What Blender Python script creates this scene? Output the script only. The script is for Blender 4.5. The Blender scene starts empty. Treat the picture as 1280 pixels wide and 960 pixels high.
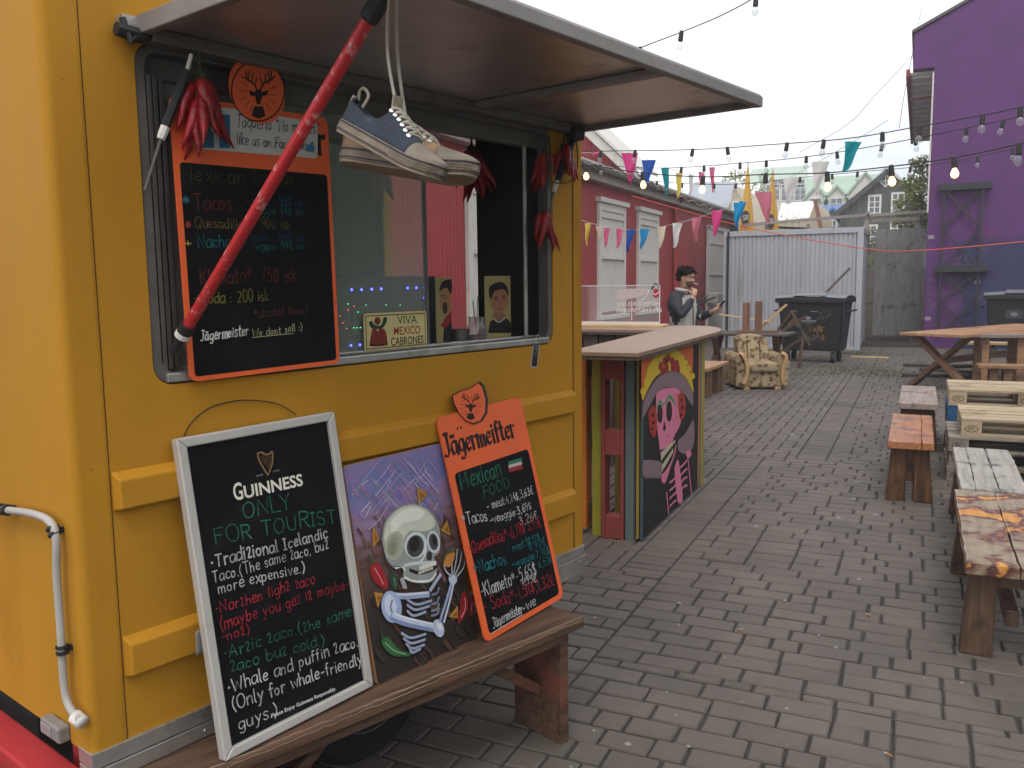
import bpy, bmesh, math, random
from mathutils import Vector, Matrix
from mathutils.geometry import tessellate_polygon
random.seed(7)
R_ = math.radians
SC = bpy.context.scene
COL = SC.collection

# ------------------------------------------------------------------ camera, sky, sun, exposure
F = 1080.0; EYE = Vector((0, 0, 1.6))
def cam_axes():
    p, r = R_(6.75), R_(0.75)
    f = Vector((0, math.cos(p), -math.sin(p))); x = Vector((1, 0, 0)); u = x.cross(f)
    rr = math.cos(r) * x - math.sin(r) * u; uu = math.cos(r) * u + math.sin(r) * x
    M = Matrix.Rotation(R_(25.2), 3, 'Z')
    return M @ rr, M @ f, M @ uu
CR, CF, CU = cam_axes()
cd = bpy.data.cameras.new('camera'); cam = bpy.data.objects.new('camera', cd); COL.objects.link(cam)
cd.sensor_width = 36; cd.lens = 36 * F / 1280; cd.clip_start = .05; cd.clip_end = 2000
cam.matrix_world = Matrix(((CR.x, CU.x, -CF.x, EYE.x), (CR.y, CU.y, -CF.y, EYE.y), (CR.z, CU.z, -CF.z, EYE.z), (0, 0, 0, 1)))
SC.camera = cam
SC.render.resolution_x, SC.render.resolution_y = 1024, 768

SUN_EL, SUN_AZ = 58, 165          # azimuth clockwise from +Y
w = bpy.data.worlds.new('World'); SC.world = w; w.use_nodes = True
nt = w.node_tree; nt.nodes.clear()
out = nt.nodes.new('ShaderNodeOutputWorld'); bg = nt.nodes.new('ShaderNodeBackground')
sky = nt.nodes.new('ShaderNodeTexSky'); sky.sky_type = 'NISHITA'; sky.sun_disc = False
sky.sun_elevation = R_(SUN_EL); sky.sun_rotation = R_(SUN_AZ); sky.altitude = 50; sky.dust_density = 2.5
tc = nt.nodes.new('ShaderNodeTexCoord'); mp = nt.nodes.new('ShaderNodeMapping'); mp.inputs['Scale'].default_value = (1, 1, 2.6)
nz = nt.nodes.new('ShaderNodeTexNoise'); nz.inputs['Scale'].default_value = 2.6; nz.inputs['Detail'].default_value = 6; nz.inputs['Roughness'].default_value = .55
rp = nt.nodes.new('ShaderNodeValToRGB'); rp.color_ramp.elements[0].position = .34; rp.color_ramp.elements[0].color = (.35, .35, .35, 1); rp.color_ramp.elements[1].position = .60; rp.color_ramp.elements[1].color = (1, 1, 1, 1)
mx = nt.nodes.new('ShaderNodeMixRGB'); mx.inputs[2].default_value = (9.6, 9.6, 9.7, 1)
L = nt.links.new
L(tc.outputs['Generated'], mp.inputs['Vector']); L(mp.outputs[0], nz.inputs['Vector']); L(nz.outputs['Fac'], rp.inputs[0])
L(rp.outputs[0], mx.inputs[0]); L(sky.outputs[0], mx.inputs[1]); L(mx.outputs[0], bg.inputs[0]); L(bg.outputs[0], out.inputs[0])
bg.inputs[1].default_value = .10
sd = bpy.data.lights.new('sun', 'SUN'); sd.energy = .7; sd.angle = R_(18); sd.color = (1, .95, .88)
sun = bpy.data.objects.new('sun', sd); COL.objects.link(sun)
sun.rotation_euler = (R_(90 - SUN_EL), 0, R_(180 - SUN_AZ)); sun.location = (0, 0, 20)
vs = SC.view_settings; vs.view_transform = 'Standard'; vs.look = 'None'; vs.exposure = .78; vs.gamma = 1; vs.use_curve_mapping = False

# ------------------------------------------------------------------ pixel helpers (photo is 1280x960): used to measure places on known planes
def ray(u, v): return CR * ((u - 640) / F) + CF - CU * ((v - 480) / F)
def onz(u, v, z=0.0):
    d = ray(u, v); return EYE + d * ((z - EYE.z) / d.z)
def onp(u, v, P, N):
    d = ray(u, v); return EYE + d * ((Vector(P) - EYE).dot(N) / d.dot(N))
def ony(u, v, y): return onp(u, v, (0, y, 0), Vector((0, 1, 0)))
def onx(u, v, x): return onp(u, v, (x, 0, 0), Vector((1, 0, 0)))

# ------------------------------------------------------------------ materials
MATS = {}
def lin(c): return tuple(((x / 255) / 12.92 if x / 255 <= .04045 else ((x / 255 + .055) / 1.055) ** 2.4) for x in c)
def _new(name):
    m = bpy.data.materials.new(name); m.use_nodes = True
    t = m.node_tree; b = t.nodes['Principled BSDF']; return m, t, b
def node(t, typ, **kw):
    n = t.nodes.new(typ)
    for k, v in kw.items():
        if k.startswith('_'): setattr(n, k[1:], v)
        else: n.inputs[k].default_value = v
    return n
def mat(name, col, rough=.6, var=.12, scale=6, metal=0, bump=0, spec=.4, dirt=None, dirt_amt=.0, stretch=(1, 1, 1), coord='Object'):
    """base colour with noise variation, optional second (dirt) colour patches and bump"""
    if name in MATS: return MATS[name]
    m, t, b = _new(name)
    tcn = node(t, 'ShaderNodeTexCoord'); mpn = node(t, 'ShaderNodeMapping', Scale=stretch)
    t.links.new(tcn.outputs[coord], mpn.inputs[0])
    n1 = node(t, 'ShaderNodeTexNoise', Scale=scale, Detail=6, Roughness=.62); t.links.new(mpn.outputs[0], n1.inputs['Vector'])
    r1 = node(t, 'ShaderNodeValToRGB'); e = r1.color_ramp.elements
    e[0].position = .3; e[1].position = .7
    e[0].color = tuple(max(0, c * (1 - var)) for c in col) + (1,); e[1].color = tuple(min(.95, c * (1 + var)) for c in col) + (1,)
    t.links.new(n1.outputs['Fac'], r1.inputs[0]); src = r1.outputs[0]
    if dirt:
        n2 = node(t, 'ShaderNodeTexNoise', Scale=scale * .6 + .7, Detail=8, Roughness=.7)
        mp2 = node(t, 'ShaderNodeMapping', Scale=(stretch[0], stretch[1], stretch[2])); mp2.inputs['Location'].default_value = (3.1, 7.7, 1.3)
        t.links.new(tcn.outputs[coord], mp2.inputs[0]); t.links.new(mp2.outputs[0], n2.inputs['Vector'])
        r2 = node(t, 'ShaderNodeValToRGB'); r2.color_ramp.elements[0].position = .62 - .25 * dirt_amt; r2.color_ramp.elements[1].position = .78 - .2 * dirt_amt
        t.links.new(n2.outputs['Fac'], r2.inputs[0])
        mm = node(t, 'ShaderNodeMixRGB'); mm.inputs[2].default_value = tuple(dirt) + (1,)
        t.links.new(r2.outputs[0], mm.inputs[0]); t.links.new(src, mm.inputs[1]); src = mm.outputs[0]
    t.links.new(src, b.inputs['Base Color'])
    b.inputs['Roughness'].default_value = rough; b.inputs['Metallic'].default_value = metal; b.inputs['Specular IOR Level'].default_value = spec
    if rough < .9:
        rr = node(t, 'ShaderNodeMapRange'); rr.inputs[3].default_value = max(0, rough - .1); rr.inputs[4].default_value = min(1, rough + .12)
        t.links.new(n1.outputs['Fac'], rr.inputs[0]); t.links.new(rr.outputs[0], b.inputs['Roughness'])
    if bump:
        n3 = node(t, 'ShaderNodeTexNoise', Scale=scale * 6, Detail=4); t.links.new(mpn.outputs[0], n3.inputs['Vector'])
        bp = node(t, 'ShaderNodeBump', Strength=bump, Distance=.01); t.links.new(n3.outputs['Fac'], bp.inputs['Height']); t.links.new(bp.outputs[0], b.inputs['Normal'])
    MATS[name] = m; return m
def wood(name, c1, c2, axis=0, scale=5, rough=.65, stain=None, amt=.3, bump=.35, spec=.35, stainscale=3.0):
    """long grain along the object's own axis, knots and stains"""
    if name in MATS: return MATS[name]
    m, t, b = _new(name)
    tcn = node(t, 'ShaderNodeTexCoord'); s = [9.0, 9.0, 9.0]; s[axis] = .7
    mpn = node(t, 'ShaderNodeMapping', Scale=s); t.links.new(tcn.outputs['Object'], mpn.inputs[0])
    n1 = node(t, 'ShaderNodeTexNoise', Scale=scale, Detail=7, Roughness=.65, Distortion=.6); t.links.new(mpn.outputs[0], n1.inputs['Vector'])
    r1 = node(t, 'ShaderNodeValToRGB'); e = r1.color_ramp.elements
    e[0].position = .32; e[0].color = tuple(c2) + (1,); e[1].position = .66; e[1].color = tuple(c1) + (1,)
    t.links.new(n1.outputs['Fac'], r1.inputs[0]); src = r1.outputs[0]
    oi = node(t, 'ShaderNodeObjectInfo'); hv = node(t, 'ShaderNodeHueSaturation')
    mr = node(t, 'ShaderNodeMapRange'); mr.inputs[3].default_value = .82; mr.inputs[4].default_value = 1.15
    t.links.new(oi.outputs['Random'], mr.inputs[0]); t.links.new(mr.outputs[0], hv.inputs['Value']); t.links.new(src, hv.inputs['Color']); src = hv.outputs[0]
    if stain:
        n2 = node(t, 'ShaderNodeTexNoise', Scale=stainscale, Detail=9, Roughness=.6); t.links.new(tcn.outputs['Object'], n2.inputs['Vector'])
        r2 = node(t, 'ShaderNodeValToRGB'); r2.color_ramp.elements[0].position = .6 - .25 * amt; r2.color_ramp.elements[1].position = .72 - .2 * amt
        t.links.new(n2.outputs['Fac'], r2.inputs[0]); mm = node(t, 'ShaderNodeMixRGB'); mm.inputs[2].default_value = tuple(stain) + (1,)
        t.links.new(r2.outputs[0], mm.inputs[0]); t.links.new(src, mm.inputs[1]); src = mm.outputs[0]
    t.links.new(src, b.inputs['Base Color']); b.inputs['Roughness'].default_value = rough; b.inputs['Specular IOR Level'].default_value = spec
    bp = node(t, 'ShaderNodeBump', Strength=bump, Distance=.004); t.links.new(n1.outputs['Fac'], bp.inputs['Height']); t.links.new(bp.outputs[0], b.inputs['Normal'])
    MATS[name] = m; return m
def emit(name, col, strength):
    if name in MATS: return MATS[name]
    m, t, b = _new(name); b.inputs['Base Color'].default_value = (*col, 1)
    b.inputs['Emission Color'].default_value = (*col, 1); b.inputs['Emission Strength'].default_value = strength
    MATS[name] = m; return m
def glass(name, col=(1, 1, 1), rough=.02, alpha=.12, spec=.5):
    """clear sheet: mostly transparent with a fresnel mirror on top"""
    if name in MATS: return MATS[name]
    m, t, b = _new(name); o = t.nodes['Material Output']
    tr = node(t, 'ShaderNodeBsdfTransparent', Color=(*col, 1)); gl = node(t, 'ShaderNodeBsdfGlossy', Roughness=rough)
    df = node(t, 'ShaderNodeBsdfDiffuse', Color=(.55, .56, .55, 1))
    fr0 = node(t, 'ShaderNodeLayerWeight', Blend=.5); pw = node(t, 'ShaderNodeMath', _operation='POWER'); pw.inputs[1].default_value = 5; t.links.new(fr0.outputs['Facing'], pw.inputs[0]); fr = node(t, 'ShaderNodeMath', _operation='MULTIPLY_ADD'); fr.inputs[1].default_value = .96; fr.inputs[2].default_value = .04; t.links.new(pw.outputs[0], fr.inputs[0]); m1 = node(t, 'ShaderNodeMixShader'); m2 = node(t, 'ShaderNodeMixShader'); m1.inputs[0].default_value = alpha
    t.links.new(tr.outputs[0], m1.inputs[1]); t.links.new(df.outputs[0], m1.inputs[2])
    ml = node(t, 'ShaderNodeMath', _operation='MULTIPLY'); ml.inputs[1].default_value = spec * 2
    t.links.new(fr.outputs[0], ml.inputs[0]); t.links.new(ml.outputs[0], m2.inputs[0])
    t.links.new(m1.outputs[0], m2.inputs[1]); t.links.new(gl.outputs[0], m2.inputs[2]); t.links.new(m2.outputs[0], o.inputs['Surface'])
    MATS[name] = m; return m
def paint(c, k=.92, rough=.6):
    """flat paint of the colour c (0-255, as pigment)"""
    name = 'paint_%d_%d_%d_%d' % (*[int(x) for x in c], int(rough * 10))
    if name in MATS: return MATS[name]
    return mat(name, tuple(min(.85, x * k) for x in lin(c)), rough, .10, 25, spec=.3)

# ------------------------------------------------------------------ mesh builder
class MB:
    def __init__(s): s.v = []; s.f = []; s.mi = []; s.ms = []
    def m(s, mt):
        if mt is None: return 0
        if mt not in s.ms: s.ms.append(mt)
        return s.ms.index(mt)
    def add(s, vs, fs, mt=None):
        o = len(s.v); s.v += [Vector(q) for q in vs]; k = s.m(mt)
        for f in fs: s.f.append([o + i for i in f]); s.mi.append(k)
        return s
    def box(s, a, b, mt=None, M=None):
        (x0, y0, z0), (x1, y1, z1) = a, b
        x0, x1 = min(x0, x1), max(x0, x1); y0, y1 = min(y0, y1), max(y0, y1); z0, z1 = min(z0, z1), max(z0, z1)
        q = [Vector(p) for p in ((x0, y0, z0), (x1, y0, z0), (x1, y1, z0), (x0, y1, z0), (x0, y0, z1), (x1, y0, z1), (x1, y1, z1), (x0, y1, z1))]
        if M: q = [M @ p for p in q]
        return s.add(q, [(0, 3, 2, 1), (4, 5, 6, 7), (0, 1, 5, 4), (1, 2, 6, 5), (2, 3, 7, 6), (3, 0, 4, 7)], mt)
    def beam(s, p, q, wd, ht, mt=None, up=(0, 0, 1), taper=1):
        p, q = Vector(p), Vector(q); d = (q - p).normalized(); up = Vector(up)
        sx = d.cross(up)
        if sx.length < 1e-4: sx = d.cross(Vector((0, 1, 0)))
        sx.normalize(); uz = sx.cross(d)
        c = []
        for e, k in ((p, 1), (q, taper)):
            for i, j in ((-1, -1), (1, -1), (1, 1), (-1, 1)): c.append(e + sx * wd / 2 * i * k + uz * ht / 2 * j * k)
        return s.add(c, [(0, 1, 2, 3), (7, 6, 5, 4), (0, 4, 5, 1), (1, 5, 6, 2), (2, 6, 7, 3), (3, 7, 4, 0)], mt)
    def tube(s, pts, r, mt=None, n=8, cap=True):
        pts = [Vector(p) for p in pts]; rs = r if isinstance(r, (list, tuple)) else [r] * len(pts)
        vs = []; ref = None
        for i, p in enumerate(pts):
            d = (pts[min(i + 1, len(pts) - 1)] - pts[max(i - 1, 0)])
            d = d.normalized() if d.length > 1e-9 else Vector((0, 0, 1))
            if ref is None: ref = d.orthogonal().normalized()
            ref = (ref - d * ref.dot(d)); ref = ref.normalized() if ref.length > 1e-6 else d.orthogonal().normalized()
            b = d.cross(ref)
            for k in range(n): a = 2 * math.pi * k / n; vs.append(p + (ref * math.cos(a) + b * math.sin(a)) * rs[i])
        fs = []
        for i in range(len(pts) - 1):
            for k in range(n): fs.append((i * n + k, i * n + (k + 1) % n, (i + 1) * n + (k + 1) % n, (i + 1) * n + k))
        if cap: fs += [tuple(range(n))[::-1], tuple(range((len(pts) - 1) * n, len(pts) * n))]
        return s.add(vs, fs, mt)
    def lathe(s, prof, c=(0, 0, 0), n=20, mt=None, M=None):
        """prof: (radius, z)"""
        vs = []; c = Vector(c)
        for r, z in prof:
            for k in range(n):
                a = 2 * math.pi * k / n; p = Vector((r * math.cos(a), r * math.sin(a), z))
                vs.append(c + (M @ p if M else p))
        fs = []
        for i in range(len(prof) - 1):
            for k in range(n): fs.append((i * n + k, i * n + (k + 1) % n, (i + 1) * n + (k + 1) % n, (i + 1) * n + k))
        fs += [tuple(range(n))[::-1], tuple(range((len(prof) - 1) * n, len(prof) * n))]
        return s.add(vs, fs, mt)
    def prism(s, poly, y0, y1, mt=None, fn=None, hole=None):
        """poly in (x,z), extruded from y0 to y1; fn maps (x,y,z)"""
        fn = fn or (lambda x, y, z: Vector((x, y, z)))
        loops = [[Vector((x, 0, z)) for x, z in poly]]
        if hole: loops.append([Vector((x, 0, z)) for x, z in hole])
        flat = [(p.x, p.z) for lp in loops for p in lp]
        tri = tessellate_polygon([[Vector((p.x, p.z, 0)) for p in lp] for lp in loops]); n = len(flat)
        vs = [fn(x, y0, z) for x, z in flat] + [fn(x, y1, z) for x, z in flat]; fs = []
        for a, b, c in tri: fs += [(a, b, c), (c + n, b + n, a + n)]
        o = 0
        for lp in loops:
            k = len(lp)
            for i in range(k): fs.append((o + i, o + (i + 1) % k, n + o + (i + 1) % k, n + o + i))
            o += k
        return s.add(vs, fs, mt)
    def build(s, name, mt=None, parent=None, smooth=False, bevel=0, sub=0, solid=0, segs=2):
        me = bpy.data.meshes.new(name); me.from_pydata([tuple(p) for p in s.v], [], s.f)
        ms = s.ms if s.ms else [mt]
        for q in ms: me.materials.append(q)
        if s.ms and len(s.ms) > 1: me.polygons.foreach_set('material_index', s.mi)
        bm = bmesh.new(); bm.from_mesh(me); bmesh.ops.recalc_face_normals(bm, faces=bm.faces); bm.to_mesh(me); bm.free()
        if smooth: me.polygons.foreach_set('use_smooth', [True] * len(me.polygons))
        ob = bpy.data.objects.new(name, me); COL.objects.link(ob)
        if parent: ob.parent = parent
        if solid: md = ob.modifiers.new('solid', 'SOLIDIFY'); md.thickness = solid; md.offset = 0
        if bevel: md = ob.modifiers.new('bevel', 'BEVEL'); md.width = bevel; md.segments = segs; md.limit_method = 'ANGLE'; md.angle_limit = R_(40)
        if sub: md = ob.modifiers.new('sub', 'SUBSURF'); md.levels = sub; md.render_levels = sub
        return ob
def tag(o, label=None, cat=None, group=None, kind=None):
    if label: o['label'] = label
    if cat: o['category'] = cat
    if group: o['group'] = group
    if kind: o['kind'] = kind
    return o
def thing(name, label, cat, loc=(0, 0, 0), rz=0, group=None, rx=0, ry=0):
    o = bpy.data.objects.new(name, None); COL.objects.link(o); o.location = loc; o.rotation_euler = (rx, ry, rz); o.empty_display_size = .1
    return tag(o, label, cat, group)
def world_matrix(o):
    M = Matrix.Translation(o.location) @ o.rotation_euler.to_matrix().to_4x4() @ Matrix.Diagonal((*o.scale, 1))
    return world_matrix(o.parent) @ M if o.parent else M
def dup(root, loc, rz=0, label=None, group=None):
    r = root.copy(); COL.objects.link(r); r.location = loc; r.rotation_euler = (root.rotation_euler.x, root.rotation_euler.y, rz)
    if label: r['label'] = label
    if group: r['group'] = group
    for ch in list(root.children):
        c = ch.copy(); COL.objects.link(c); c.parent = r
        for g in list(ch.children): d = g.copy(); COL.objects.link(d); d.parent = c
    return r
def arcpts(cx, cz, r, a0, a1, n=6): return [(cx + r * math.cos(R_(a0 + (a1 - a0) * i / n)), cz + r * math.sin(R_(a0 + (a1 - a0) * i / n))) for i in range(n + 1)]
def rrect(x0, z0, x1, z1, r, n=5):
    return arcpts(x1 - r, z0 + r, r, -90, 0, n) + arcpts(x1 - r, z1 - r, r, 0, 90, n) + arcpts(x0 + r, z1 - r, r, 90, 180, n) + arcpts(x0 + r, z0 + r, r, 180, 270, n)
def catmull(pts, n=6):
    if len(pts) < 3: return list(pts)
    P = [Vector(p) for p in pts]; P = [P[0]] + P + [P[-1]]; o = []
    for i in range(1, len(P) - 2):
        for k in range(n):
            t = k / n; a, b, c, d = P[i - 1:i + 3]
            o.append(.5 * ((2 * b) + (c - a) * t + (2 * a - 5 * b + 4 * c - d) * t * t + (3 * b - a - 3 * c + d) * t ** 3))
    o.append(P[-2]); return o

# ------------------------------------------------------------------ hand-drawn letters: strokes on a grid, capitals 10 high
GL = {}
for ln in """a 5|~4.5,5.5 3,6 .8,5 .3,2.5 1.2,.4 3,.5 4.4,3 4.7,5.6;4.6,5.8 4.7,1 5.2,0
b 5|~.5,10 .5,5 .6,.5;~.6,3.5 2,5.8 4.2,5 4.5,2.5 3,.3 .8,.8
c 4.2|~4,5 2.5,6 .7,4.5 .5,1.8 2,.2 4,1
d 5|~4.4,5 2.5,6 .7,4.5 .5,1.5 2,.2 4.3,2;4.6,10 4.6,0
e 4.5|~.6,3 4,3.6 3.6,5.6 2,6 .6,4 .6,1.5 2,.2 4.2,1
f 3.5|~3.6,9.3 2.4,10 1.6,8.5 1.5,0;.3,6 3.2,6
g 5|~4.5,5.5 2.5,6 .7,4.5 .7,1.5 2.5,.5 4.4,2.5;~4.6,5.8 4.5,-1 3.2,-3 1,-2.4
h 5|.6,10 .6,0;~.6,3.5 2.2,5.8 4,5 4.3,2.5 4.4,0
i 1.8|~.9,6 .9,3 1,0;.9,8 1,8.5
j 2|~1.3,6 1.3,-2 .2,-3;1.3,8 1.4,8.5
k 4.5|.6,10 .6,0;4,6 .7,2.8 4.2,0
l 2|~.8,10 .8,2 1.6,0
m 7|.5,6 .5,0;~.5,3.5 1.8,5.8 3.2,5 3.4,0;~3.4,3.5 4.8,5.8 6.2,5 6.4,0
n 5|.5,6 .6,0;~.6,3.5 2.2,5.8 4,5 4.3,0
o 5|~2.5,6 .8,5 .5,2.5 1.6,.4 3.4,.5 4.5,3 4,5.4 2.3,6
p 5|.6,6 .6,-3;~.6,4 2,6 4,5.2 4.4,2.6 3,.3 .7,1
q 5|~4.4,5 2.5,6 .7,4.5 .5,1.5 2,.2 4.3,2;4.5,6 4.6,-3
r 3.6|.5,6 .6,0;~.6,3.5 1.8,5.7 3.4,5.5
s 4|~3.6,5.2 2,6 .7,5 1,3.6 3,2.6 3.4,1 2,0 .4,.8
t 3.6|~1.6,9 1.5,3 1.8,.5 3.2,.4;.2,6 3.3,6.2
2t 4.2|~.6,6.6 1.6,8.2 3.0,7.4 2.6,4.6 1.2,1.2 1.8,.3 3.8,.8
u 5|~.5,6 .6,2 1.8,.2 3.6,1 4.4,3.5;4.4,6 4.5,0
v 4.5|.4,6 2.2,0 4.2,6
w 6.5|.4,6 1.6,0 3.2,5 4.8,0 6.2,6
x 4.5|.4,6 4.2,0;4.2,6 .4,0
y 4.8|.5,6 2.4,1.5;~4.4,6 2.4,1 1.4,-2.4 .2,-3
z 4.2|.5,6 4,6 .4,0 4.2,0
A 7|.3,0 3.3,10 6.5,0;1.4,3.6 5.4,3.6
B 6|.6,10 .6,0;~.6,10 4.5,9.5 4.6,6 .7,5.3;~.7,5.3 5.3,4.5 5,.5 .6,0
C 6.5|~6,8.5 4,10 1,8 .5,4 2,.4 4.5,.2 6.2,1.8
D 6.5|.6,10 .6,0;~.6,10 4.6,9 6,5 4.6,1 .6,0
E 5.5|5,10 .6,10 .6,0 5.2,0;.6,5.3 4.4,5.3
F 5.3|5.2,10 .6,10 .6,0;.6,5.3 4.2,5.3
G 7|~6.2,8.5 4,10 1,8 .5,4 2,.4 4.5,.2 6.2,2;6.3,0 6.3,4.4 3.8,4.4
H 6.5|.6,10 .6,0;5.8,10 5.8,0;.6,5.2 5.8,5.2
I 3.5|1.7,10 1.7,0;.2,10 3.3,10;.2,0 3.3,0
J 5|~4,10 4,2 2.6,0 .5,.6;2,10 5.2,10
K 6|.6,10 .6,0;5.4,10 .7,4.5;2,5.8 5.6,0
L 5|.6,10 .6,0 5,0
M 8|.5,0 .9,10 4,3.5 7.2,10 7.5,0
N 6.8|.6,0 .6,10 6,0 6,10
O 7|~3.5,10 1,8 .5,4 2,.3 5,.3 6.6,4.5 5.6,9 3.3,10
P 5.6|.6,10 .6,0;~.6,10 4.6,9.4 4.8,5.8 .7,4.8
Q 7|~3.5,10 1,8 .5,4 2,.3 5,.3 6.6,4.5 5.6,9 3.3,10;4,2.6 6.8,-.8
R 6|.6,10 .6,0;~.6,10 4.8,9.4 4.8,6 .7,5;2.6,5 5.6,0
S 5.6|~5,8.6 3,10 .9,8.4 1.4,6 4.4,4.4 5,1.8 3,0 .4,1.2
T 6|3,10 3,0;.2,10 5.9,10
U 6.5|~.6,10 .7,3 2,.3 4.4,.4 5.8,3 5.9,10
V 6.4|.3,10 3.2,0 6.2,10
W 9|.3,10 2.2,0 4.5,7 6.8,0 8.7,10
X 6|.4,10 5.6,0;5.6,10 .4,0
Y 6|.3,10 3,5 5.8,10;3,5 3,0
Z 6|.5,10 5.6,10 .4,0 5.8,0
0 5|~2.5,10 .8,8 .5,4 1.6,.4 3.4,.5 4.5,5 4,9 2.3,10
1 3|.6,8 1.8,10 1.8,0
2 5|~.6,8 2.4,10 4.3,8 3.6,5 .5,0;.5,0 4.8,0
3 5|~.6,9 2.6,10 4.2,8 2,5.4;~2,5.4 4.6,4 3.8,.8 .5,.6
4 5|3.4,10 .4,3.4 4.8,3.4;3.6,6 3.6,0
5 5|4.4,10 1,10 .8,5.8;~.8,5.8 3.4,6.2 4.5,3 3,.2 .4,.8
6 5|~4,9.6 1.6,7 .6,3 2,.2 4.2,1.5 4,4.4 2,5 .7,3.2
7 5|.4,10 4.6,10 1.8,0
8 5|~2.6,5.3 .8,7.5 2.4,10 4.2,8 2.6,5.3 .6,2.6 2.4,0 4.6,2.4 2.6,5.3
9 5|~4.2,7 2.6,5 .7,6.6 1.4,9.6 3.6,9.6 4.2,7 3.8,3 2.6,0
. 2|.9,0 1.1,.5
, 2|1.1,.5 .5,-1.5
: 2|.9,1.2 1.1,1.7;.9,5 1.1,5.5
( 3|~2.6,11 .8,7 .7,3 2.4,-2
) 3|~.5,11 2.2,7 2.3,3 .6,-2
* 5|2.4,9 2.4,4;.4,7.6 4.4,5.4;.4,5.4 4.4,7.6
- 4|.6,3.8 3.6,4.2
$ 5|~4.5,8.2 2.6,9.2 .9,7.6 1.6,5.6 4,4.2 4.2,2 2.4,.8 .5,1.8;2.6,10.5 2.4,-.6
€ 5.6|~5,9 3.2,10 1.4,7.5 1.2,3 2.8,.2 5,1;.2,6.3 3.8,6.3;.2,4.2 3.6,4.2
+ 5|2.5,8 2.5,2.5;.3,5.2 4.8,5.2
= 5|.5,4 4.5,4.2;.5,6.4 4.5,6.6
" 3|.8,10 .8,8;2.2,10 2.2,8
~ 5|.5,8.5 .9,8;~.4,4.5 2,2.6 4,3.6;3,9 3,8
• 2.6|.8,3.6 1.5,4.4;1.5,3.6 .8,4.4""".split('\n'):
    k, rest = ln.split(' ', 1); wd, st = rest.split('|')
    GL[k] = (float(wd), [(s[0] == '~', [tuple(float(c) for c in p.split(',')) for p in s.lstrip('~').split(' ')]) for s in st.split(';')])
GL['ä'] = (5, GL['a'][1] + [(False, [(1.4, 8), (1.5, 8.6)]), (False, [(3.4, 8), (3.5, 8.6)])])
GL[' '] = (3.2, [])

def chalk(c, k=1.25):
    """dry chalk pen: patchy cover that lets the board show"""
    name = 'chalk_%d_%d_%d' % tuple(int(x) for x in c)
    if name in MATS: return MATS[name]
    m, t, b = _new(name); tcn = node(t, 'ShaderNodeTexCoord'); n1 = node(t, 'ShaderNodeTexNoise', Scale=55, Detail=5, Roughness=.75); n2 = node(t, 'ShaderNodeTexNoise', Scale=7, Detail=3)
    t.links.new(tcn.outputs['Object'], n1.inputs['Vector']); t.links.new(tcn.outputs['Object'], n2.inputs['Vector']); ad = node(t, 'ShaderNodeMath', _operation='MULTIPLY_ADD'); ad.inputs[1].default_value = .9; t.links.new(n2.outputs['Fac'], ad.inputs[0]); t.links.new(n1.outputs['Fac'], ad.inputs[2])
    r = node(t, 'ShaderNodeMapRange'); r.inputs[1].default_value = .68; r.inputs[2].default_value = 1.12; r.inputs[3].default_value = .22; r.inputs[4].default_value = 1.0; t.links.new(ad.outputs[0], r.inputs[0])
    mm = node(t, 'ShaderNodeMixRGB'); mm.inputs[1].default_value = (.008, .008, .010, 1); mm.inputs[2].default_value = tuple(min(.8, x * k) for x in lin(c)) + (1,); t.links.new(r.outputs[0], mm.inputs[0]); t.links.new(mm.outputs[0], b.inputs['Base Color']); b.inputs['Roughness'].default_value = .9; b.inputs['Specular IOR Level'].default_value = .05
    MATS[name] = m; return m
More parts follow.
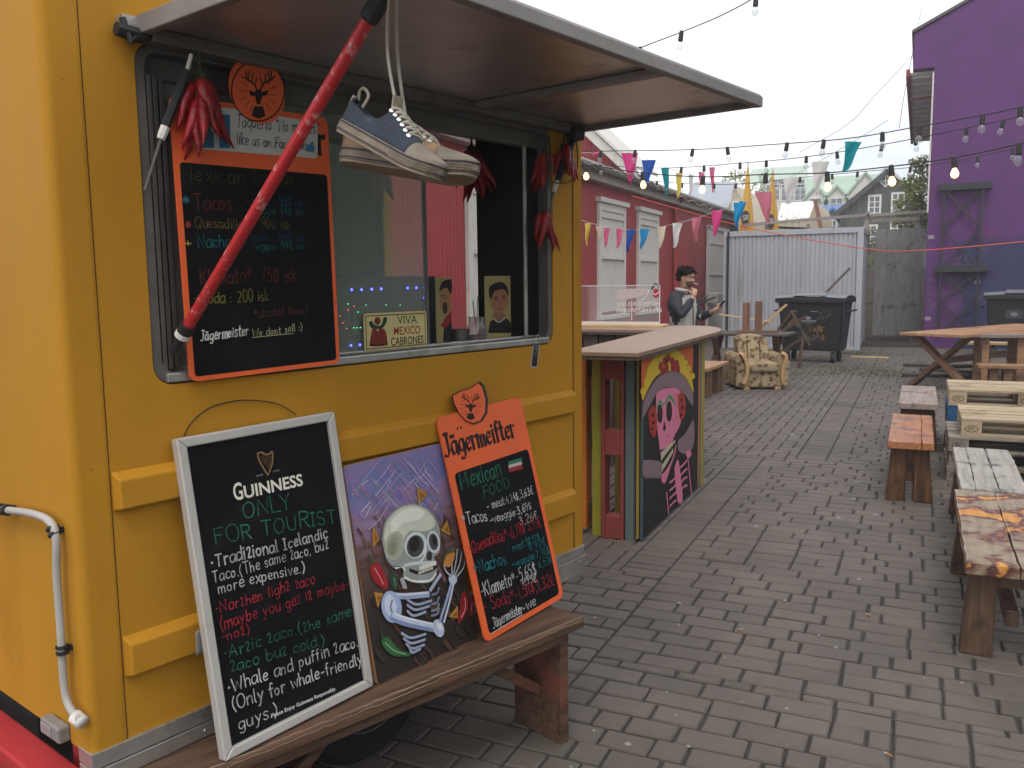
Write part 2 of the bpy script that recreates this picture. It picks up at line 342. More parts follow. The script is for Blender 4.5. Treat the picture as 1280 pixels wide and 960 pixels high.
class Art:
    """flat paint on the front (y-) of a panel; all layers a hair above one another. Crop pixels of the photo are measured onto the panel."""
    STEP = 4e-5
    def __init__(s, M, y=0.0, crop=(0, 0, 1)):
        s.M = M; s.Mi = M.inverted(); s.y = y; s.crop = crop; s.mb = MB(); s.n = 1
        s.O = M @ Vector((0, y, 0)); s.N = (M.to_3x3() @ Vector((0, 1, 0)))
    def P(s, x, y):
        u = s.crop[0] + x / s.crop[2]; v = s.crop[1] + y / s.crop[2]
        q = s.Mi @ onp(u, v, s.O, s.N); return Vector((q.x, q.z))
    def unit(s, x, y): return (s.P(x, y + 1) - s.P(x, y)).length
    def _poly(s, pts, mt):
        yy = s.y - s.n * s.STEP; s.n += 1
        tri = tessellate_polygon([[Vector((p[0], p[1], 0)) for p in pts]])
        s.mb.add([(p[0], yy, p[1]) for p in pts], tri, mt)
    def _ribbon(s, pts, wd, mt, nib=None):
        pts = [Vector((p[0], p[1])) for p in pts]
        q = [pts[0]]
        for p in pts[1:]:
            if (p - q[-1]).length > 1e-6: q.append(p)
        pts = q
        if len(pts) < 2: return
        L_, Rr = [], []; yy = s.y - s.n * s.STEP; s.n += 1
        for i, p in enumerate(pts):
            d = (pts[min(i + 1, len(pts) - 1)] - pts[max(i - 1, 0)]); d = d.normalized() if d.length > 1e-9 else Vector((1, 0))
            pr = Vector((-d.y, d.x)); ww = wd
            if nib is not None: ww = wd * (.22 + .78 * abs(math.sin(math.atan2(d.y, d.x) - nib)))
            e = Vector((0, 0))
            if i == 0: e = -d * ww * .3
            if i == len(pts) - 1: e = d * ww * .3
            L_.append(p + pr * ww / 2 + e); Rr.append(p - pr * ww / 2 + e)
        n = len(pts); vs = []
        for i, p in enumerate(L_): vs.append((p.x, yy - i * 2e-6, p.y))
        for i, p in enumerate(Rr): vs.append((p.x, yy - i * 2e-6, p.y))
        s.mb.add(vs, [(i, i + 1, n + i + 1, n + i) for i in range(n - 1)], mt)
    def col(s, c): return c if not isinstance(c, tuple) else paint(c)
    def poly(s, pts, c, smooth=False):
        q = [s.P(*p) for p in pts]
        if smooth: q = catmull(q + [q[0]], 5)[:-1]
        s._poly(q, s.col(c)); return s
    def line(s, pts, wd, c, smooth=True, nib=None):
        q = [s.P(*p) for p in pts]; u = s.unit(*pts[0])
        if smooth: q = catmull(q, 5)
        s._ribbon(q, wd * u, s.col(c), nib); return s
    def ell(s, cx, cy, rx, ry, c, rot=0, n=22):
        pts = []
        for i in range(n):
            a = 2 * math.pi * i / n; x, y = rx * math.cos(a), ry * math.sin(a); r = R_(rot)
            pts.append((cx + x * math.cos(r) - y * math.sin(r), cy + x * math.sin(r) + y * math.cos(r)))
        return s.poly(pts, c)
    def ltext(s, txt, x0, z0, width, h, c, thick=.12, nib=None, slant=0, jit=.25, rise=0, alt=None, ang=False):
        """letters in panel metres: baseline start, total width, capital height"""
        g = []; x = 0
        for ch in txt:
            k = alt.get(ch, ch) if alt else ch
            wd, st = GL.get(k, GL[' ']); g.append((x, st)); x += wd + 1.1
        sx = width / max(x - 1.1, 1); sz = h / 10; mt = chalk(c) if (jit and isinstance(c, tuple)) else s.col(c); wob = random.uniform(0, 6)
        for gx, st in g:
            jx, jz, js = random.uniform(-jit, jit), random.uniform(-jit, jit) * 1.3 + jit * 1.6 * math.sin(wob + gx * .09), 1 + random.uniform(-jit, jit) * .45; sk = random.uniform(-jit, jit) * .22; tk = thick * (1 + random.uniform(-jit, jit) * .7)
            for sm, pts in st:
                q = [Vector((x0 + (gx + px * js + jx + (slant + sk) * py) * sx, z0 + (py * js + jz) * sz + rise * (gx + px) * sx)) for px, py in pts]
                if sm and not ang: q = catmull(q, 4)
                s._ribbon(q, tk * h, mt, nib)
    def text(s, txt, p0, p1, hpx, c, **kw):
        """baseline from crop point p0 to p1, capital height in crop px"""
        a, b = s.P(*p0), s.P(*p1); h = hpx * s.unit(*p0)
        s.ltext(txt, a.x, a.y, (b.x - a.x), h, c, rise=(b.y - a.y) / max(b.x - a.x, 1e-6), **kw)
    def font(s, txt, p0, p1, hpx, c, bold=0.0, mirror=False):
        a, b = s.P(*p0), s.P(*p1); h = hpx * s.unit(*p0)
        fm, vs, mn, mxx, mny, mxy = font_mesh(txt, bold)
        yy = s.y - s.n * s.STEP; s.n += 1
        sx = (b.x - a.x) / (mxx - mn); sz = h / (mxy - mny); rise = (b.y - a.y) / (b.x - a.x)
        q = []
        for v in vs:
            xx = (v[0] - mn) * sx
            if mirror: xx = (b.x - a.x) - xx
            q.append((a.x + xx, yy, a.y + (v[1] - mny) * sz + xx * rise))
        s.mb.add(q, fm, s.col(c)); return s
    def build(s, name, parent):
        o = s.mb.build(name, None, parent); rel = world_matrix(parent).inverted() @ s.M
        if (rel.translation.length > 1e-5) or abs(rel.to_3x3().determinant() - 1) > 1e-4 or rel.to_euler().to_quaternion().angle > 1e-4:
            o.location = rel.translation; o.rotation_euler = rel.to_euler()
        return o
def font_mesh(txt, bold=0.0):
    cu = bpy.data.curves.new('t', 'FONT'); cu.body = txt; cu.offset = bold; cu.resolution_u = 3
    ob = bpy.data.objects.new('t', cu); COL.objects.link(ob)
    me = bpy.data.meshes.new_from_object(ob.evaluated_get(bpy.context.evaluated_depsgraph_get()))
    vs = [tuple(v.co) for v in me.vertices]; fs = [tuple(p.vertices) for p in me.polygons]
    bpy.data.objects.remove(ob); bpy.data.curves.remove(cu); bpy.data.meshes.remove(me)
    xs = [v[0] for v in vs]; ys = [v[1] for v in vs]
    return fs, vs, min(xs), max(xs), min(ys), max(ys)
def stag(A, cx, cy, r, c, t=1.0, sq=1.0):
    """stag's head: face, neck, ears, antlers with tines, rays behind"""
    f = lambda x, y: (cx + x * r * sq, cy + y * r)
    for k in range(16):
        a = math.pi * 2 * k / 16 + .1
        A.line([f(.5 * math.cos(a), .5 * math.sin(a)), f(.82 * math.cos(a), .82 * math.sin(a))], .025 * r * t, c, smooth=False)
    A.poly([f(-.13, -.12), f(.13, -.12), f(.16, .08), f(.07, .42), f(-.07, .42), f(-.16, .08)], c)
    A.poly([f(-.2, .5), f(.2, .5), f(.3, .85), f(0, .95), f(-.3, .85)], c)
    for s_ in (-1, 1):
        A.poly([f(s_ * .14, -.02), f(s_ * .42, -.12), f(s_ * .38, .08), f(s_ * .16, .12)], c)
        A.line([f(s_ * .08, -.12), f(s_ * .22, -.35), f(s_ * .5, -.5), f(s_ * .55, -.8)], .07 * r * t, c)
        for (a, b) in (((.3, -.4), (.28, -.72)), ((.5, -.5), (.72, -.6)), ((.16, -.28), (.08, -.55)), ((.45, -.47), (.42, -.82))):
            A.line([f(s_ * a[0], a[1]), f(s_ * b[0], b[1])], .05 * r * t, c, smooth=False)

# ------------------------------------------------------------------ ground
def paver_mat():
    m, t, b = _new('pavers')
    g = node(t, 'ShaderNodeNewGeometry'); tcn = node(t, 'ShaderNodeTexCoord')
    r = node(t, 'ShaderNodeValToRGB'); e = r.color_ramp.elements
    e[0].color = (.108, .092, .079, 1); e[1].color = (.128, .109, .094, 1); e[0].position = 0; e[1].position = 1
    t.links.new(g.outputs['Random Per Island'], r.inputs[0])
    n = node(t, 'ShaderNodeTexNoise', Scale=2.2, Detail=8, Roughness=.7); t.links.new(tcn.outputs['Object'], n.inputs['Vector'])
    mr = node(t, 'ShaderNodeMapRange'); mr.inputs[1].default_value = .3; mr.inputs[2].default_value = .7; mr.inputs[3].default_value = .82; mr.inputs[4].default_value = 1.15
    t.links.new(n.outputs['Fac'], mr.inputs[0]); hv = node(t, 'ShaderNodeHueSaturation'); t.links.new(mr.outputs[0], hv.inputs['Value']); t.links.new(r.outputs[0], hv.inputs['Color'])
    n2 = node(t, 'ShaderNodeTexNoise', Scale=75, Detail=5, Roughness=.75); t.links.new(tcn.outputs['Object'], n2.inputs['Vector'])
    r2 = node(t, 'ShaderNodeValToRGB'); r2.color_ramp.elements[0].position = .60; r2.color_ramp.elements[1].position = .70; t.links.new(n2.outputs['Fac'], r2.inputs[0])
    mm = node(t, 'ShaderNodeMixRGB'); mm.inputs[2].default_value = (.045, .038, .032, 1); t.links.new(r2.outputs[0], mm.inputs[0]); t.links.new(hv.outputs[0], mm.inputs[1])
    n5 = node(t, 'ShaderNodeTexNoise', Scale=.8, Detail=4, Roughness=.6); t.links.new(tcn.outputs['Object'], n5.inputs['Vector'])
    r5 = node(t, 'ShaderNodeValToRGB'); r5.color_ramp.elements[0].position = .5; r5.color_ramp.elements[1].position = .68; t.links.new(n5.outputs['Fac'], r5.inputs[0])
    ml = node(t, 'ShaderNodeMath', _operation='MULTIPLY'); ml.inputs[1].default_value = .45; t.links.new(r5.outputs[0], ml.inputs[0])
    m5 = node(t, 'ShaderNodeMixRGB'); m5.inputs[2].default_value = (.058, .049, .041, 1); t.links.new(ml.outputs[0], m5.inputs[0]); t.links.new(mm.outputs[0], m5.inputs[1])
    t.links.new(m5.outputs[0], b.inputs['Base Color']); b.inputs['Roughness'].default_value = .72; b.inputs['Specular IOR Level'].default_value = .4
    n3 = node(t, 'ShaderNodeTexNoise', Scale=55, Detail=7, Roughness=.75); t.links.new(tcn.outputs['Object'], n3.inputs['Vector'])
    bp = node(t, 'ShaderNodeBump', Strength=.75, Distance=.004); t.links.new(n3.outputs['Fac'], bp.inputs['Height']); t.links.new(bp.outputs[0], b.inputs['Normal'])
    return m
g = MB(); g.add([(-115, -14, -.014), (115, -14, -.014), (115, 148, -.014), (-115, 148, -.014)], [(0, 1, 2, 3)])
tag(g.build('ground', mat('sand_joint', (.05, .044, .038), .95, .3, 30, bump=.4, dirt=(.035, .045, .02), dirt_amt=.2)), kind='structure')
PV = MB()
def paver(x0, y0, x1, y1, j=.0055, ins=.008):
    x0 += j / 2 + random.uniform(0, .002); x1 -= j / 2 + random.uniform(0, .002); y0 += j / 2 + random.uniform(0, .002); y1 -= j / 2 + random.uniform(0, .0015)
    if x1 - x0 < .03 or y1 - y0 < .02: return
    h = random.gauss(0, .0012); tx, ty = random.gauss(0, .006), random.gauss(0, .006)
    i = ins; a = .012
    bot = [(x0, y0), (x1, y0), (x1, y1), (x0, y1)]
    mid = [(x0 + a * .2, y0 + a * .2), (x1 - a * .2, y0 + a * .2), (x1 - a * .2, y1 - a * .2), (x0 + a * .2, y1 - a * .2)]
    top = [(x0 + i, y0 + i), (x1 - i, y0 + i), (x1 - i, y1 - i), (x0 + i, y1 - i)]
    cx, cy = (x0 + x1) / 2, (y0 + y1) / 2
    jig = lambda: random.uniform(-.0025, .0025)
    v = [(x, y, -.03) for x, y in bot] + [(x + jig(), y + jig(), h - .006 + tx * (x - cx) + ty * (y - cy)) for x, y in mid] + [(x + jig(), y + jig(), h + tx * (x - cx) + ty * (y - cy)) for x, y in top]
    f = []
    for k in range(4):
        n = (k + 1) % 4; f += [(k, n, 4 + n, 4 + k), (4 + k, 4 + n, 8 + n, 8 + k)]
    f.append((8, 9, 10, 11)); PV.add(v, f)
def run_bond(xa, xb, ya, yb, pitch=.1225):
    y = ya
    while y < yb - .02:
        x = xa; first = True
        while x < xb - .03:
            l = random.choice((.122, .183, .245, .245, .245)) if not first else random.choice((.12, .18, .245)); first = False
            e = min(x + l, xb)
            if xb - e < .05: e = xb
            paver(x, y, e, min(y + pitch, yb)); x = e
        y += pitch
def band(xa, xb, ya, yb, p=.082):
    y = ya
    while y < yb - .01: paver(xa, y, xb, min(y + p, yb)); y += p
def herring(xa, xb, ya, yb, u=.1225):
    nx, ny = int((xb - xa) / u) + 4, int((yb - ya) / u) + 4
    for i in range(-2, nx):
        for j in range(-2, ny):
            k = (i - j) % 4
            if k == 0: a = (xa + i * u, ya + j * u, xa + (i + 2) * u, ya + (j + 1) * u)
            elif k == 3: a = (xa + i * u, ya + j * u, xa + (i + 1) * u, ya + (j + 2) * u)
            else: continue
            a = (max(a[0], xa), max(a[1], ya), min(a[2], xb), min(a[3], yb))
            if a[2] > a[0] and a[3] > a[1]: paver(*a)
run_bond(-1.205, -.025, .6, 3.36); run_bond(-1.205, 3.6, 3.36, 7.93)
band(-.025, .22, .6, 3.36, .122); run_bond(.22, 3.0, .6, 3.36, .082)
run_bond(-4.9, -1.205, .6, 4.45); band(-1.455, -1.205, 4.45, 7.93)
herring(-4.95, -1.455, 4.45, 7.93)
run_bond(-.69, 3.6, 7.93, 22.5); band(-.945, -.69, 7.93, 22.5); herring(-4.95, -.945, 7.93, 22.5)
tag(PV.build('pavement', paver_mat()), kind='structure')
# moss growing in the joints towards the back of the yard
ms = MB()
for cx, cy, rx, ry, n in ((-1.0, 16.2, .9, .9, 900), (-.35, 15.4, .8, .7, 600), (-1.2, 19.5, .6, .6, 500), (.2, 17.5, .8, 1.0, 500), (-2.0, 15.0, .7, .6, 250)):
    for k in range(n):
        x, y = random.gauss(cx, rx * .5), random.gauss(cy, ry * .6); h = random.uniform(.006, .022); a = random.uniform(0, 6.28); dx, dy = math.cos(a) * .012, math.sin(a) * .012
        ms.add([(x - dx, y - dy, 0), (x + dx, y + dy, 0), (x + random.uniform(-.008, .008), y + random.uniform(-.008, .008), h)], [(0, 1, 2)])
tag(ms.build('moss', mat('moss', (.07, .095, .03), .9, .4, 3)), 'thin green moss and grass tufts in the joints of the paving', 'moss', kind='stuff')

# ------------------------------------------------------------------ food truck (local: x along the serving side, -y towards the street, z up)
TR = thing('food_truck', 'yellow food truck with open serving hatch, raised awning and alloy skirt', 'food truck', (-1.63, 1.516, 0), R_(76))
TM = world_matrix(TR); TMi = TM.inverted(); TN = TM.to_3x3() @ Vector((0, 1, 0)); TX = TM.to_3x3() @ Vector((1, 0, 0))
def tw(u, v, y=0.0):
    q = TMi @ onp(u, v, TM @ Vector((0, y, 0)), TN); return Vector((q.x, q.y, q.z))
YEL = mat('truck_yellow', (.45, .215, .018), .58, .10, 2.2, spec=.16, dirt=(.36, .15, .012), dirt_amt=.24, stretch=(1, 1, .35), bump=.02)
def grime(m, col, stretch=(16, 16, .9), lo=.60, hi=.74, amt=.55):
    """thin run-down streaks and small scuffs over a paint"""
    t = m.node_tree; b = t.nodes['Principled BSDF']; src = b.inputs['Base Color'].links[0].from_socket; tcn = node(t, 'ShaderNodeTexCoord'); mp_ = node(t, 'ShaderNodeMapping', Scale=stretch); t.links.new(tcn.outputs['Object'], mp_.inputs[0])
    n1 = node(t, 'ShaderNodeTexNoise', Scale=1.0, Detail=6, Roughness=.6); t.links.new(mp_.outputs[0], n1.inputs['Vector']); n2 = node(t, 'ShaderNodeTexNoise', Scale=1.7, Detail=3); t.links.new(tcn.outputs['Object'], n2.inputs['Vector'])
    r1 = node(t, 'ShaderNodeMapRange'); r1.inputs[1].default_value = lo; r1.inputs[2].default_value = hi; t.links.new(n1.outputs['Fac'], r1.inputs[0]); r2 = node(t, 'ShaderNodeMapRange'); r2.inputs[1].default_value = .45; r2.inputs[2].default_value = .65; r2.inputs[4].default_value = amt; t.links.new(n2.outputs['Fac'], r2.inputs[0])
    ml = node(t, 'ShaderNodeMath', _operation='MULTIPLY'); t.links.new(r1.outputs[0], ml.inputs[0]); t.links.new(r2.outputs[0], ml.inputs[1]); mm = node(t, 'ShaderNodeMixRGB'); mm.inputs[2].default_value = (*col, 1); t.links.new(ml.outputs[0], mm.inputs[0]); t.links.new(src, mm.inputs[1])
    n3 = node(t, 'ShaderNodeTexNoise', Scale=38, Detail=3, Roughness=.7); t.links.new(tcn.outputs['Object'], n3.inputs['Vector']); r3 = node(t, 'ShaderNodeMapRange'); r3.inputs[1].default_value = .70; r3.inputs[2].default_value = .76; r3.inputs[4].default_value = .6; t.links.new(n3.outputs['Fac'], r3.inputs[0])
    m2 = node(t, 'ShaderNodeMixRGB'); m2.inputs[2].default_value = (*[c * .35 for c in col], 1); t.links.new(r3.outputs[0], m2.inputs[0]); t.links.new(mm.outputs[0], m2.inputs[1]); t.links.new(m2.outputs[0], b.inputs['Base Color']); return m
grime(YEL, (.20, .075, .012))
ALU = mat('aluminium', (.52, .51, .49), .42, .15, 9, metal=.85, dirt=(.22, .2, .17), dirt_amt=.3)
ALUD = mat('dull_aluminium', (.17, .16, .15), .5, .2, 9, metal=.6, dirt=(.12, .11, .1), dirt_amt=.4)
BLK = mat('black_rubber', (.018, .018, .019), .6, .2, 20)
GAP = mat('dirty_seam', (.06, .03, .010), .9, .2, 20)
WHT = mat('white_plastic', (.72, .70, .66), .45, .08, 12, dirt=(.45, .4, .33), dirt_amt=.2)
S0, S1 = -.155, 1.69; ZB, ZT = .525, 2.44; DEP = 1.8
hole = rrect(-.033, 1.364, 1.565, 2.158, .05)
hole = [(x, z) for x, z in hole]
outer = [(S0, ZB), (S1, ZB), (S1, ZT), (S0, ZT)]
b = MB(); b.prism(outer, 0, .045, YEL, hole=hole)
b.build('side_panel', YEL, TR)
b = MB(); b.prism(rrect(-.030, 1.367, 1.562, 2.155, .048), .004, .05, ALUD, hole=rrect(-.008, 1.392, 1.54, 2.14, .035))
b.build('hatch_frame', ALUD, TR)
b = MB(); cpts = [(S0 - .001, .1), (S0 - .001, -.002), (S0 - .008, -.0035)] + [(-.241 + .022 * (1 - math.sin(R_(a))), -.0035 + .022 * (1 - math.cos(R_(a)))) for a in (0, 18, 36, 54, 72, 90)] + [(-.241, .1)]
b.prism(cpts, ZB, ZT, YEL, fn=lambda x, y, z: Vector((x, z, y))); b.build('corner_post', YEL, TR)
b = MB(); b.box((S1 + .006, -.003, ZB), (1.753, .1, ZT), YEL); b.build('corner_post', YEL, TR, bevel=.005, segs=2)
for x in (S0 - .0022, S1 + .0005): MB().box((x, -.0008, ZB), (x + .0042, .04, ZT), GAP).build('seam', GAP, TR)
_sn = tw(598, 300).x; _se = 1.076; OY0 = 1.948 * ((1.7 + _se) / (_sn + _se) - 1); OY1 = 1.07
b = MB()   # end wall with recessed main sheet
b.box((-.236, .085, ZB), (-.2, DEP, ZT), YEL); b.build('end_wall', YEL, TR)
b = MB(); b.prism([(.102, ZB), (DEP, ZB), (DEP, ZT), (.102, ZT)], 1.70, 1.748, YEL, fn=lambda x, y, z: Vector((y, x, z)), hole=[(OY0, 1.22), (OY1, 1.22), (OY1, 2.30), (OY0, 2.30)]); b.build('end_wall', YEL, TR)
b = MB(); b.box((-.24, 0, ZT), (1.753, DEP, ZT + .05), YEL); b.build('roof', YEL, TR, bevel=.01)
INT = mat('dark_interior', (.035, .032, .03), .7, .3, 4)
b = MB(); b.box((-.196, .11, ZB + .03), (-.19, DEP - .05, ZT - .01), INT); b.prism([(.11, ZB + .03), (DEP - .05, ZB + .03), (DEP - .05, ZT - .01), (.11, ZT - .01)], 1.69, 1.697, INT, fn=lambda x, y, z: Vector((y, x, z)), hole=[(OY0 - .002, 1.218), (OY1 + .002, 1.218), (OY1 + .002, 2.302), (OY0 - .002, 2.302)]); b.box((-.19, .05, ZT - .02), (1.69, DEP - .05, ZT - .004), INT); b.build('lining', INT, TR)
b = MB(); b.box((-.2, .1, ZB - .03), (1.7, DEP, ZB + .02), INT); b.build('floor', INT, TR)
# ribs with a sloping upper edge
for z0, z1, nm in ((1.085, 1.178, 0), (.684, .784, 1)):
    b = MB(); P = [(0, z0), (-.028, z0 + .006), (-.028, z1 - .018), (0, z1)]
    vs = [(s_ + (0.008 if k in (1, 2) and e == 0 else -.008 if k in (1, 2) else 0), y, z) for e, s_ in enumerate((-.152, 1.685)) for k, (y, z) in enumerate(P)]
    b.add(vs, [(0, 1, 5, 4), (1, 2, 6, 5), (2, 3, 7, 6), (3, 2, 1, 0), (4, 5, 6, 7), (0, 4, 7, 3)], YEL)
    b.build('rib', YEL, TR, bevel=.004)
# skirt
b = MB()
for z0, z1, y in ((.414, .452, -.006), (.455, .490, -.012), (.493, .531, -.008)): b.box((-.243, y, z0), (1.756, .06, z1), ALU)
for s_ in [(-.2 + .24 * k) for k in range(9)]:
    b.lathe([(.006, 0), (.005, .003), (.001, .0045)], (0, 0, 0), 8, ALU, M=Matrix.Translation((s_, -.010, .472)) @ Matrix.Rotation(R_(90), 4, 'X'))
b.build('skirt', ALU, TR, bevel=.002)
# inside: back wall with an opening to the yard behind, dark fittings
b = MB(); b.box((-.2, DEP - .04, ZB), (1.7, DEP, ZT), INT)
b.build('back_wall', INT, TR)
GRN = mat('green_cloth', (.06, .13, .075), .85, .35, 3, stretch=(4, 4, .7))
b = MB(); n = 40
vs = []
for i in range(n + 1):
    y_ = 1.10 + .60 * i / n; vs += [(1.672 + .010 * math.sin(i * 1.1), y_, 1.25), (1.676 + .008 * math.sin(i * 1.1 + .6), y_, 2.36)]
b.add(vs, [(2 * i, 2 * i + 2, 2 * i + 3, 2 * i + 1) for i in range(n)], GRN); b.build('curtain', GRN, TR, smooth=True, solid=.004)
CNT = mat('steel_counter', (.35, .35, .35), .4, .2, 6, metal=.7)
b = MB(); b.box((-.19, .05, 1.345), (1.69, .42, 1.375), CNT); b.build('worktop', CNT, TR, bevel=.003)
b = MB(); b.box((-.19, 1.2, ZB), (.9, 1.7, 1.3), INT); b.build('cupboard', INT, TR, bevel=.005)
b = MB(); b.box((-.0, -.004, 1.3695), (1.535, .054, 1.3915), ALU); b.build('sill', ALU, TR, bevel=.003)
# window track, sash and glass
b = MB(); b.box((-.008, .055, 1.376), (1.54, .085, 1.398), ALU)
b.box((-.008, .05, 2.09), (1.56, .085, 2.145), ALUD); b.build('window_track', ALU, TR, bevel=.002)
for x in (.0, .022, .046): MB().box((x, .012 + x * .6, 1.3985), (x + .012, .0545, 2.089), ALUD).build('sash_frame', ALUD, TR, bevel=.002)
MB().box((1.452, .045, 1.3985), (1.468, .0545, 2.089), ALU).build('sash_frame', ALUD, TR, bevel=.002)
GLS = glass('window_glass', (.90, .95, .91), .015, .17, 1.0)  # dirty film, its pale diffuse share raised to imitate a hazy reflection
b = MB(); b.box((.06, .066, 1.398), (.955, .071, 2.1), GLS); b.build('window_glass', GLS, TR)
for x in (.953, .50): MB().box((x, .061, 1.3985), (x + .008, .076, 2.089), ALUD).build('glass_edge', ALUD, TR)
# awning: hinged flap propped level, dull sheet underside with a cross rib and edge frame
AW = mat('awning_sheet', (.54, .49, .46), .33, .16, 3, metal=.75, dirt=(.2, .12, .09), dirt_amt=.25)
AWE = mat('awning_edge', (.25, .235, .225), .5, .15, 5, metal=.3, dirt=(.2, .17, .14), dirt_amt=.3)
za = 2.168; ya = -.735
awn = MB().box((-.034, ya, za + .012), (1.731, -.004, za + .034), AW).build('awning', AW, TR)
b = MB(); b.box((-.036, ya - .006, za - .006), (1.735, ya + .022, za + .028), AWE); b.box((1.712, ya + .022, za - .005), (1.735, -.005, za + .037), AWE)
b.box((-.036, ya + .022, za - .005), (-.012, -.005, za + .037), AWE); b.build('edge_frame', AWE, awn, bevel=.003)
b = MB(); b.box((1.08, ya + .024, za - .006), (1.13, -.02, za + .011), AWE); b.box((-.01, -.05, za - .02), (1.71, -.004, za + .011), ALUD); b.build('cross_rib', AW, awn, bevel=.003)
b = MB(); b.box((-.07, -.03, 2.178), (-.02, .0, 2.20), ALU); b.tube([(-.085, -.028, 2.165), (-.02, -.03, 2.160)], .016, BLK); b.tube([(-.07, -.03, 2.19), (-.06, -.04, 2.14), (-.02, -.03, 2.17)], .008, BLK); b.build('hinge', ALU, TR)
# red prop pole
RED = mat('pole_red', (.44, .020, .024), .4, .15, 20, dirt=(.58, .48, .44), dirt_amt=.26, stretch=(3, 3, 3))
p0 = tw(216, 440, -.012); q = TMi @ onz(488, -22, za + .005); p1 = Vector(q)
d = p1 - p0; P = lambda t: p0 + d * t
b = MB(); b.tube([P(.075), P(.915)], .0138, RED, 14); b.build('prop_pole', RED, TR, smooth=False)
b = MB(); b.tube([P(0), P(.045)], .010, BLK, 12); b.tube([P(.045), P(.05), P(.07)], [.012, .018, .018], BLK, 12); b.tube([P(.052), P(.066)], .0188, WHT, 12); b.tube([P(.066), P(.09)], .0185, BLK, 12); b.build('pole_end', BLK, TR); b = MB(); b.tube([P(.915), P(.92), P(.985), P(1.0)], [.016, .0195, .0195, .011], BLK, 12)
b.build('pole_end', BLK, TR)
# gas struts
b = MB(); a0, a1 = tw(181, 238, -.02), tw(203, 168, -.03); a2 = tw(234, 88, -.05); a3 = tw(239, 68, -.05)
b.tube([a0, a1], .004, ALUD); b.tube([a1 + (a1 - a2).normalized() * .012, a1, a1 + (a2 - a1) * .12], [.009, .011, .011], WHT); b.tube([a1 + (a2 - a1) * .12, a2], .0115, BLK); b.tube([a2, a3], .005, WHT); b.build('gas_strut', BLK, TR)
b = MB(); a0, a1, a2, a3 = tw(684, 305, -.01), tw(692, 240, -.02), tw(712, 185, -.04), tw(719, 168, -.05)
b.tube([a0, tw(687, 268, -.012), a1], .005, ALUD); b.tube([a1, a1 + (a2 - a1) * .25], .008, WHT); b.tube([a1 + (a2 - a1) * .25, a2, a3], .012, BLK)
b.box(a3 - Vector((.03, .02, .02)), a3 + Vector((.03, .02, .025)), BLK)
b.tube(catmull([tw(u, v, -.035) for u, v in ((720, 172), (722, 205), (714, 225), (700, 229), (690, 227))], 5), .0025, BLK, 6)
b.tube(catmull([tw(u, v, -.03) for u, v in ((708, 165), (704, 180), (698, 195), (692, 215))], 5), .0025, BLK, 6); b.build('gas_strut', BLK, TR)
# junction light, conduit on the end wall
def te(u, v, x=-.24):
    q = TMi @ onp(u, v, TM @ Vector((x, 0, 0)), TX); return q
b = MB(); pts = [te(u, v, -.262) for u, v in ((-30, 632), (5, 637), (40, 642), (62, 652), (70, 672), (71, 720), (76, 790), (80, 855), (86, 882), (99, 900))]
b.tube(catmull(pts, 6), .0092, mat('conduit', (.40, .385, .36), .5, .08, 8, dirt=(.4, .35, .3), dirt_amt=.2), 10)
b.tube([te(93, 895, -.262), te(104, 904, -.255)], .016, WHT, 10); b.build('conduit', WHT, TR, smooth=True)
for u, v, du, dv in ((5, 637, 6, .8), (67, 664, 2, 6), (78, 812, .6, 6)):
    a = te(u - du, v - dv, -.262); c = te(u + du, v + dv, -.262); m_ = (a + c) / 2; e = (c - a) * .45
    b = MB()
    for sgn in (-1, 1): b.tube([m_ + e * (sgn * 1.0), m_ + e * (sgn * .35)], .0145, BLK, 10)
    b.box(m_ + Vector((.004, -.006, -.006)), m_ + Vector((.03, .006, .006)), BLK); b.build('pipe_clip', BLK, TR)
b = MB(); c = te(71, 910, -.25); b.box(c + Vector((-.018, -.05, -.02)), c + Vector((.012, .05, .02)), mat('lamp_grey', (.22, .21, .2), .5, .2, 20)); b.build('side_lamp', None, TR, bevel=.006, segs=3)
b = MB(); b.box(c + Vector((-.021, -.012, -.014)), c + Vector((-.017, .042, .012)), mat('lamp_lens', (.30, .27, .26), .25, .1, 20)); b.build('lamp_lens', None, TR, bevel=.002)
# red drawbar chassis
RDC = mat('chassis_red', (.40, .026, .03), .65, .12, 6, dirt=(.2, .03, .03), dirt_amt=.25)
b = MB(); b.box((-.31, -.02, .385), (-.225, DEP, .455), RDC); b.beam((-.25, .12, .40), (-1.5, .9, .38), .07, .09, RDC); b.beam((-.25, 1.7, .40), (-1.5, .9, .38), .07, .09, RDC); b.beam((-.25, .5, .41), (-1.1, .5, .39), .06, .06, RDC)
b.box((-.2, .1, .40), (1.7, .2, .5), RDC); b.box((-.2, 1.55, .40), (1.7, 1.65, .5), RDC); b.build('chassis', RDC, TR, bevel=.006)
b = MB(); b.box((-.18, .45, .16), (1.70, 1.40, ZB - .031), INT); b.box((-.2, DEP - .05, .08), (1.7, DEP - .01, ZB - .031), INT); b.box((1.62, .4, .1), (1.69, DEP - .06, ZB - .032), INT); b.build('under_shade_block', INT, TR)  # dark boxes added below the floor to block light and deepen the shade
for wy in (.24, 1.5):
    wh = MB(); M = Matrix.Translation((.74, wy, .29)) @ Matrix.Rotation(R_(90), 4, 'X')
    wh.lathe([(.17, -.09), (.26, -.085), (.285, -.05), (.285, .05), (.26, .085), (.17, .09)], n=32, mt=BLK, M=M)
    tyre = wh.build('wheel', BLK, TR, bevel=.004)
    MB().lathe([(.02, .06), (.10, .07), (.165, .088), (.172, .094), (.165, -.05), (.02, -.05)], n=28, mt=ALUD, M=M).build('rim', ALUD, tyre, smooth=False)
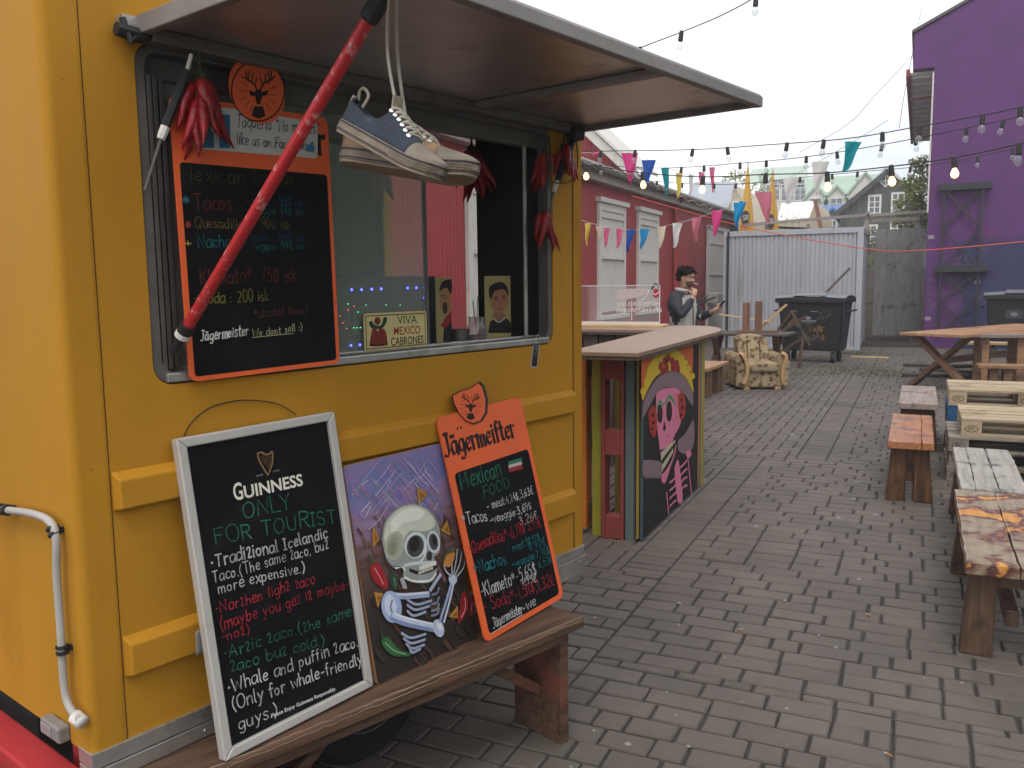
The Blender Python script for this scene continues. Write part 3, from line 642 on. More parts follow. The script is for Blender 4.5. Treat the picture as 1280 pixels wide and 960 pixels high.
# handle, drawn black arc, small bracket
hp = tw(246, 800, -.012); b = MB(); b.box(hp + Vector((-.016, -.02, -.035)), hp + Vector((.03, .012, .035)), mat('grey_metal', (.33, .32, .3), .5, .2, 14, metal=.4)); b.build('latch', None, TR, bevel=.012, segs=3)
b = MB(); b.tube(catmull([tw(u, v, -.006) for u, v in ((230, 545), (240, 528), (262, 510), (295, 501), (325, 501), (350, 506), (370, 518))], 6), .0016, BLK, 6); b.build('wire', BLK, TR)
# pen shaped sticker
A = Art(TM, -.0015, (560, 400, 7.5))
A.poly([(830, 140), (855, 145), (862, 165), (860, 210), (838, 445), (822, 455), (778, 440), (770, 425), (805, 210), (825, 150)], (178, 170, 165)); A.poly([(832, 146), (856, 152), (852, 192), (826, 186)], (48, 30, 28))
A.poly([(822, 186), (856, 194), (852, 220), (812, 212)], (165, 160, 160)); A.poly([(810, 212), (853, 220), (832, 440), (782, 430)], (30, 30, 32)); A.poly([(806, 225), (850, 232), (846, 290), (800, 280)], (70, 72, 78))
for k in range(5): A.line([(830 - k * 4, 240 + k * 22), (842 - k * 4, 250 + k * 22)], 5, (170, 168, 165), smooth=False)
st = A.build('pen_sticker', TR)

# ------------------------------------------------------------------ leaning boards: local x right, z up, front is -y
def panel_thing(name, label, cat, loc, lean, roll=0, rz=76, group=None):
    o = thing(name, label, cat, loc, R_(rz), group, rx=-R_(lean), ry=R_(roll)); return o
ORG = mat('orange_board', (.80, .13, .035), .45, .06, 10, spec=.4)
CHK = mat('chalkboard', (.0065, .0065, .008), .6, .35, 7, spec=.12, dirt=(.013, .013, .016), dirt_amt=.35)
G_, W_, R1, Y_, B_, T_ = (50, 112, 92), (176, 174, 172), (150, 44, 52), (150, 135, 50), (42, 86, 120), (40, 120, 125)
two = {'t': '2t'}

# bench under the boards
BW = wood('bench_wood', (.15, .085, .055), (.045, .026, .018), 0, 4, .6, stain=(.20, .06, .045), amt=.12)
bq = [onz(726, 765, .45), onz(690, 752, .45)]
BZ = .45
e0 = TMi @ onz(731, 771, BZ); e1 = TMi @ onz(300, 948, BZ); e2 = TMi @ onz(702, 757, BZ)
BEN = thing('bench', 'long brown wooden bench with worn plank seat carrying the leaning menu boards', 'bench', TM @ Vector((e0.x - .8, (e0.y + -.12) / 2, 0)), R_(76))
ang = math.atan2(e0.y - e1.y, e0.x - e1.x); BEN.rotation_euler.z += ang; BM = world_matrix(BEN); BI = BM.inverted()
f0 = BI @ onz(731, 771, BZ); f1 = BI @ onz(300, 948, BZ)
yf = f0.y; xr = f0.x; yb = yf + .30; xl = f1.x - .25
b = MB(); n = 26
b.box((xl, yf, BZ - .038), (xr, yf + .165, BZ), BW); b.box((xl + .004, yf + .168, BZ - .038), (xr - .012, yb, BZ - .001), BW); bs_ = b.build('seat', BW, BEN, bevel=.006, segs=3); b = MB(); WE = wood('worn_edge', (.34, .22, .13), (.16, .09, .06), 0, 5, .7); x = xl; n_ = 60; vs = []
for i_ in range(n_ + 1):
    x = xl + .01 + (xr - xl - .02) * i_ / n_; h_ = .007 + .006 * random.random(); d_ = .006 + .007 * random.random(); vs += [(x, yf - .0012, BZ - h_), (x, yf + .0028, BZ - .0014), (x, yf + d_, BZ + .0012)]
b.add(vs, [(i_ * 3 + k, i_ * 3 + 3 + k, i_ * 3 + 4 + k, i_ * 3 + 1 + k) for i_ in range(n_) for k in (0, 1)], WE); b.build('worn_edge', WE, bs_, solid=.0)
for x in (xr - .085, xl + .32):
    b = MB(); b.box((x, yf + .035, 0), (x + .04, yb - .03, BZ - .039), BW); b.build('leg', BW, BEN, bevel=.004)
for x0_, x1_ in ((xr - .09, xr - .42), (xl + .36, xl + .66)): MB().beam((x0_, yf + .15, .17), (x1_, yf + .15, BZ - .05), .05, .035, BW).build('brace', BW, BEN, bevel=.003)
b = MB(); b.box((xl + .06, yf + .02, BZ - .075), (xr - .06, yf + .045, BZ - .039), BW); b.build('apron', BW, BEN, bevel=.003)

# Guinness chalkboard
def board_from_px(name, label, cat, bl, br, tl, zb, ytop, rz=76):
    """bottom corners on height zb, top edge leaning to the plane y=ytop of the truck; returns thing, width, height"""
    a, c = onz(*bl, zb), onz(*br, zb); t = TM @ tw(*tl, ytop)
    ex = (c - a); ex.z = 0; W = ex.length; ex.normalize(); up = t - a; roll_off = up.dot(ex)
    inn = Vector((-ex.y, ex.x, 0)); lean = math.atan2(up.dot(inn), up.z); H = math.hypot(up.dot(inn), up.z)
    o = thing(name, label, cat, a, math.atan2(ex.y, ex.x), rx=-lean)
    o.rotation_mode = 'YXZ'; o.rotation_euler = Matrix.Identity(3).to_euler('YXZ'); o.rotation_euler = (-lean, max(math.atan2(roll_off, H), -R_(2.3)), math.atan2(ex.y, ex.x)); return o, W, H
GB, gw, gh = board_from_px('chalkboard', 'silver framed black beer chalkboard lettered ONLY FOR TOURIST leaning on the truck', 'menu board', (279, 953), (466, 860), (218, 548), BZ + .001, -.032)
FRM = mat('snap_frame', (.52, .50, .47), .45, .06, 10, metal=.25, dirt=(.4, .37, .33), dirt_amt=.15)
gbk = MB().box((.01, .004, .01), (gw - .01, .018, gh - .01), CHK).build('panel', CHK, GB)
b = MB(); fw_ = .025
for poly in ([(0, 0), (gw, 0), (gw - fw_, fw_), (fw_, fw_)], [(gw, 0), (gw, gh), (gw - fw_, gh - fw_), (gw - fw_, fw_)], [(gw, gh), (0, gh), (fw_, gh - fw_), (gw - fw_, gh - fw_)], [(0, gh), (0, 0), (fw_, fw_), (fw_, gh - fw_)]):
    b2 = MB(); ins = [(p[0] + (gw / 2 - p[0]) * .004, p[1] + (gh / 2 - p[1]) * .004) for p in poly]; b.prism(ins, -.008, .02, FRM)
b.build('frame', FRM, GB, bevel=.004, segs=3)
M = world_matrix(GB)
A = Art(M, .0036, (200, 500, 4))
HARP = (140, 108, 70)
A.line([(487, 268), (510, 262), (525, 272), (545, 270), (560, 258)], 9, HARP); A.line([(488, 270), (495, 300), (520, 345), (540, 376)], 9, HARP); A.line([(562, 262), (562, 310), (552, 345), (540, 374)], 8, HARP)
for k in range(5): A.line([(506 + k * 11, 278), (515 + k * 9, 312 + k * 10)], 2, HARP, smooth=False)
A.text('ESTD', (483, 384), (515, 376), 7, (190, 188, 180), thick=.16, jit=0); A.text('1759', (563, 362), (596, 354), 7, (190, 188, 180), thick=.16, jit=0)
CRM = (225, 222, 205)
A.font('G', (372, 506), (418, 496), 90, CRM, .016); A.font('UINNESS', (424, 494), (716, 428), 66, CRM, .022)
A.text('ONLY', (412, 588), (655, 545), 78, G_, thick=.085); A.text('FOR TOURIST', (275, 718), (884, 614), 82, G_, thick=.075)
A.text('•Traditional Icelandic', (255, 842), (835, 690), 66, W_, thick=.12, alt=two); A.text('Taco.(The same taco, but', (262, 915), (838, 745), 60, W_, thick=.09, alt=two); A.text('more expensive.)', (285, 965), (720, 855), 58, W_, thick=.10)
A.crop = (220, 720, 4)
A.text('•Northen light taco', (196, 190), (690, 35), 60, R1, thick=.085, alt=two); A.text('(maybe you get it maybe-', (215, 272), (858, 55), 62, R1, thick=.085, alt=two); A.text('-not)', (218, 325), (362, 285), 52, R1, thick=.09, alt=two)
A.text('•Artic taco.(the same', (232, 412), (868, 200), 62, G_, thick=.085, alt=two); A.text('taco but cold.)', (262, 478), (735, 340), 62, G_, thick=.09, alt=two)
A.text('•Whale and puffin taco.', (250, 588), (900, 346), 68, W_, thick=.10, alt=two); A.text('(Only for whale-friendly', (272, 672), (918, 432), 68, W_, thick=.10, alt=two); A.text('guys.)', (300, 765), (495, 690), 66, W_, thick=.10)
A.font('Please Enjoy Guinness Responsibly.', (464, 712), (786, 573), 27, (225, 222, 218), .01)
A.font('The words and harp device are trade marks, all rights reserved', (464, 748), (796, 588), 8, (170, 168, 165))
A.build('lettering', gbk)

# skeleton painting
PB, pw, ph = board_from_px('painting', 'painted board of a white skeleton holding a taco against a purple sky', 'painting', (472, 857), (594, 798), (428, 583), BZ + .001, -.034)
def sky_paint():
    m, t, b = _new('painted_sky'); tcn = node(t, 'ShaderNodeTexCoord'); sx = node(t, 'ShaderNodeSeparateXYZ'); t.links.new(tcn.outputs['Object'], sx.inputs[0])
    n = node(t, 'ShaderNodeTexNoise', Scale=7, Detail=6, Roughness=.6, Distortion=1.5); mp_ = node(t, 'ShaderNodeMapping', Scale=(1, 1, 1)); mp_.inputs['Rotation'].default_value = (0, .7, 0); mp_.inputs['Scale'].default_value = (.6, 1, 2.4)
    t.links.new(tcn.outputs['Object'], mp_.inputs[0]); t.links.new(mp_.outputs[0], n.inputs['Vector'])
    md = node(t, 'ShaderNodeMath', _operation='MULTIPLY_ADD'); md.inputs[1].default_value = .5; md.inputs[2].default_value = -.27; t.links.new(n.outputs['Fac'], md.inputs[0])
    dv = node(t, 'ShaderNodeMath', _operation='DIVIDE'); dv.inputs[1].default_value = ph; t.links.new(sx.outputs[2], dv.inputs[0])
    ad = node(t, 'ShaderNodeMath', _operation='ADD'); t.links.new(dv.outputs[0], ad.inputs[0]); t.links.new(md.outputs[0], ad.inputs[1])
    r = node(t, 'ShaderNodeValToRGB'); e = r.color_ramp.elements; e[0].position = .0; e[0].color = (.022, .016, .014, 1); e[1].position = 1; e[1].color = (.25, .17, .34, 1)
    for p, c in ((.3, (.03, .022, .018)), (.5, (.11, .06, .048)), (.62, (.20, .12, .14)), (.74, (.27, .18, .33)), (.88, (.15, .17, .38))): q = r.color_ramp.elements.new(p); q.color = (*c, 1)
    t.links.new(ad.outputs[0], r.inputs[0]); t.links.new(r.outputs[0], b.inputs['Base Color']); b.inputs['Roughness'].default_value = .45; return m
SKP = sky_paint(); EDG = wood('painting_edge', (.42, .22, .11), (.28, .14, .07), 2)
b = MB(); b.prism(rrect(0, 0, pw, ph, .012), .002, .016, EDG); b.build('backing', EDG, PB)
b = MB(); b.prism(rrect(.002, .002, pw - .002, ph - .002, .011), -.001, .001, SKP); pnl = b.build('panel', SKP, PB)
A = Art(world_matrix(PB), -.0012, (420, 540, 3))
WS, BN, BN2, BN3, DKB = (190, 186, 200), (205, 206, 190), (165, 168, 150), (120, 122, 112), (40, 32, 34)
for a, c_ in (((255, 100), (350, 205)), ((140, 180), (230, 280)), ((95, 300), (190, 190)), ((215, 150), (180, 240)), ((275, 190), (320, 165)), ((110, 320), (130, 280)), ((370, 290), (385, 260)), ((60, 235), (120, 180))):
    A.line([a, c_], 4, WS, smooth=False)
A.line([(140, 190), (185, 225), (228, 272)], 8, (140, 128, 160)); A.line([(258, 104), (300, 150), (340, 200)], 7, (140, 134, 165))
rb = random.Random(21)
def strokes(n, x0, x1, y0, y1, cols, dx, dy, wd):
    for k in range(n):
        x, y = rb.uniform(x0, x1), rb.uniform(y0, y1); L_ = rb.uniform(.5, 1.2); c = rb.choice(cols); c = tuple(max(0, min(255, q + rb.uniform(-7, 7))) for q in c); c = tuple(int(q / 6) * 6 for q in c)
        A.line([(x, y), (x + dx * L_ * .5 + rb.uniform(-6, 6), y + dy * L_ * .5 + rb.uniform(-6, 6)), (x + dx * L_, y + dy * L_)], rb.uniform(.4, 1) * wd, c)
strokes(34, 60, 380, 105, 300, [(150, 122, 178), (132, 122, 182), (160, 130, 170), (124, 116, 160), (140, 112, 150)], 40, 50, 16)
strokes(22, 170, 330, 100, 250, [(120, 128, 184), (150, 140, 190), (172, 160, 196)], 50, 60, 9)
strokes(30, 70, 430, 310, 560, [(110, 76, 72), (92, 66, 66), (122, 86, 84), (84, 62, 62)], 30, 60, 17)
strokes(34, 120, 480, 560, 850, [(62, 46, 40), (78, 54, 46), (54, 42, 38), (88, 64, 54)], 40, 50, 18)
strokes(12, 120, 360, 110, 280, [(206, 194, 216), (186, 176, 210)], -70, 90, 2.5)
CHP, CHP2 = (178, 128, 52), (140, 92, 36)
for tri in ([(300, 205), (340, 235), (303, 270)], [(132, 348), (158, 400), (134, 436)], [(412, 330), (425, 388), (388, 370)], [(138, 600), (172, 605), (152, 660)], [(452, 650), (452, 698), (418, 692)]):
    A.poly(tri, CHP); cx = sum(p[0] for p in tri) / 3; cy = sum(p[1] for p in tri) / 3; A.poly([((p[0] + cx) / 2 + 3, (p[1] + cy) / 2 + 3) for p in tri], CHP2)
def pepper(pts, wd, c, hl, stem):
    A.poly(pts, c, True); A.line(hl, wd * .3, (220, 150, 150) if c[0] > c[1] else (140, 170, 130)); A.line(stem, 6, (40, 78, 44))
pepper([(122, 505), (140, 490), (160, 500), (188, 560), (186, 588), (168, 582), (135, 555)], 14, (160, 34, 42), [(140, 510), (160, 545), (172, 570)], [(135, 498), (125, 480), (115, 460)])
pepper([(465, 610), (480, 595), (492, 640), (478, 690), (452, 715), (458, 670)], 14, (140, 30, 38), [(478, 620), (480, 660), (465, 695)], [(478, 600), (478, 575)])
pepper([(496, 640), (510, 600), (515, 640), (508, 680), (494, 690)], 8, (110, 24, 34), [(505, 640), (502, 670)], [(508, 615), (510, 600)])
pepper([(200, 530), (220, 535), (228, 565), (220, 595), (200, 570)], 9, (44, 72, 56), [(212, 545), (218, 575)], [(208, 534), (200, 515)])
pepper([(165, 775), (190, 770), (230, 815), (276, 828), (262, 840), (205, 836), (170, 800)], 12, (52, 100, 60), [(180, 790), (215, 820), (255, 832)], [(172, 778), (162, 740)])
# ribs, spine
for k, (y, x0, x1) in enumerate(((640, 262, 352), (660, 262, 345), (682, 262, 330), (765, 240, 330), (785, 248, 328), (805, 258, 325), (820, 270, 310))):
    A.line([(x0, y - 12), ((x0 + x1) / 2 - 10, y + 8), (x1, y - 8)], 15, DKB); A.line([(x0, y - 12), ((x0 + x1) / 2 - 10, y + 6), (x1, y - 8)], 10, (150, 160, 185))
for y in (590, 625, 650, 668): A.line([(352, y + 20), (372, y + 14), (380, y - 6)], 9, (120, 128, 150))
A.line([(242, 552), (252, 585), (248, 605)], 20, (165, 168, 170)); A.poly([(240, 585), (330, 600), (360, 580), (350, 620), (240, 615)], (60, 40, 34))
A.line([(185, 610), (250, 615), (340, 608)], 24, (150, 162, 195)); A.line([(190, 604), (250, 609), (338, 602)], 9, (205, 210, 222)); A.line([(348, 592), (365, 565), (385, 535)], 15, (170, 178, 195))
A.ell(202, 655, 38, 60, (160, 176, 212), -8); A.ell(198, 650, 22, 42, (200, 208, 226), -8); A.line([(205, 630), (198, 655), (206, 680)], 8, (110, 122, 160))
A.line([(205, 690), (260, 712), (370, 735)], 34, (128, 142, 180)); A.line([(208, 684), (262, 704), (370, 728)], 20, (190, 200, 222)); A.line([(215, 682), (265, 698), (360, 720)], 6, (225, 228, 235))
A.ell(378, 735, 20, 34, (180, 192, 216), -15); A.ell(382, 728, 10, 18, (222, 226, 235), -15)
A.line([(382, 712), (405, 640), (428, 560)], 13, (150, 164, 200)); A.line([(398, 712), (418, 640), (436, 560)], 10, (196, 204, 222))
A.ell(432, 550, 16, 22, (190, 198, 214))
for x0, y0, x1, y1, x2, y2 in ((424, 540, 405, 520, 398, 498), (428, 532, 428, 490, 430, 440), (434, 532, 444, 480, 448, 440), (440, 535, 458, 490, 464, 448), (444, 545, 470, 510, 476, 485)):
    A.line([(x0, y0), (x1, y1), (x2, y2)], 9, (60, 54, 58)); A.line([(x0, y0), (x1, y1), (x2, y2)], 6, (176, 180, 190))
A.poly([(395, 498), (405, 460), (428, 448), (440, 460), (420, 505)], (190, 130, 60), True); A.line([(398, 480), (410, 452), (436, 445)], 9, (62, 96, 50)); A.line([(402, 470), (415, 455), (432, 452)], 4, (160, 50, 40))
# skull
A.poly([(165, 400), (180, 330), (230, 282), (290, 270), (345, 295), (378, 350), (384, 410), (380, 450), (360, 470), (372, 500), (365, 545), (335, 566), (270, 560), (245, 540), (246, 508), (210, 510), (180, 470)], (150, 156, 150), True)
A.poly([(172, 395), (186, 335), (232, 288), (288, 276), (338, 298), (366, 345), (330, 372), (270, 372), (240, 420), (225, 470), (190, 450)], BN, True)
A.poly([(195, 340), (240, 296), (290, 284), (325, 300), (300, 330), (240, 345), (205, 385)], (228, 228, 214), True)
A.ell(212, 425, 36, 54, (176, 178, 160), 12); A.ell(210, 427, 29, 46, BN2, 12); A.ell(206, 431, 21, 37, (150, 152, 132), 12); A.ell(203, 436, 13, 25, (136, 138, 118), 12)
A.ell(292, 424, 42, 50, (208, 214, 220), 10); A.ell(290, 428, 32, 42, (70, 70, 68), 10); A.ell(286, 420, 20, 28, (38, 36, 36), 10)
A.ell(358, 412, 24, 42, (200, 206, 214), -8); A.ell(358, 412, 17, 32, (74, 72, 70), -8); A.ell(362, 406, 9, 20, (34, 32, 32), -8)
A.poly([(340, 445), (352, 455), (350, 480), (335, 478), (332, 462)], (52, 48, 48), True); A.line([(330, 440), (322, 470), (305, 490)], 8, (222, 226, 230))
A.line([(250, 500), (290, 492), (365, 490)], 12, (206, 210, 212)); A.poly([(268, 510), (310, 520), (368, 496), (364, 516), (310, 534), (270, 524)], (38, 32, 32), True)
for k in range(9): A.ell(308 + k * 7, 510 - k * 2.3, 4, 9, (222, 220, 205)); 
for k in range(7): A.ell(304 + k * 8, 528 - k * 3, 4, 6, (200, 198, 184))
A.line([(250, 545), (290, 560), (345, 555), (366, 530)], 9, (222, 224, 220)); A.line([(215, 510), (240, 505), (250, 520)], 8, (222, 224, 226)); A.line([(178, 470), (200, 500), (240, 505)], 5, (110, 116, 118))
A.build('picture', pnl)

# orange board on the bench
JB, jw, jh = board_from_px('menu_board', 'orange bordered Mexican food menu board with stag badge standing on bench end', 'menu board', (607, 804), (706, 752), (540, 523), BZ + .001, -.034)
b = MB(); b.prism(rrect(0, 0, jw, jh, .025), 0, .006, ORG); jo = b.build('panel', ORG, JB)
M = world_matrix(JB); A = Art(M, 0, (520, 460, 2.668))
A._poly(rrect(.026, .018, jw - .020, jh * .745, .016), CHK)
BLT = (34, 20, 22)
A.text('Jägermeister', (98, 298), (332, 228), 74, BLT, thick=.225, nib=R_(38), jit=0, alt={'s': 'f'}, ang=True)
for x, y in ((138, 202), (149, 199)): A.ell(x, y, 3.4, 4, BLT)
A.text('Mexican', (152, 408), (285, 356), 62, G_, thick=.085); A.text('FOOD', (226, 432), (314, 398), 36, G_, thick=.11)
A.poly([(306, 312), (350, 300), (354, 318), (308, 330)], (52, 120, 95)); A.poly([(307, 324), (351, 312), (352, 326), (308, 338)], (195, 190, 180)); A.poly([(308, 334), (352, 322), (355, 336), (310, 348)], (150, 44, 50))
A.text('- meat:4,14$,3,63€', (238, 476), (390, 420), 28, W_, thick=.11); A.text('*Tacos', (155, 527), (236, 507), 40, W_, thick=.10); A.text('-veaggie:3,69$', (248, 522), (384, 470), 28, W_, thick=.11); A.text('3,26€', (344, 524), (404, 502), 28, W_, thick=.11)
A.text('•Quesadillas*-6,78$ 5,93€', (178, 618), (415, 530), 42, R1, thick=.085)
A.text('- meat:10,17$', (302, 618), (410, 575), 28, T_, thick=.11); A.text('8,90€', (372, 610), (428, 590), 24, T_, thick=.11)
A.text('+Nachos', (190, 687), (298, 655), 46, T_, thick=.09); A.text('-veaggie:7,46$', (315, 668), (440, 618), 28, T_, thick=.11); A.text('6,53€', (404, 666), (450, 648), 24, T_, thick=.11)
A.text('-Klameto*-5,65$', (212, 766), (396, 690), 48, W_, thick=.085); A.text('4,95€', (346, 728), (396, 712), 26, W_, thick=.11)
A.text('- Soda*-1,51$,1,32€', (220, 815), (456, 722), 44, R1, thick=.085)
A.text('Jägermeister', (248, 868), (346, 815), 36, W_, thick=.12, slant=.15); A.text('-we', (348, 818), (392, 790), 34, W_, thick=.10); A.line([(242, 885), (346, 822)], 3.2, W_, smooth=False)
A.build('lettering', jo)
# shield badge
bdg = lambda pts: [tuple(A.P(*p)) for p in pts]
sh = [(118, 92), (145, 76), (180, 66), (210, 45), (224, 60), (236, 105), (234, 150), (218, 178), (192, 188), (165, 178), (140, 150), (124, 118)]
b = MB(); b.prism(bdg(sh), -.006, -.001, BLK); jb = b.build('badge', BLK, JB)
A = Art(M, -.0062, (520, 460, 2.668)); cx, cy = 180, 122
A.poly([((x - cx) * .92 + cx, (y - cy) * .93 + cy) for x, y in sh], ORG); stag(A, 182, 126, 50, (44, 20, 20), 1.0, .9); A.build('emblem', jb)

# menu in the hatch
ms0 = tw(238, 478, -.022)
HB = thing('menu_board', 'tall orange edged Mexican menu chalkboard hanging at left of the serving hatch', 'menu board', TM @ ms0, R_(76))
HB.rotation_mode = 'YXZ'; HB.rotation_euler = (0, R_(-1.0), R_(76))
M = world_matrix(HB); Mi = M.inverted()
def hb(u, v):
    q = Mi @ onp(u, v, M.translation, TN); return q.x, q.z
hw = hb(425, 455)[0]; hh = hb(413, 148)[1]
b = MB(); b.prism(rrect(0, 0, hw, hh, .022), 0, .006, ORG); ho = b.build('panel', ORG, HB)
ex_, ez_ = hb(322, 113); rr_ = .082
b = MB(); b.prism([(ex_ + rr_ * math.cos(2 * math.pi * k / 36), ez_ + rr_ * math.sin(2 * math.pi * k / 36)) for k in range(36)], -.002, .003, ORG); bd = b.build('badge', ORG, HB)
A = Art(M, -.0022, (160, 0, 4))
u_ = A.unit(650, 450); rpx = rr_ / u_
A.line([(650 + .80 * rpx * math.cos(2 * math.pi * k / 40), 452 + .93 * rpx * math.sin(2 * math.pi * k / 40)) for k in range(41)], 7, (30, 18, 18)); stag(A, 652, 465, 135, (30, 18, 18), .9, .85); A.build('emblem', bd)
A = Art(M, 0, (180, 220, 3.918))
A._poly(rrect(.013, .012, hw - .012, hb(300, 206)[1] - .006, .010), CHK)
A.text('Mexican Natur', (175, 20), (740, 48), 80, (74, 72, 36), thick=.055)
A.text('Tacos', (245, 165), (430, 165), 75, (96, 44, 40), thick=.08); A.text('*', (190, 160), (220, 160), 60, T_, thick=.12)
A.text('- meat : 550 isk', (500, 142), (778, 148), 40, B_, thick=.10); A.text('- veggie 490 isk.', (500, 190), (790, 192), 38, (36, 100, 100), thick=.10)
A.text('Quesadillas - 900 isk', (245, 255), (715, 260), 52, (100, 88, 50), thick=.075); A.ell(212, 238, 14, 17, (125, 55, 50))
A.text('Nachos =', (258, 350), (500, 352), 62, (30, 92, 96), thick=.09); A.text('meat : 1350 isk', (520, 320), (782, 318), 36, (34, 66, 92), thick=.10); A.text('Veggie: 990 isk', (520, 362), (782, 358), 36, (36, 100, 100), thick=.10); A.text('+', (195, 350), (228, 350), 40, (170, 160, 60), thick=.14)
A.text('Klamato*: 750 isk', (270, 532), (740, 515), 75, (104, 56, 48), thick=.07); A.text('- soda : 200 isk', (235, 625), (605, 612), 58, (128, 124, 54), thick=.08)
A.text('*alcohol free:)', (528, 695), (790, 672), 42, (104, 66, 52), thick=.08); A.text('Jägermeister', (265, 806), (500, 780), 52, (205, 203, 200), thick=.13, slant=.15); A.text('We dont sell :)', (520, 786), (765, 755), 36, (190, 188, 150), thick=.085); A.line([(520, 790), (720, 770)], 3, (190, 188, 150), smooth=False)
A.build('lettering', ho)
PAP = mat('paper', (.55, .54, .52), .6, .05, 8)
A = Art(M, -.001, (160, 0, 4))
pp = [(328, 530), (505, 540), (935, 610), (948, 625), (948, 780), (935, 792), (360, 745), (335, 730), (320, 690), (316, 590)]
A.text('J', (275, 715), (330, 720), 110, BLT, thick=.2, nib=R_(35), jit=0); A.text('r', (952, 770), (985, 770), 150, BLT, thick=.2, nib=R_(35), jit=0)
A.poly(pp, PAP); A.poly([(340, 560), (510, 575), (510, 742), (365, 738), (345, 720)], (38, 110, 150))
A.text('Taqueria "No mames"', (540, 636), (950, 672), 62, (40, 42, 70), thick=.075, slant=.2); A.text('like us on Facebook', (540, 722), (885, 752), 58, (40, 42, 70), thick=.075, slant=.2)
BLU = (52, 128, 160)
A.poly([(888, 722), (908, 724), (908, 758), (888, 756)], BLU); A.poly([(908, 724), (916, 708), (926, 712), (922, 728), (930, 732), (928, 758), (908, 758)], BLU)
A.text('f', (420, 735), (470, 735), 150, (190, 192, 195), thick=.2, jit=0)
A.build('paper_sign', ho)

# ------------------------------------------------------------------ things in and on the hatch
def chili(b, p, d, L, r, mt, bend):
    d = Vector(d).normalized(); sd_ = d.cross(Vector((0, 0, 1))); sd_ = sd_.normalized() if sd_.length > .01 else Vector((1, 0, 0))
    pts = []; rs = []
    for k, (t, q) in enumerate(((0, .55), (.08, .95), (.3, 1), (.6, .8), (.85, .42), (1, .08))):
        pts.append(Vector(p) + d * (L * t) + sd_ * bend * L * t * t + Vector((0, 0, -.25 * L * t * t)) + Vector((random.gauss(0, .03), random.gauss(0, .03), 0)) * L * t); rs.append(r * q * random.uniform(.8, 1.15))
    b.tube(pts, rs, mt, 8)
CH1 = mat('chili_red', (.27, .008, .013), .30, .45, 14, spec=.45, dirt=(.10, .006, .008), dirt_amt=.3, bump=.5); CH2 = mat('chili_stem', (.05, .06, .02), .7, .3, 20)
def chili_bunch(label, P0, size, n, seed, gap=1.0, cord=.06):
    rnd = random.Random(seed); o = thing('chili_bunch', label, 'chili bunch', P0, R_(76), 'bunches of red chilies hung around the hatch')
    b = MB(); st = MB()
    for k in range(n):
        a = rnd.uniform(0, 6.283); sp = rnd.uniform(.15, .85); zt = rnd.uniform(-.45, .0) * size
        d = Vector((math.cos(a) * sp, math.sin(a) * sp * .6, -1)); p = Vector((math.cos(a) * .018, math.sin(a) * .012, zt))
        chili(b, p, d, size * rnd.uniform(.5, .75), size * .098, CH1, rnd.uniform(-.25, .25)); st.tube([p + Vector((0, 0, .02)), p], .003, CH2, 5)
    b.build('chilies', CH1, o, smooth=True); st.tube([(0, 0, cord), (0, .003, 0), (0, 0, -.3 * size)], .005, CH2, 6); st.build('string', CH2, o); return o
chili_bunch('bunch of dried red chilies hanging over the paper sign on the tall menu', TM @ tw(250, 98, -.045), .155, 18, 1)
chili_bunch('bunch of red chilies hanging in the dark opening behind the sneakers', TM @ tw(590, 175, .30), .20, 14, 2)
chili_bunch('bunch of red chilies high on the yellow corner post beside the strut', TM @ tw(706, 178, -.03), .14, 12, 3)
chili_bunch('bunch of red chilies against the right window frame, upper one', TM @ tw(683, 190, .01), .14, 11, 4)
chili_bunch('bunch of red chilies at the right window frame just below the strut', TM @ tw(681, 263, -.012), .135, 11, 5)
chili_bunch('small bunch of red chilies below the hanging sneakers behind the glass', TM @ tw(473, 205, .16), .13, 9, 6)

# sign behind the glass
vs0 = tw(456, 440, .055); vs1 = tw(534, 428, .055); vt = tw(456, 392, .055)
VS = thing('tin_sign', 'cream metal sign lettered VIVA MEXICO CABRONES behind the window glass', 'sign', TM @ vs0, R_(76))
wv = vs1.x - vs0.x; hv_ = vt.z - vs0.z; CRS = mat('cream_enamel', (.62, .52, .24), .4, .1, 12, dirt=(.35, .27, .12), dirt_amt=.25)
pl = MB().prism(rrect(0, 0, wv, hv_, .012), 0, .003, CRS).build('plate', CRS, VS)
A = Art(world_matrix(VS), 0, (420, 280, 4))
def frame_line(A, x0, z0, x1, z1, wd, c):
    for a, q in (((x0, z0), (x1, z0)), ((x1, z0), (x1, z1)), ((x1, z1), (x0, z1)), ((x0, z1), (x0, z0))): A._ribbon([a, q], wd, paint(c))
frame_line(A, .008, .008, wv - .008, hv_ - .008, .003, (40, 34, 28))
A.font('VIVA', (306, 502), (406, 496), 42, (46, 100, 72), .012); A.font('MEXICO', (290, 556), (422, 548), 42, (150, 50, 52), .012); A.font('CABRONES', (275, 610), (438, 596), 42, (34, 30, 26), .012)
A.poly([(163, 492), (178, 485), (195, 505), (225, 505), (240, 465), (256, 475), (245, 505), (222, 528), (190, 528), (170, 512)], (36, 62, 46), True); A.ell(207, 485, 16, 20, (120, 50, 40))
A.poly([(180, 528), (240, 525), (258, 595), (248, 608), (175, 612), (168, 595)], (130, 48, 36), True); A.line([(170, 600), (200, 608), (255, 598)], 7, (46, 34, 26)); A.ell(208, 530, 5, 6, (210, 200, 150))
A.build('lettering', pl)
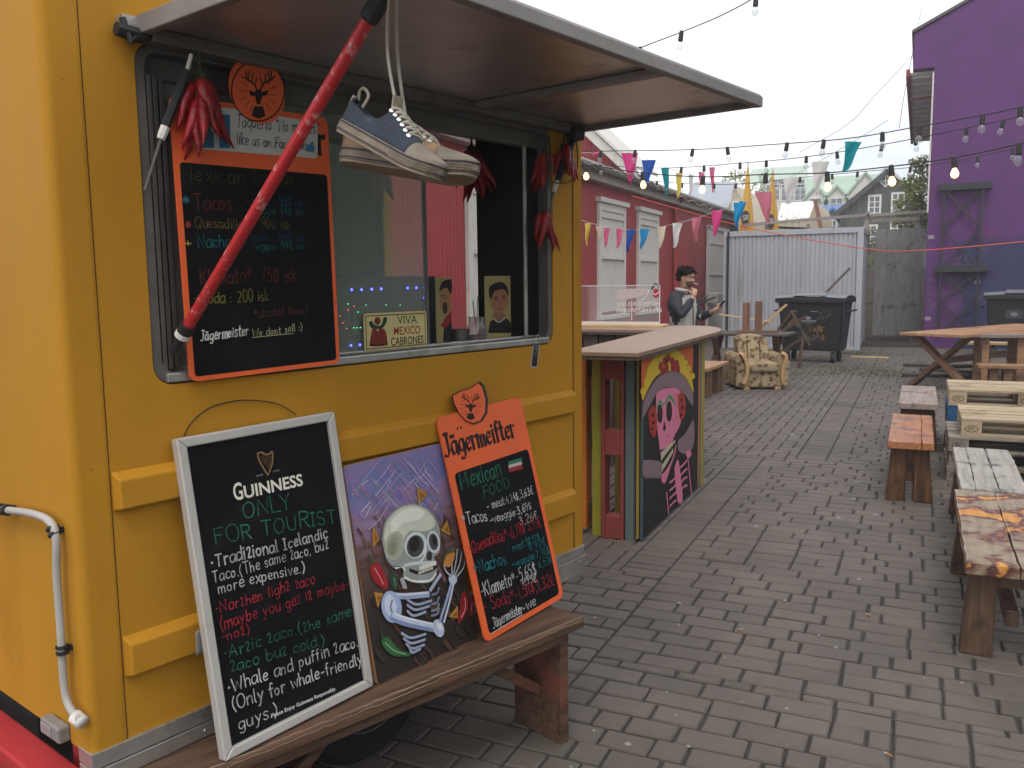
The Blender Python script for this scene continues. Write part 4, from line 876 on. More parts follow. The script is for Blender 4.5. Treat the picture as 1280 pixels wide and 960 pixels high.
# portrait cards (plain generic faces)
def card(name, label, u0, u1, vb0, vt0, y, parts):
    a = tw(u0, vb0, y); c = tw(u1, vb0, y); t = tw(u0, vt0, y)
    o = thing(name, label, 'picture', TM @ a, R_(76)); wd, ht = c.x - a.x, t.z - a.z
    p_ = MB().box((0, 0, 0), (wd, .003, ht), paint((150, 138, 92))).build('card', None, o)
    A = Art(world_matrix(o), 0, (420, 280, 4)); parts(A); A.build('print', p_)
def por1(A):
    A.poly([(760, 545), (770, 490), (800, 465), (845, 465), (872, 490), (878, 545)], (24, 20, 22)); A.poly([(790, 440), (835, 440), (850, 470), (800, 485), (780, 465)], (135, 92, 66)); A.line([(790, 475), (815, 490), (848, 468)], 7, (180, 170, 160))
    A.ell(815, 385, 44, 62, (148, 102, 76)); A.poly([(768, 375), (765, 320), (800, 293), (840, 295), (860, 330), (858, 360), (840, 328), (795, 335), (780, 365)], (20, 17, 18), True)
    A.line([(790, 368), (808, 364)], 6, (24, 18, 18)); A.line([(828, 362), (846, 360)], 6, (24, 18, 18)); A.ell(800, 378, 6, 4, (30, 22, 22)); A.ell(838, 372, 6, 4, (30, 22, 22)); A.line([(805, 425), (830, 422)], 6, (120, 50, 48)); A.line([(822, 375), (826, 402), (816, 405)], 3, (110, 70, 52))
def por2(A):
    A.poly([(535, 590), (540, 510), (578, 470), (579, 590)], (26, 22, 24)); A.poly([(522, 510), (545, 470), (578, 430), (578, 490), (545, 520)], (140, 34, 32)); A.ell(545, 380, 28, 70, (150, 112, 74)); A.poly([(514, 340), (530, 290), (576, 280), (576, 350), (550, 318)], (22, 18, 18), True)
    A.ell(545, 420, 12, 30, (40, 30, 26)); A.line([(528, 360), (545, 355)], 5, (24, 18, 18)); A.ell(540, 368, 4, 4, (26, 20, 20))
card('portrait_card', 'small portrait card of a dark haired sitter in black in the open hatch corner', 607, 639, 424, 345, .09, por1)
card('portrait_card', 'narrow portrait card of a bearded figure with red scarf behind the glass edge', 546, 564, 430, 347, .10, por2)
# jar of cutlery, steel tub
JG = glass('jar_glass', (.9, .85, .85), .03, .10, .6)
jp = tw(596, 424, .10); J = thing('jar', 'glass jar of dark red sauce and cutlery standing on the hatch sill', 'jar', TM @ Vector((jp.x, .10, 1.378)), R_(76))
b = MB(); b.lathe([(.030, 0), (.036, .008), (.038, .05), (.034, .068), (.028, .076), (.030, .10), (.027, .10), (.025, .075), (.033, .05), (.032, .012), (.001, .008)], n=20, mt=JG); b.build('glass', JG, J, smooth=True)
b = MB(); b.lathe([(.001, .009), (.031, .012), (.032, .035), (.001, .036)], n=16, mt=paint((70, 16, 18))); b.build('sauce', None, J, smooth=True)
b = MB()
for k in range(4): b.tube([(.004 * k, .004 * k, .03), (-.018 + .013 * k, .01 * (k % 2), .15 + .008 * k)], .0022, ALU, 6)
b.build('cutlery', ALU, J)
t0 = tw(575, 420, .14); T = thing('steel_tub', 'small steel food tub beside the jar on the hatch sill', 'tub', TM @ Vector((t0.x, .14, 1.378)), R_(76))
b = MB(); b.lathe([(.028, 0), (.036, .055), (.039, .057), (.035, .057), (.027, .004)], n=18, mt=ALUD); b.build('tub', ALUD, T, smooth=False)
# box dotted with coloured lights
l0, l1 = tw(424, 452, .16), tw(545, 345, .16)
LB = thing('light_box', 'dark box dotted with small blue red and green lights behind the glass', 'light box', TM @ Vector((l0.x, .16, 1.378)), R_(76))
b = MB(); b.box((0, 0, 0), (l1.x - l0.x, .10, l1.z - 1.378), mat('box_black', (.02, .018, .022), .5, .3, 10)); lb = b.build('case', None, LB, bevel=.004)
for nm, colr, dots in (('blue_light', (.05, .06, 1), ((79, 328), (128, 328), (179, 326), (226, 324), (358, 320), (402, 319), (441, 318), (441, 368), (75, 607), (120, 604))), ('red_light', (1, .05, .08), ((52, 522), (20, 460), (60, 430), (35, 495), (90, 412))), ('green_light', (.05, .8, .3), ((88, 519), (104, 519), (122, 518), (60, 400), (110, 440), (150, 405), (250, 405), (320, 405)))):
    for x, y in dots:
        q = tw(420 + x / 4, 280 + y / 4, .158) - Vector((l0.x, .16, 1.378)); big = nm == 'blue_light'
        if q.z < .004: q.z = .008
        M_ = Matrix.Translation(q) @ Matrix.Rotation(R_(90), 4, 'X'); MB().lathe([(.0042 if big else .0016, 0), (.003 if big else .0012, .002), (.0005, .003)], n=10, mt=emit(nm, colr, 9 if big else 3), M=M_).build(nm, None, LB)

# ------------------------------------------------------------------ sneakers on their laces
RUB = mat('sole_rubber', (.22, .18, .13), .7, .3, 14, dirt=(.13, .10, .07), dirt_amt=.65, bump=.2); LCE = mat('lace', (.40, .365, .30), .85, .15, 30)
CNB = mat('canvas_blue', (.033, .042, .058), .9, .2, 12, dirt=(.11, .12, .14), dirt_amt=.25, bump=.35); CNW = mat('canvas_brown', (.27, .17, .10), .9, .2, 12, dirt=(.14, .09, .06), dirt_amt=.3, bump=.3)
LIN = mat('lining', (.30, .26, .20), .9, .2, 12, dirt=(.15, .12, .09), dirt_amt=.4); STR = mat('sole_stripe', (.03, .03, .045), .7, .2, 20)
def hw_(x): # half width of the sole along its length (0..1)
    t = [(0, .012), (.03, .024), (.12, .032), (.3, .031), (.5, .034), (.72, .043), (.86, .041), (.95, .030), (.99, .015), (1, .004)]
    for (a, p), (c, q) in zip(t, t[1:]):
        if x <= c: return p + (q - p) * (x - a) / (c - a)
    return .004
def sneaker(label, M4, canvas, seed):
    Ls = .285; o = bpy.data.objects.new('sneaker', None); COL.objects.link(o); tag(o, label, 'sneaker', 'pair of sneakers hanging by their laces')
    o.matrix_world = M4; loc, rot, sc = M4.decompose(); o.location = loc; o.rotation_euler = rot.to_euler()
    xs = [0, .015, .04, .08, .14, .2, .28, .36, .44, .52, .6, .68, .76, .83, .89, .94, .975, 1.0]
    rise = lambda x: .014 * max(0, (x - .7) / .3) ** 2
    def outline(g=0): return [(x * Ls + (-g if x == 0 else g if x == 1 else 0), hw_(x) + g) for x in xs] + [(x * Ls + (-g if x == 0 else g if x == 1 else 0), -hw_(x) - g) for x in xs[::-1]]
    def slab(b, z0, z1, g, mt):
        ol = outline(g); n = len(ol)
        vs = [(x, y, z0 + rise(x / Ls)) for x, y in ol] + [(x, y, z1 + rise(x / Ls)) for x, y in ol]
        b.add(vs, [tuple(range(n))[::-1], tuple(range(n, 2 * n))] + [(i, (i + 1) % n, n + (i + 1) % n, n + i) for i in range(n)], mt)
    b = MB(); slab(b, 0, .006, .001, mat('sole_bottom', (.23, .18, .13), .8, .2, 12)); slab(b, .006, .030, .003, RUB); b.build('sole', RUB, o, bevel=.0015)
    b = MB(); slab(b, .0245, .0275, .0042, STR); slab(b, .0085, .011, .0040, STR); b.build('stripe', STR, o)
    # toe foxing band with a diamond texture
    for sg in (-1, 1):
        b = MB()
        for i in range(40):
            for j in range(3):
                x = .60 + .39 * i / 40
                yw = hw_(x) + .0035; p = Vector((x * Ls, sg * yw, .011 + .005 * j + rise(x))); b.box(p - Vector((.0012, .001, .0015)), p + Vector((.0012, .001, .0015)), RUB)
        b.build('foxing', RUB, o)
    # upper
    hz = [(0, .075), (.06, .072), (.2, .060), (.33, .066), (.40, .098), (.5, .088), (.6, .072), (.68, .060), (.78, .052), (.88, .044), (.95, .036), (1, .026)]
    def H_(x):
        for (a, p), (c, q) in zip(hz, hz[1:]):
            if x <= c: return p + (q - p) * (x - a) / (c - a)
        return .026
    N, K = 30, 16; vs = []; fs = []
    def pt(i, k, sh=0):
        x = i / N; a = math.pi * k / K; c, s_ = math.cos(a), math.sin(a); w_ = hw_(x) - sh
        pw_ = .62 if x < .45 else .8
        y = math.copysign(abs(c) ** pw_, c) * w_; z = .022 + (H_(x) - .022 + .006) * abs(s_) ** .8 + rise(x)
        if x < .1: xx = x * Ls - .004 * s_
        else: xx = x * Ls
        return Vector((xx, y * (1 - .18 * abs(s_) * (x < .45)), z - sh * s_))
    for i in range(N + 1):
        for k in range(K + 1): vs.append(pt(i, k))
    op = lambda i, k: (1 <= i < 11 and 5 <= k < 11)
    up, toe, tongue = MB(), MB(), MB(); fu, ft = [], []
    for i in range(N):
        for k in range(K):
            if op(i, k): continue
            f = (i * (K + 1) + k, i * (K + 1) + k + 1, (i + 1) * (K + 1) + k + 1, (i + 1) * (K + 1) + k)
            (ft if i >= 22 else fu).append(f)
    up.add(vs, fu, canvas); u_ = up.build('upper', canvas, o, smooth=True, solid=.003)
    TOE = mat('toe_cap', (.22, .185, .145), .65, .25, 16, dirt=(.14, .11, .08), dirt_amt=.6)
    toe.add(vs, ft, TOE); toe.build('toe_cap', TOE, o, smooth=True, solid=.004)
    tongue.add([(.115, -.018, .088), (.115, .018, .088), (.098, .017, .125), (.098, -.017, .125), (.105, 0, .128), (.17, -.018, .078), (.17, .018, .078)], [(0, 1, 2, 4, 3), (0, 5, 6, 1)], LIN); tongue.build('tongue', LIN, o, solid=.004)
    b = MB(); b.tube(catmull([(.002, .012, .07), (-.006, .008, .098), (.008, 0, .108), (.03, -.004, .098), (.034, -.01, .07)], 5), .0035, LIN, 6); b.tube([(-.003, 0, .03), (-.006, 0, .085)], .006, LIN, 8); b.build('heel_tab', LIN, o)
    eys, lc = {-1: MB(), 1: MB()}, MB(); prev = None
    EYM = mat('eyelet', (.75, .75, .73), .3, .05, 10, metal=.6)
    for r in range(6):
        x = .405 + .05 * r; i = x * N; row = []
        for sg in (-1, 1):
            a = math.pi * (.5 + sg * .21); c, s_ = math.cos(a), math.sin(a)
            p = Vector((x * Ls, math.copysign(abs(c) ** .8, c) * hw_(x), .022 + (H_(x) - .016) * s_ ** .8 + .003)); row.append(p)
            nrm = Vector((.35, c * 1.4, s_)).normalized(); M_ = Matrix.Translation(p) @ nrm.to_track_quat('Z', 'Y').to_matrix().to_4x4()
            eys[sg].lathe([(.0026, 0), (.0052, .0), (.0050, .002), (.0028, .0022)], n=12, mt=EYM, M=M_)
        up_ = Vector((0, 0, .004)); mid = (row[0] + row[1]) / 2 + Vector((0, 0, .008))
        lc.tube(catmull([row[0] + up_, mid, row[1] + up_], 4), .0032, LCE, 6)
        if prev: lc.tube(catmull([prev[0] + up_ * 1.3, (prev[0] + row[1]) / 2 + up_ * 2.5, row[1] + up_ * 1.3], 4), .0034, LCE, 6); lc.tube(catmull([prev[1] + up_ * 1.6, (prev[1] + row[0]) / 2 + up_ * 3.2, row[0] + up_ * 1.6], 4), .0034, LCE, 6)
        prev = row
    eys[-1].build('eyelets', EYM, o); eys[1].build('eyelets', EYM, o); lc.build('laces', LCE, o, smooth=True)
    for sg in (-1, 1):
        sm = MB()
        for dx in (0, .0045):
            sm.tube(catmull([(.155 - dx, sg * .0300, .030), (.147 - dx, sg * .0292, .055), (.128 - dx, sg * .0235, .083)], 4), .0009, LCE, 5)
        sm.build('stitching', LCE, o)
    return o
def sneaker_matrix(uh, vh, dh, ut, vtp, dt, roll):
    """heel and toe of the sole bottom measured in the photo at their distances"""
    h = EYE + ray(uh, vh) * dh; t = EYE + ray(ut, vtp) * dt; ex = (t - h).normalized(); up = Vector((0, 0, 1)); y = up.cross(ex).normalized(); z = ex.cross(y)
    R = Matrix((ex, y, z)).transposed().to_4x4(); s_ = (t - h).length / .285
    return Matrix.Translation(h) @ R @ Matrix.Rotation(roll, 4, 'X') , s_
D1 = 1.72
M1, s1 = sneaker_matrix(425, 166, D1, 545, 234, D1 - .10, R_(-10)); M2, s2 = sneaker_matrix(428, 205, D1 + .10, 592, 232, D1 + .02, R_(-10))
print('sneaker scale', s1, s2)
sa = sneaker('worn blue canvas sneaker with dirty toe cap, the front one hanging below the awning', M1, CNB, 1)
sb = sneaker('dirty brown canvas sneaker hanging behind the blue one', M2, CNW, 2)
sa.scale = (s1,) * 3; sb.scale = (s2,) * 3
top = onz(490, -40, za - .01)
Mi = world_matrix(sa).inverted(); Mj = world_matrix(sb).inverted()
e_ = world_matrix(sa) @ Vector((.112, 0, .10)); b = MB(); b.tube([Mi @ p for p in catmull([e_, EYE + ray(484, 60) * (D1 - .0), top], 8)], .0036, LCE, 8); b.build('hanging_lace', LCE, sa, smooth=True)
e_ = world_matrix(sb) @ Vector((.118, 0, .10)); b = MB(); b.tube([Mj @ p for p in catmull([e_, EYE + ray(497, 70) * (D1 + .04), top + Vector((.004, .006, 0))], 8)], .0036, LCE, 8); b.build('hanging_lace', LCE, sb, smooth=True)

# ------------------------------------------------------------------ bar counter made of painted pallets
PLY = mat('plywood_top', (.27, .175, .12), .42, .12, 5, spec=.35, dirt=(.20, .13, .10), dirt_amt=.4)
DKW = wood('weathered_dark_wood', (.10, .075, .06), (.03, .024, .02), 2, 4, .75)
def pwood(name, c, dirt=(.06, .045, .035)): return mat(name, c, .6, .14, 6, dirt=dirt, dirt_amt=.28, stretch=(1, 1, .25), bump=.12)
PO, PGn, PRd, PBl, PYl = pwood('slat_orange', (.50, .15, .02)), pwood('slat_green', (.27, .25, .025)), pwood('slat_red', (.24, .05, .045)), pwood('slat_blue', (.10, .135, .14)), pwood('slat_yellow', (.33, .235, .05))
BC = thing('bar_counter', 'L-shaped bar counter of upright painted pallets with plywood top and mural', 'bar counter', (0, 0, 0))
b = MB(); ct = [(-1.86, 4.70), (-1.43, 4.72), (-1.42, 6.75)] + [(-1.42 - .40 * (1 - math.cos(R_(a))), 6.75 + .95 * math.sin(R_(a))) for a in (15, 30, 45, 60, 75, 90)] + [(-2.16, 7.55), (-3.3, 7.5), (-3.3, 6.96), (-1.95, 6.94)]
b.prism(ct, 1.165, 1.19, PLY, fn=lambda x, y, z: Vector((x, z, y))); b.build('countertop', PLY, BC, bevel=.003)
b = MB(); b.prism([(x * .996 - .01, y * .998 + .015) for x, y in ct], 1.145, 1.1645, DKW, fn=lambda x, y, z: Vector((x, z, y))); b.build('under_board', DKW, BC)
def slat(x0, x1, y0, y1, z0, z1, m, nm='slat'): MB().box((x0, y0, z0), (x1, y1, z1), m).build(nm, m, BC, bevel=.003)
yE = 5.02
slat(-1.905, -1.862, yE + .02, yE + .12, .03, 1.144, PO); slat(-1.815, -1.755, yE, yE + .022, 0, 1.144, PGn)
slat(-1.742, -1.722, yE - .035, yE + .07, 0, 1.144, PRd); slat(-1.618, -1.600, yE - .035, yE + .07, 0, 1.144, PRd)
for z0, z1 in ((0, .15), (.53, .69), (1.0, 1.144)): slat(-1.721, -1.619, yE - .03, yE + .06, z0 + .002, z1 - .002, PRd, 'block')
slat(-1.590, -1.538, yE - .03, yE + .05, 0, 1.144, PBl); slat(-1.530, -1.512, yE, yE + .03, .01, 1.144, PYl)
for z0 in (.1, .55, 1.0): slat(-1.86, -1.82, yE + .06, yE + .15, z0, z0 + .1, DKW, 'block')
for k in range(5): slat(-1.70 + .02 * (k % 2), -1.68 + .02 * (k % 2), yE + .2 + k * .27, yE + .30 + k * .27, 0, 1.14, (PGn, PYl, PO, PGn, PRd)[k])
slat(-1.80, -1.62, yE + .4, yE + .41, 0, 1.1, PYl, 'back_slat')
for k in range(9): slat(-2.02 - .145 * k, -2.02 - .145 * k + .125, 6.985, 7.005, .02, 1.143, DKW, 'back_slat')
slat(-3.3, -1.96, 7.02, 7.05, .02, 1.14, DKW, 'back_board')
# mural on the street side
mp_ = MB(); mp_.box((-1.497, yE - .015, .012), (-1.482, 6.46, 1.14), mat('mural_edge', (.06, .10, .12), .6, .2, 10)); mpl = mp_.build('mural_panel', None, BC)
for k, m in enumerate((PO, PBl, PYl, PGn)): slat(-1.500, -1.484 + .002 * k, 6.47 + .045 * k, 6.51 + .045 * k, .01, 1.14, m)
MM = Matrix.Translation((-1.4815, yE - .015, 0)) @ Matrix.Rotation(R_(90), 4, 'Z')
class ArtX(Art): pass
A = Art(MM, 0, (700, 400, 3.2))
PK, GRY, BKK, REDm, YLm, ORm = (216, 124, 152), (132, 110, 118), (32, 28, 30), (150, 34, 36), (205, 175, 40), (200, 95, 40)
Wp = 6.46 - yE + .015
A._poly([(.006, .02), (Wp - .004, .02), (Wp - .004, 1.135), (.006, 1.135)], paint(BKK))
A.poly([(325, 135), (533, 98), (530, 290), (480, 215), (430, 195), (370, 225), (326, 320)], ORm)
A.poly([(328, 300), (340, 235), (350, 190), (375, 150), (400, 130), (440, 120), (465, 118), (480, 130), (500, 165), (515, 200), (530, 250), (532, 290), (505, 235), (470, 210), (430, 205), (385, 225), (350, 280), (332, 320)], YLm, True)
A.line([(330, 300), (342, 235), (352, 190), (377, 148), (402, 130), (440, 120), (466, 118), (480, 130), (502, 165), (516, 200), (531, 250)], 3, BKK)
A.poly([(328, 400), (332, 330), (360, 270), (395, 225), (430, 206), (470, 205), (505, 235), (530, 290), (530, 345), (500, 300), (470, 275), (430, 270), (390, 290), (355, 350)], GRY, True)
for k in range(15):
    t_ = k / 14; x = 330 + 200 * t_; y = 300 - 182 * math.sin(math.pi * (t_ * .86 + .02)) ** .8; A.ell(x, y + 6, 9, 13, YLm); 
for k in range(22):
    t_ = k / 21; x = 372 + 120 * t_; y = 292 - 26 * math.sin(math.pi * t_); A.poly([(x - 3.5, y - 6), (x + 3.5, y - 6), (x, y + 12)], GRY)
A.line([(328, 402), (334, 330), (362, 270), (396, 226), (430, 207), (470, 206), (505, 236), (530, 290)], 2.2, BKK); A.line([(355, 350), (390, 290), (430, 272), (470, 277), (500, 302), (530, 345)], 2.0, BKK)
for x, y in ((402, 185), (418, 165), (425, 190), (432, 150), (448, 165), (452, 190), (466, 175), (470, 195), (410, 205)): A.ell(x, y, 9, 17, REDm); A.line([(x - 3, y - 8), (x + 3, y + 8)], 1.6, BKK)
A.ell(426, 165, 5, 10, BKK)
A.poly([(382, 300), (400, 280), (440, 272), (470, 275), (488, 310), (490, 370), (478, 420), (462, 460), (462, 520), (440, 590), (420, 650), (404, 640), (402, 590), (398, 520), (386, 430), (382, 380)], PK, True)
A.line([(382, 300), (384, 380), (388, 430), (398, 500)], 2.2, BKK); A.line([(460, 290), (466, 340), (462, 380), (470, 410)], 2.2, BKK)
A.poly([(352, 370), (370, 340), (384, 370), (386, 430), (375, 470), (358, 440)], (165, 52, 40), True); A.poly([(468, 300), (488, 290), (500, 320), (498, 380), (480, 400), (472, 350)], (165, 52, 40), True)
for x, y in ((370, 380), (372, 410), (368, 435), (484, 320), (488, 350), (482, 380)): A.ell(x, y, 5, 8, BKK)
A.ell(398, 375, 11, 38, BKK); A.ell(435, 365, 12, 42, BKK); A.line([(386, 352), (396, 326), (412, 342)], 13, (58, 150, 96)); A.line([(418, 338), (436, 306), (456, 332)], 16, (58, 150, 96))
A.line([(440, 320), (452, 300), (458, 330), (468, 350)], 1.6, BKK); A.line([(425, 470), (432, 460), (440, 470)], 1.6, BKK); A.line([(446, 395), (458, 405)], 1.6, BKK); A.ell(398, 378, 4, 18, (70, 30, 44)); A.ell(435, 368, 4, 20, (70, 30, 44))
A.poly([(414, 400), (422, 430), (418, 445), (410, 440)], BKK)
A.poly([(400, 520), (440, 500), (462, 450), (462, 490), (445, 560), (404, 615)], BKK, True)
TTH = (205, 195, 165)
for k in range(7): A.poly([(402 + k * 8.2, 530 - k * 7.5), (409 + k * 8.2, 523 - k * 7.5), (409 + k * 8.2, 555 - k * 11), (402 + k * 8.2, 562 - k * 11)], TTH)
for k in range(6): A.poly([(403 + k * 8, 585 - k * 12), (410 + k * 8, 573 - k * 12), (410 + k * 8, 600 - k * 14), (403 + k * 8, 612 - k * 14)], TTH)
A.poly([(330, 560), (400, 565), (402, 625), (370, 630), (331, 622)], GRY, True)
for k in range(10): A.poly([(333 + k * 7.4, 618), (340 + k * 7.4, 618), (336 + k * 7.4, 640)], GRY)
A.line([(330, 560), (365, 558), (400, 566)], 2, BKK); A.poly([(470, 480), (500, 450), (532, 400), (532, 500), (500, 535), (470, 520)], GRY, True)
A.poly([(455, 590), (470, 560), (482, 640), (488, 720), (470, 730), (460, 660)], PK, True)
for (x0, y0, x1, y1) in ((424, 690, 432, 775), (508, 540, 524, 700)): A.line([(x0, y0), ((x0 + x1) / 2, (y0 + y1) / 2), (x1, y1)], 13, PK)
A.ell(512, 535, 11, 16, PK)
for k in range(4): A.line([(436, 650 + k * 32), (450, 640 + k * 30), (462, 625 + k * 32)], 9, PK); A.line([(478, 590 + k * 32), (494, 575 + k * 30), (506, 560 + k * 34)], 9, PK)
A.build('mural', mpl)
# light plank and screen on the back wing
PN = wood('pale_plank', (.55, .40, .22), (.38, .25, .12), 0, 4, .6)
MB().box((-.55, -.14, 0), (.45, .14, .018), PN).build('shelf_board', PN).location = (0, 0, 0)
o = bpy.data.objects['shelf_board']; o.location = (-2.45, 7.42, 1.191); o.rotation_euler = (0, 0, R_(4)); tag(o, 'pale loose plank lying on the back of the bar counter', 'plank')
ACR = glass('acrylic', (.90, .88, .88), .05, .06, .6); ACE = mat('acrylic_edge', (.62, .60, .60), .3, .05, 10)
AS = thing('acrylic_screen', 'clear acrylic wind screen with white reversed lettering standing on the bar', 'screen', (-2.30, 8.02, 1.06))
q1 = ony(824, 398, 7.53); q2 = ony(824, 357, 7.53); ws = 1.12
AS.location = (q1.x - ws, 7.53, 1.193); hs = q2.z - 1.193
sh_ = MB().box((0, 0, 0), (ws, .006, hs), ACR).build('sheet', ACR, AS)
b = MB(); b.box((-.004, -.004, hs), (ws + .004, .010, hs + .007), ACE); b.box((ws, -.004, 0), (ws + .006, .010, hs), ACE); b.box((-.01, -.02, .0), (ws, -.001, .035), ACE); b.box((ws - .255, -.008, .05), (ws - .249, -.001, hs - .13), ACE); b.build('edge', ACE, AS)
A = Art(world_matrix(AS), -.002, (700, 330, 6.4))
WH = (215, 208, 206)
A.font('ADVENTURES FOR', (455, 340), (795, 328), 30, WH, .01, True); A.font('IN THE MAKING', (455, 388), (795, 380), 30, WH, .01, True)
A.poly([(452, 290), (455, 220), (500, 202), (640, 196), (715, 205), (710, 230), (640, 262), (520, 285)], (190, 178, 180), True); A.line([(650, 290), (690, 260), (715, 210)], 7, WH)
A.ell(768, 235, 24, 38, (165, 40, 48)); A.line([(748, 232), (765, 246), (790, 222)], 7, (225, 215, 215)); A.line([(735, 200), (760, 160), (790, 175)], 16, (60, 58, 60))
A.build('lettering', sh_)
bx = MB(); bx.box((-1.2, 7.95, .0), (-3.2, 8.10, 1.035), DKW); bt = bx.build('side_table', DKW) if 0 else None

# ------------------------------------------------------------------ benches, pallets, tables on the right
def log_bench(label, x0, x1, y0, y1, h, mt, leg, planks, seed, roundover=.006):
    rnd = random.Random(seed); W, Ly = x1 - x0, y1 - y0
    o = thing('wooden_bench', label, 'bench', (x0, y0, 0))
    b = MB(); xx = 0; th = .055
    for k, wd in enumerate(planks):
        a = wd * W; ys = [0, Ly] if k == 0 else [rnd.uniform(-.006, .008), Ly + rnd.uniform(-.01, .01)]
        n = 14; vs = []
        for i in range(n + 1):
            y = ys[0] + (ys[1] - ys[0]) * i / n; e = lambda: rnd.uniform(-.004, .004)
            vs += [(xx + .002 + e(), y, h - th), (xx + a - .002 + e(), y, h - th), (xx + a - .002 + e(), y, h + e() * .4), (xx + .002 + e(), y, h + e() * .4)]
        fs = []
        for i in range(n):
            for q in range(4): fs.append((i * 4 + q, i * 4 + (q + 1) % 4, i * 4 + 4 + (q + 1) % 4, i * 4 + 4 + q))
        fs += [(0, 1, 2, 3), tuple(n * 4 + q for q in (3, 2, 1, 0))]
        b.add(vs, fs, mt); xx += a
    b.build('seat', mt, o, bevel=.006, segs=2)
    for ye in (.10, Ly - .16):
        for sx in (0, 1):
            xa = .02 if sx == 0 else W - .02 - .115; sp = (-.02 if sx == 0 else .02)
            vs = []
            for z, dx, k in ((0, sp, 1.12), (h * .45, sp * .4, 1.0), (h - .056, 0, .92)):
                c = xa + .0575 + dx; hw2 = .0575 * k
                for (i, j) in ((-1, -1), (1, -1), (1, 1), (-1, 1)): vs.append((c + i * hw2 + rnd.uniform(-.005, .005), ye + .03 + j * .03 + rnd.uniform(-.004, .004), z))
            fs = [(0, 3, 2, 1), (8, 9, 10, 11)] + [(r * 4 + q, r * 4 + (q + 1) % 4, r * 4 + 4 + (q + 1) % 4, r * 4 + 4 + q) for r in (0, 1) for q in range(4)]
            MB().add(vs, fs, leg).build('leg', leg, o, bevel=.006)
    MB().beam((W / 2, .12, h * .40), (W / 2, Ly - .12, h * .40), .05, .07, leg).build('stretcher', leg, o, bevel=.004)
    for ye in (.115, Ly - .145): MB().box((.06, ye + .0, h - .13), (W - .06, ye + .03, h - .058), leg).build('cross_piece', leg, o)
    return o
OAK = wood('scorched_legs', (.20, .095, .045), (.035, .018, .012), 2, 3.5, .5, stain=(.02, .012, .01), amt=.35, stainscale=5)
RLG = wood('brown_legs', (.13, .075, .045), (.045, .026, .018), 2, 3.5, .55, stain=(.03, .02, .015), amt=.3, stainscale=5)
OTP = wood('orange_seat', (.56, .25, .10), (.30, .10, .045), 1, 4, .35, stain=(.12, .055, .07), amt=.35, stainscale=4, spec=.5)
GTP = wood('grey_seat', (.40, .33, .28), (.20, .14, .12), 1, 4, .5, stain=(.09, .07, .07), amt=.25, stainscale=5)
GT2 = wood('pale_grey_seat', (.40, .37, .33), (.22, .20, .18), 1, 4, .6, stain=(.10, .09, .085), amt=.12, stainscale=6)
def burnt():
    m, t, b = _new('peeling_varnish'); tcn = node(t, 'ShaderNodeTexCoord')
    n1 = node(t, 'ShaderNodeTexNoise', Scale=5.2, Detail=9, Roughness=.58, Distortion=.25); t.links.new(tcn.outputs['Object'], n1.inputs['Vector'])
    r = node(t, 'ShaderNodeValToRGB'); e = r.color_ramp.elements; e[0].position = .30; e[0].color = (.22, .19, .145, 1); e[1].position = .80; e[1].color = (.60, .30, .07, 1)
    for p, c in ((.40, (.31, .25, .17)), (.49, (.26, .20, .13)), (.525, (.20, .105, .07)), (.555, (.075, .032, .03)), (.575, (.16, .06, .04)), (.585, (.50, .22, .05)), (.63, (.58, .28, .06))): q = r.color_ramp.elements.new(p); q.color = (*c, 1)
    t.links.new(n1.outputs['Fac'], r.inputs[0])
    mp2 = node(t, 'ShaderNodeMapping', Scale=(9, .8, 9)); n2 = node(t, 'ShaderNodeTexNoise', Scale=6, Detail=6); t.links.new(tcn.outputs['Object'], mp2.inputs[0]); t.links.new(mp2.outputs[0], n2.inputs['Vector'])
    mm = node(t, 'ShaderNodeMixRGB', _blend_type='OVERLAY'); mm.inputs[0].default_value = .55; t.links.new(r.outputs[0], mm.inputs[1]); t.links.new(n2.outputs['Fac'], mm.inputs[2]); t.links.new(mm.outputs[0], b.inputs['Base Color'])
    b.inputs['Roughness'].default_value = .34; bp = node(t, 'ShaderNodeBump', Strength=.5, Distance=.004); t.links.new(n1.outputs['Fac'], bp.inputs['Height']); t.links.new(bp.outputs[0], b.inputs['Normal']); return m
BRN = burnt()
log_bench('heavy bench with peeling orange varnish on its grey seat, nearest on the right', .215, .59, 3.9, 5.25, .435, BRN, RLG, (.52, .48), 1)
log_bench('bench with cracked bare grey seat behind the peeling varnished one', .245, .585, 5.29, 6.58, .435, GT2, RLG, (.24, .34, .42), 2)
log_bench('bench with glossy orange seat and scorched legs in front of a grey one', -.165, .135, 6.57, 7.92, .45, OTP, OAK, (.74, .26), 3)
log_bench('narrow bench with greyish brown seat behind the glossy orange bench', -.135, .195, 8.58, 10.0, .455, GTP, OAK, (1.0,), 4)

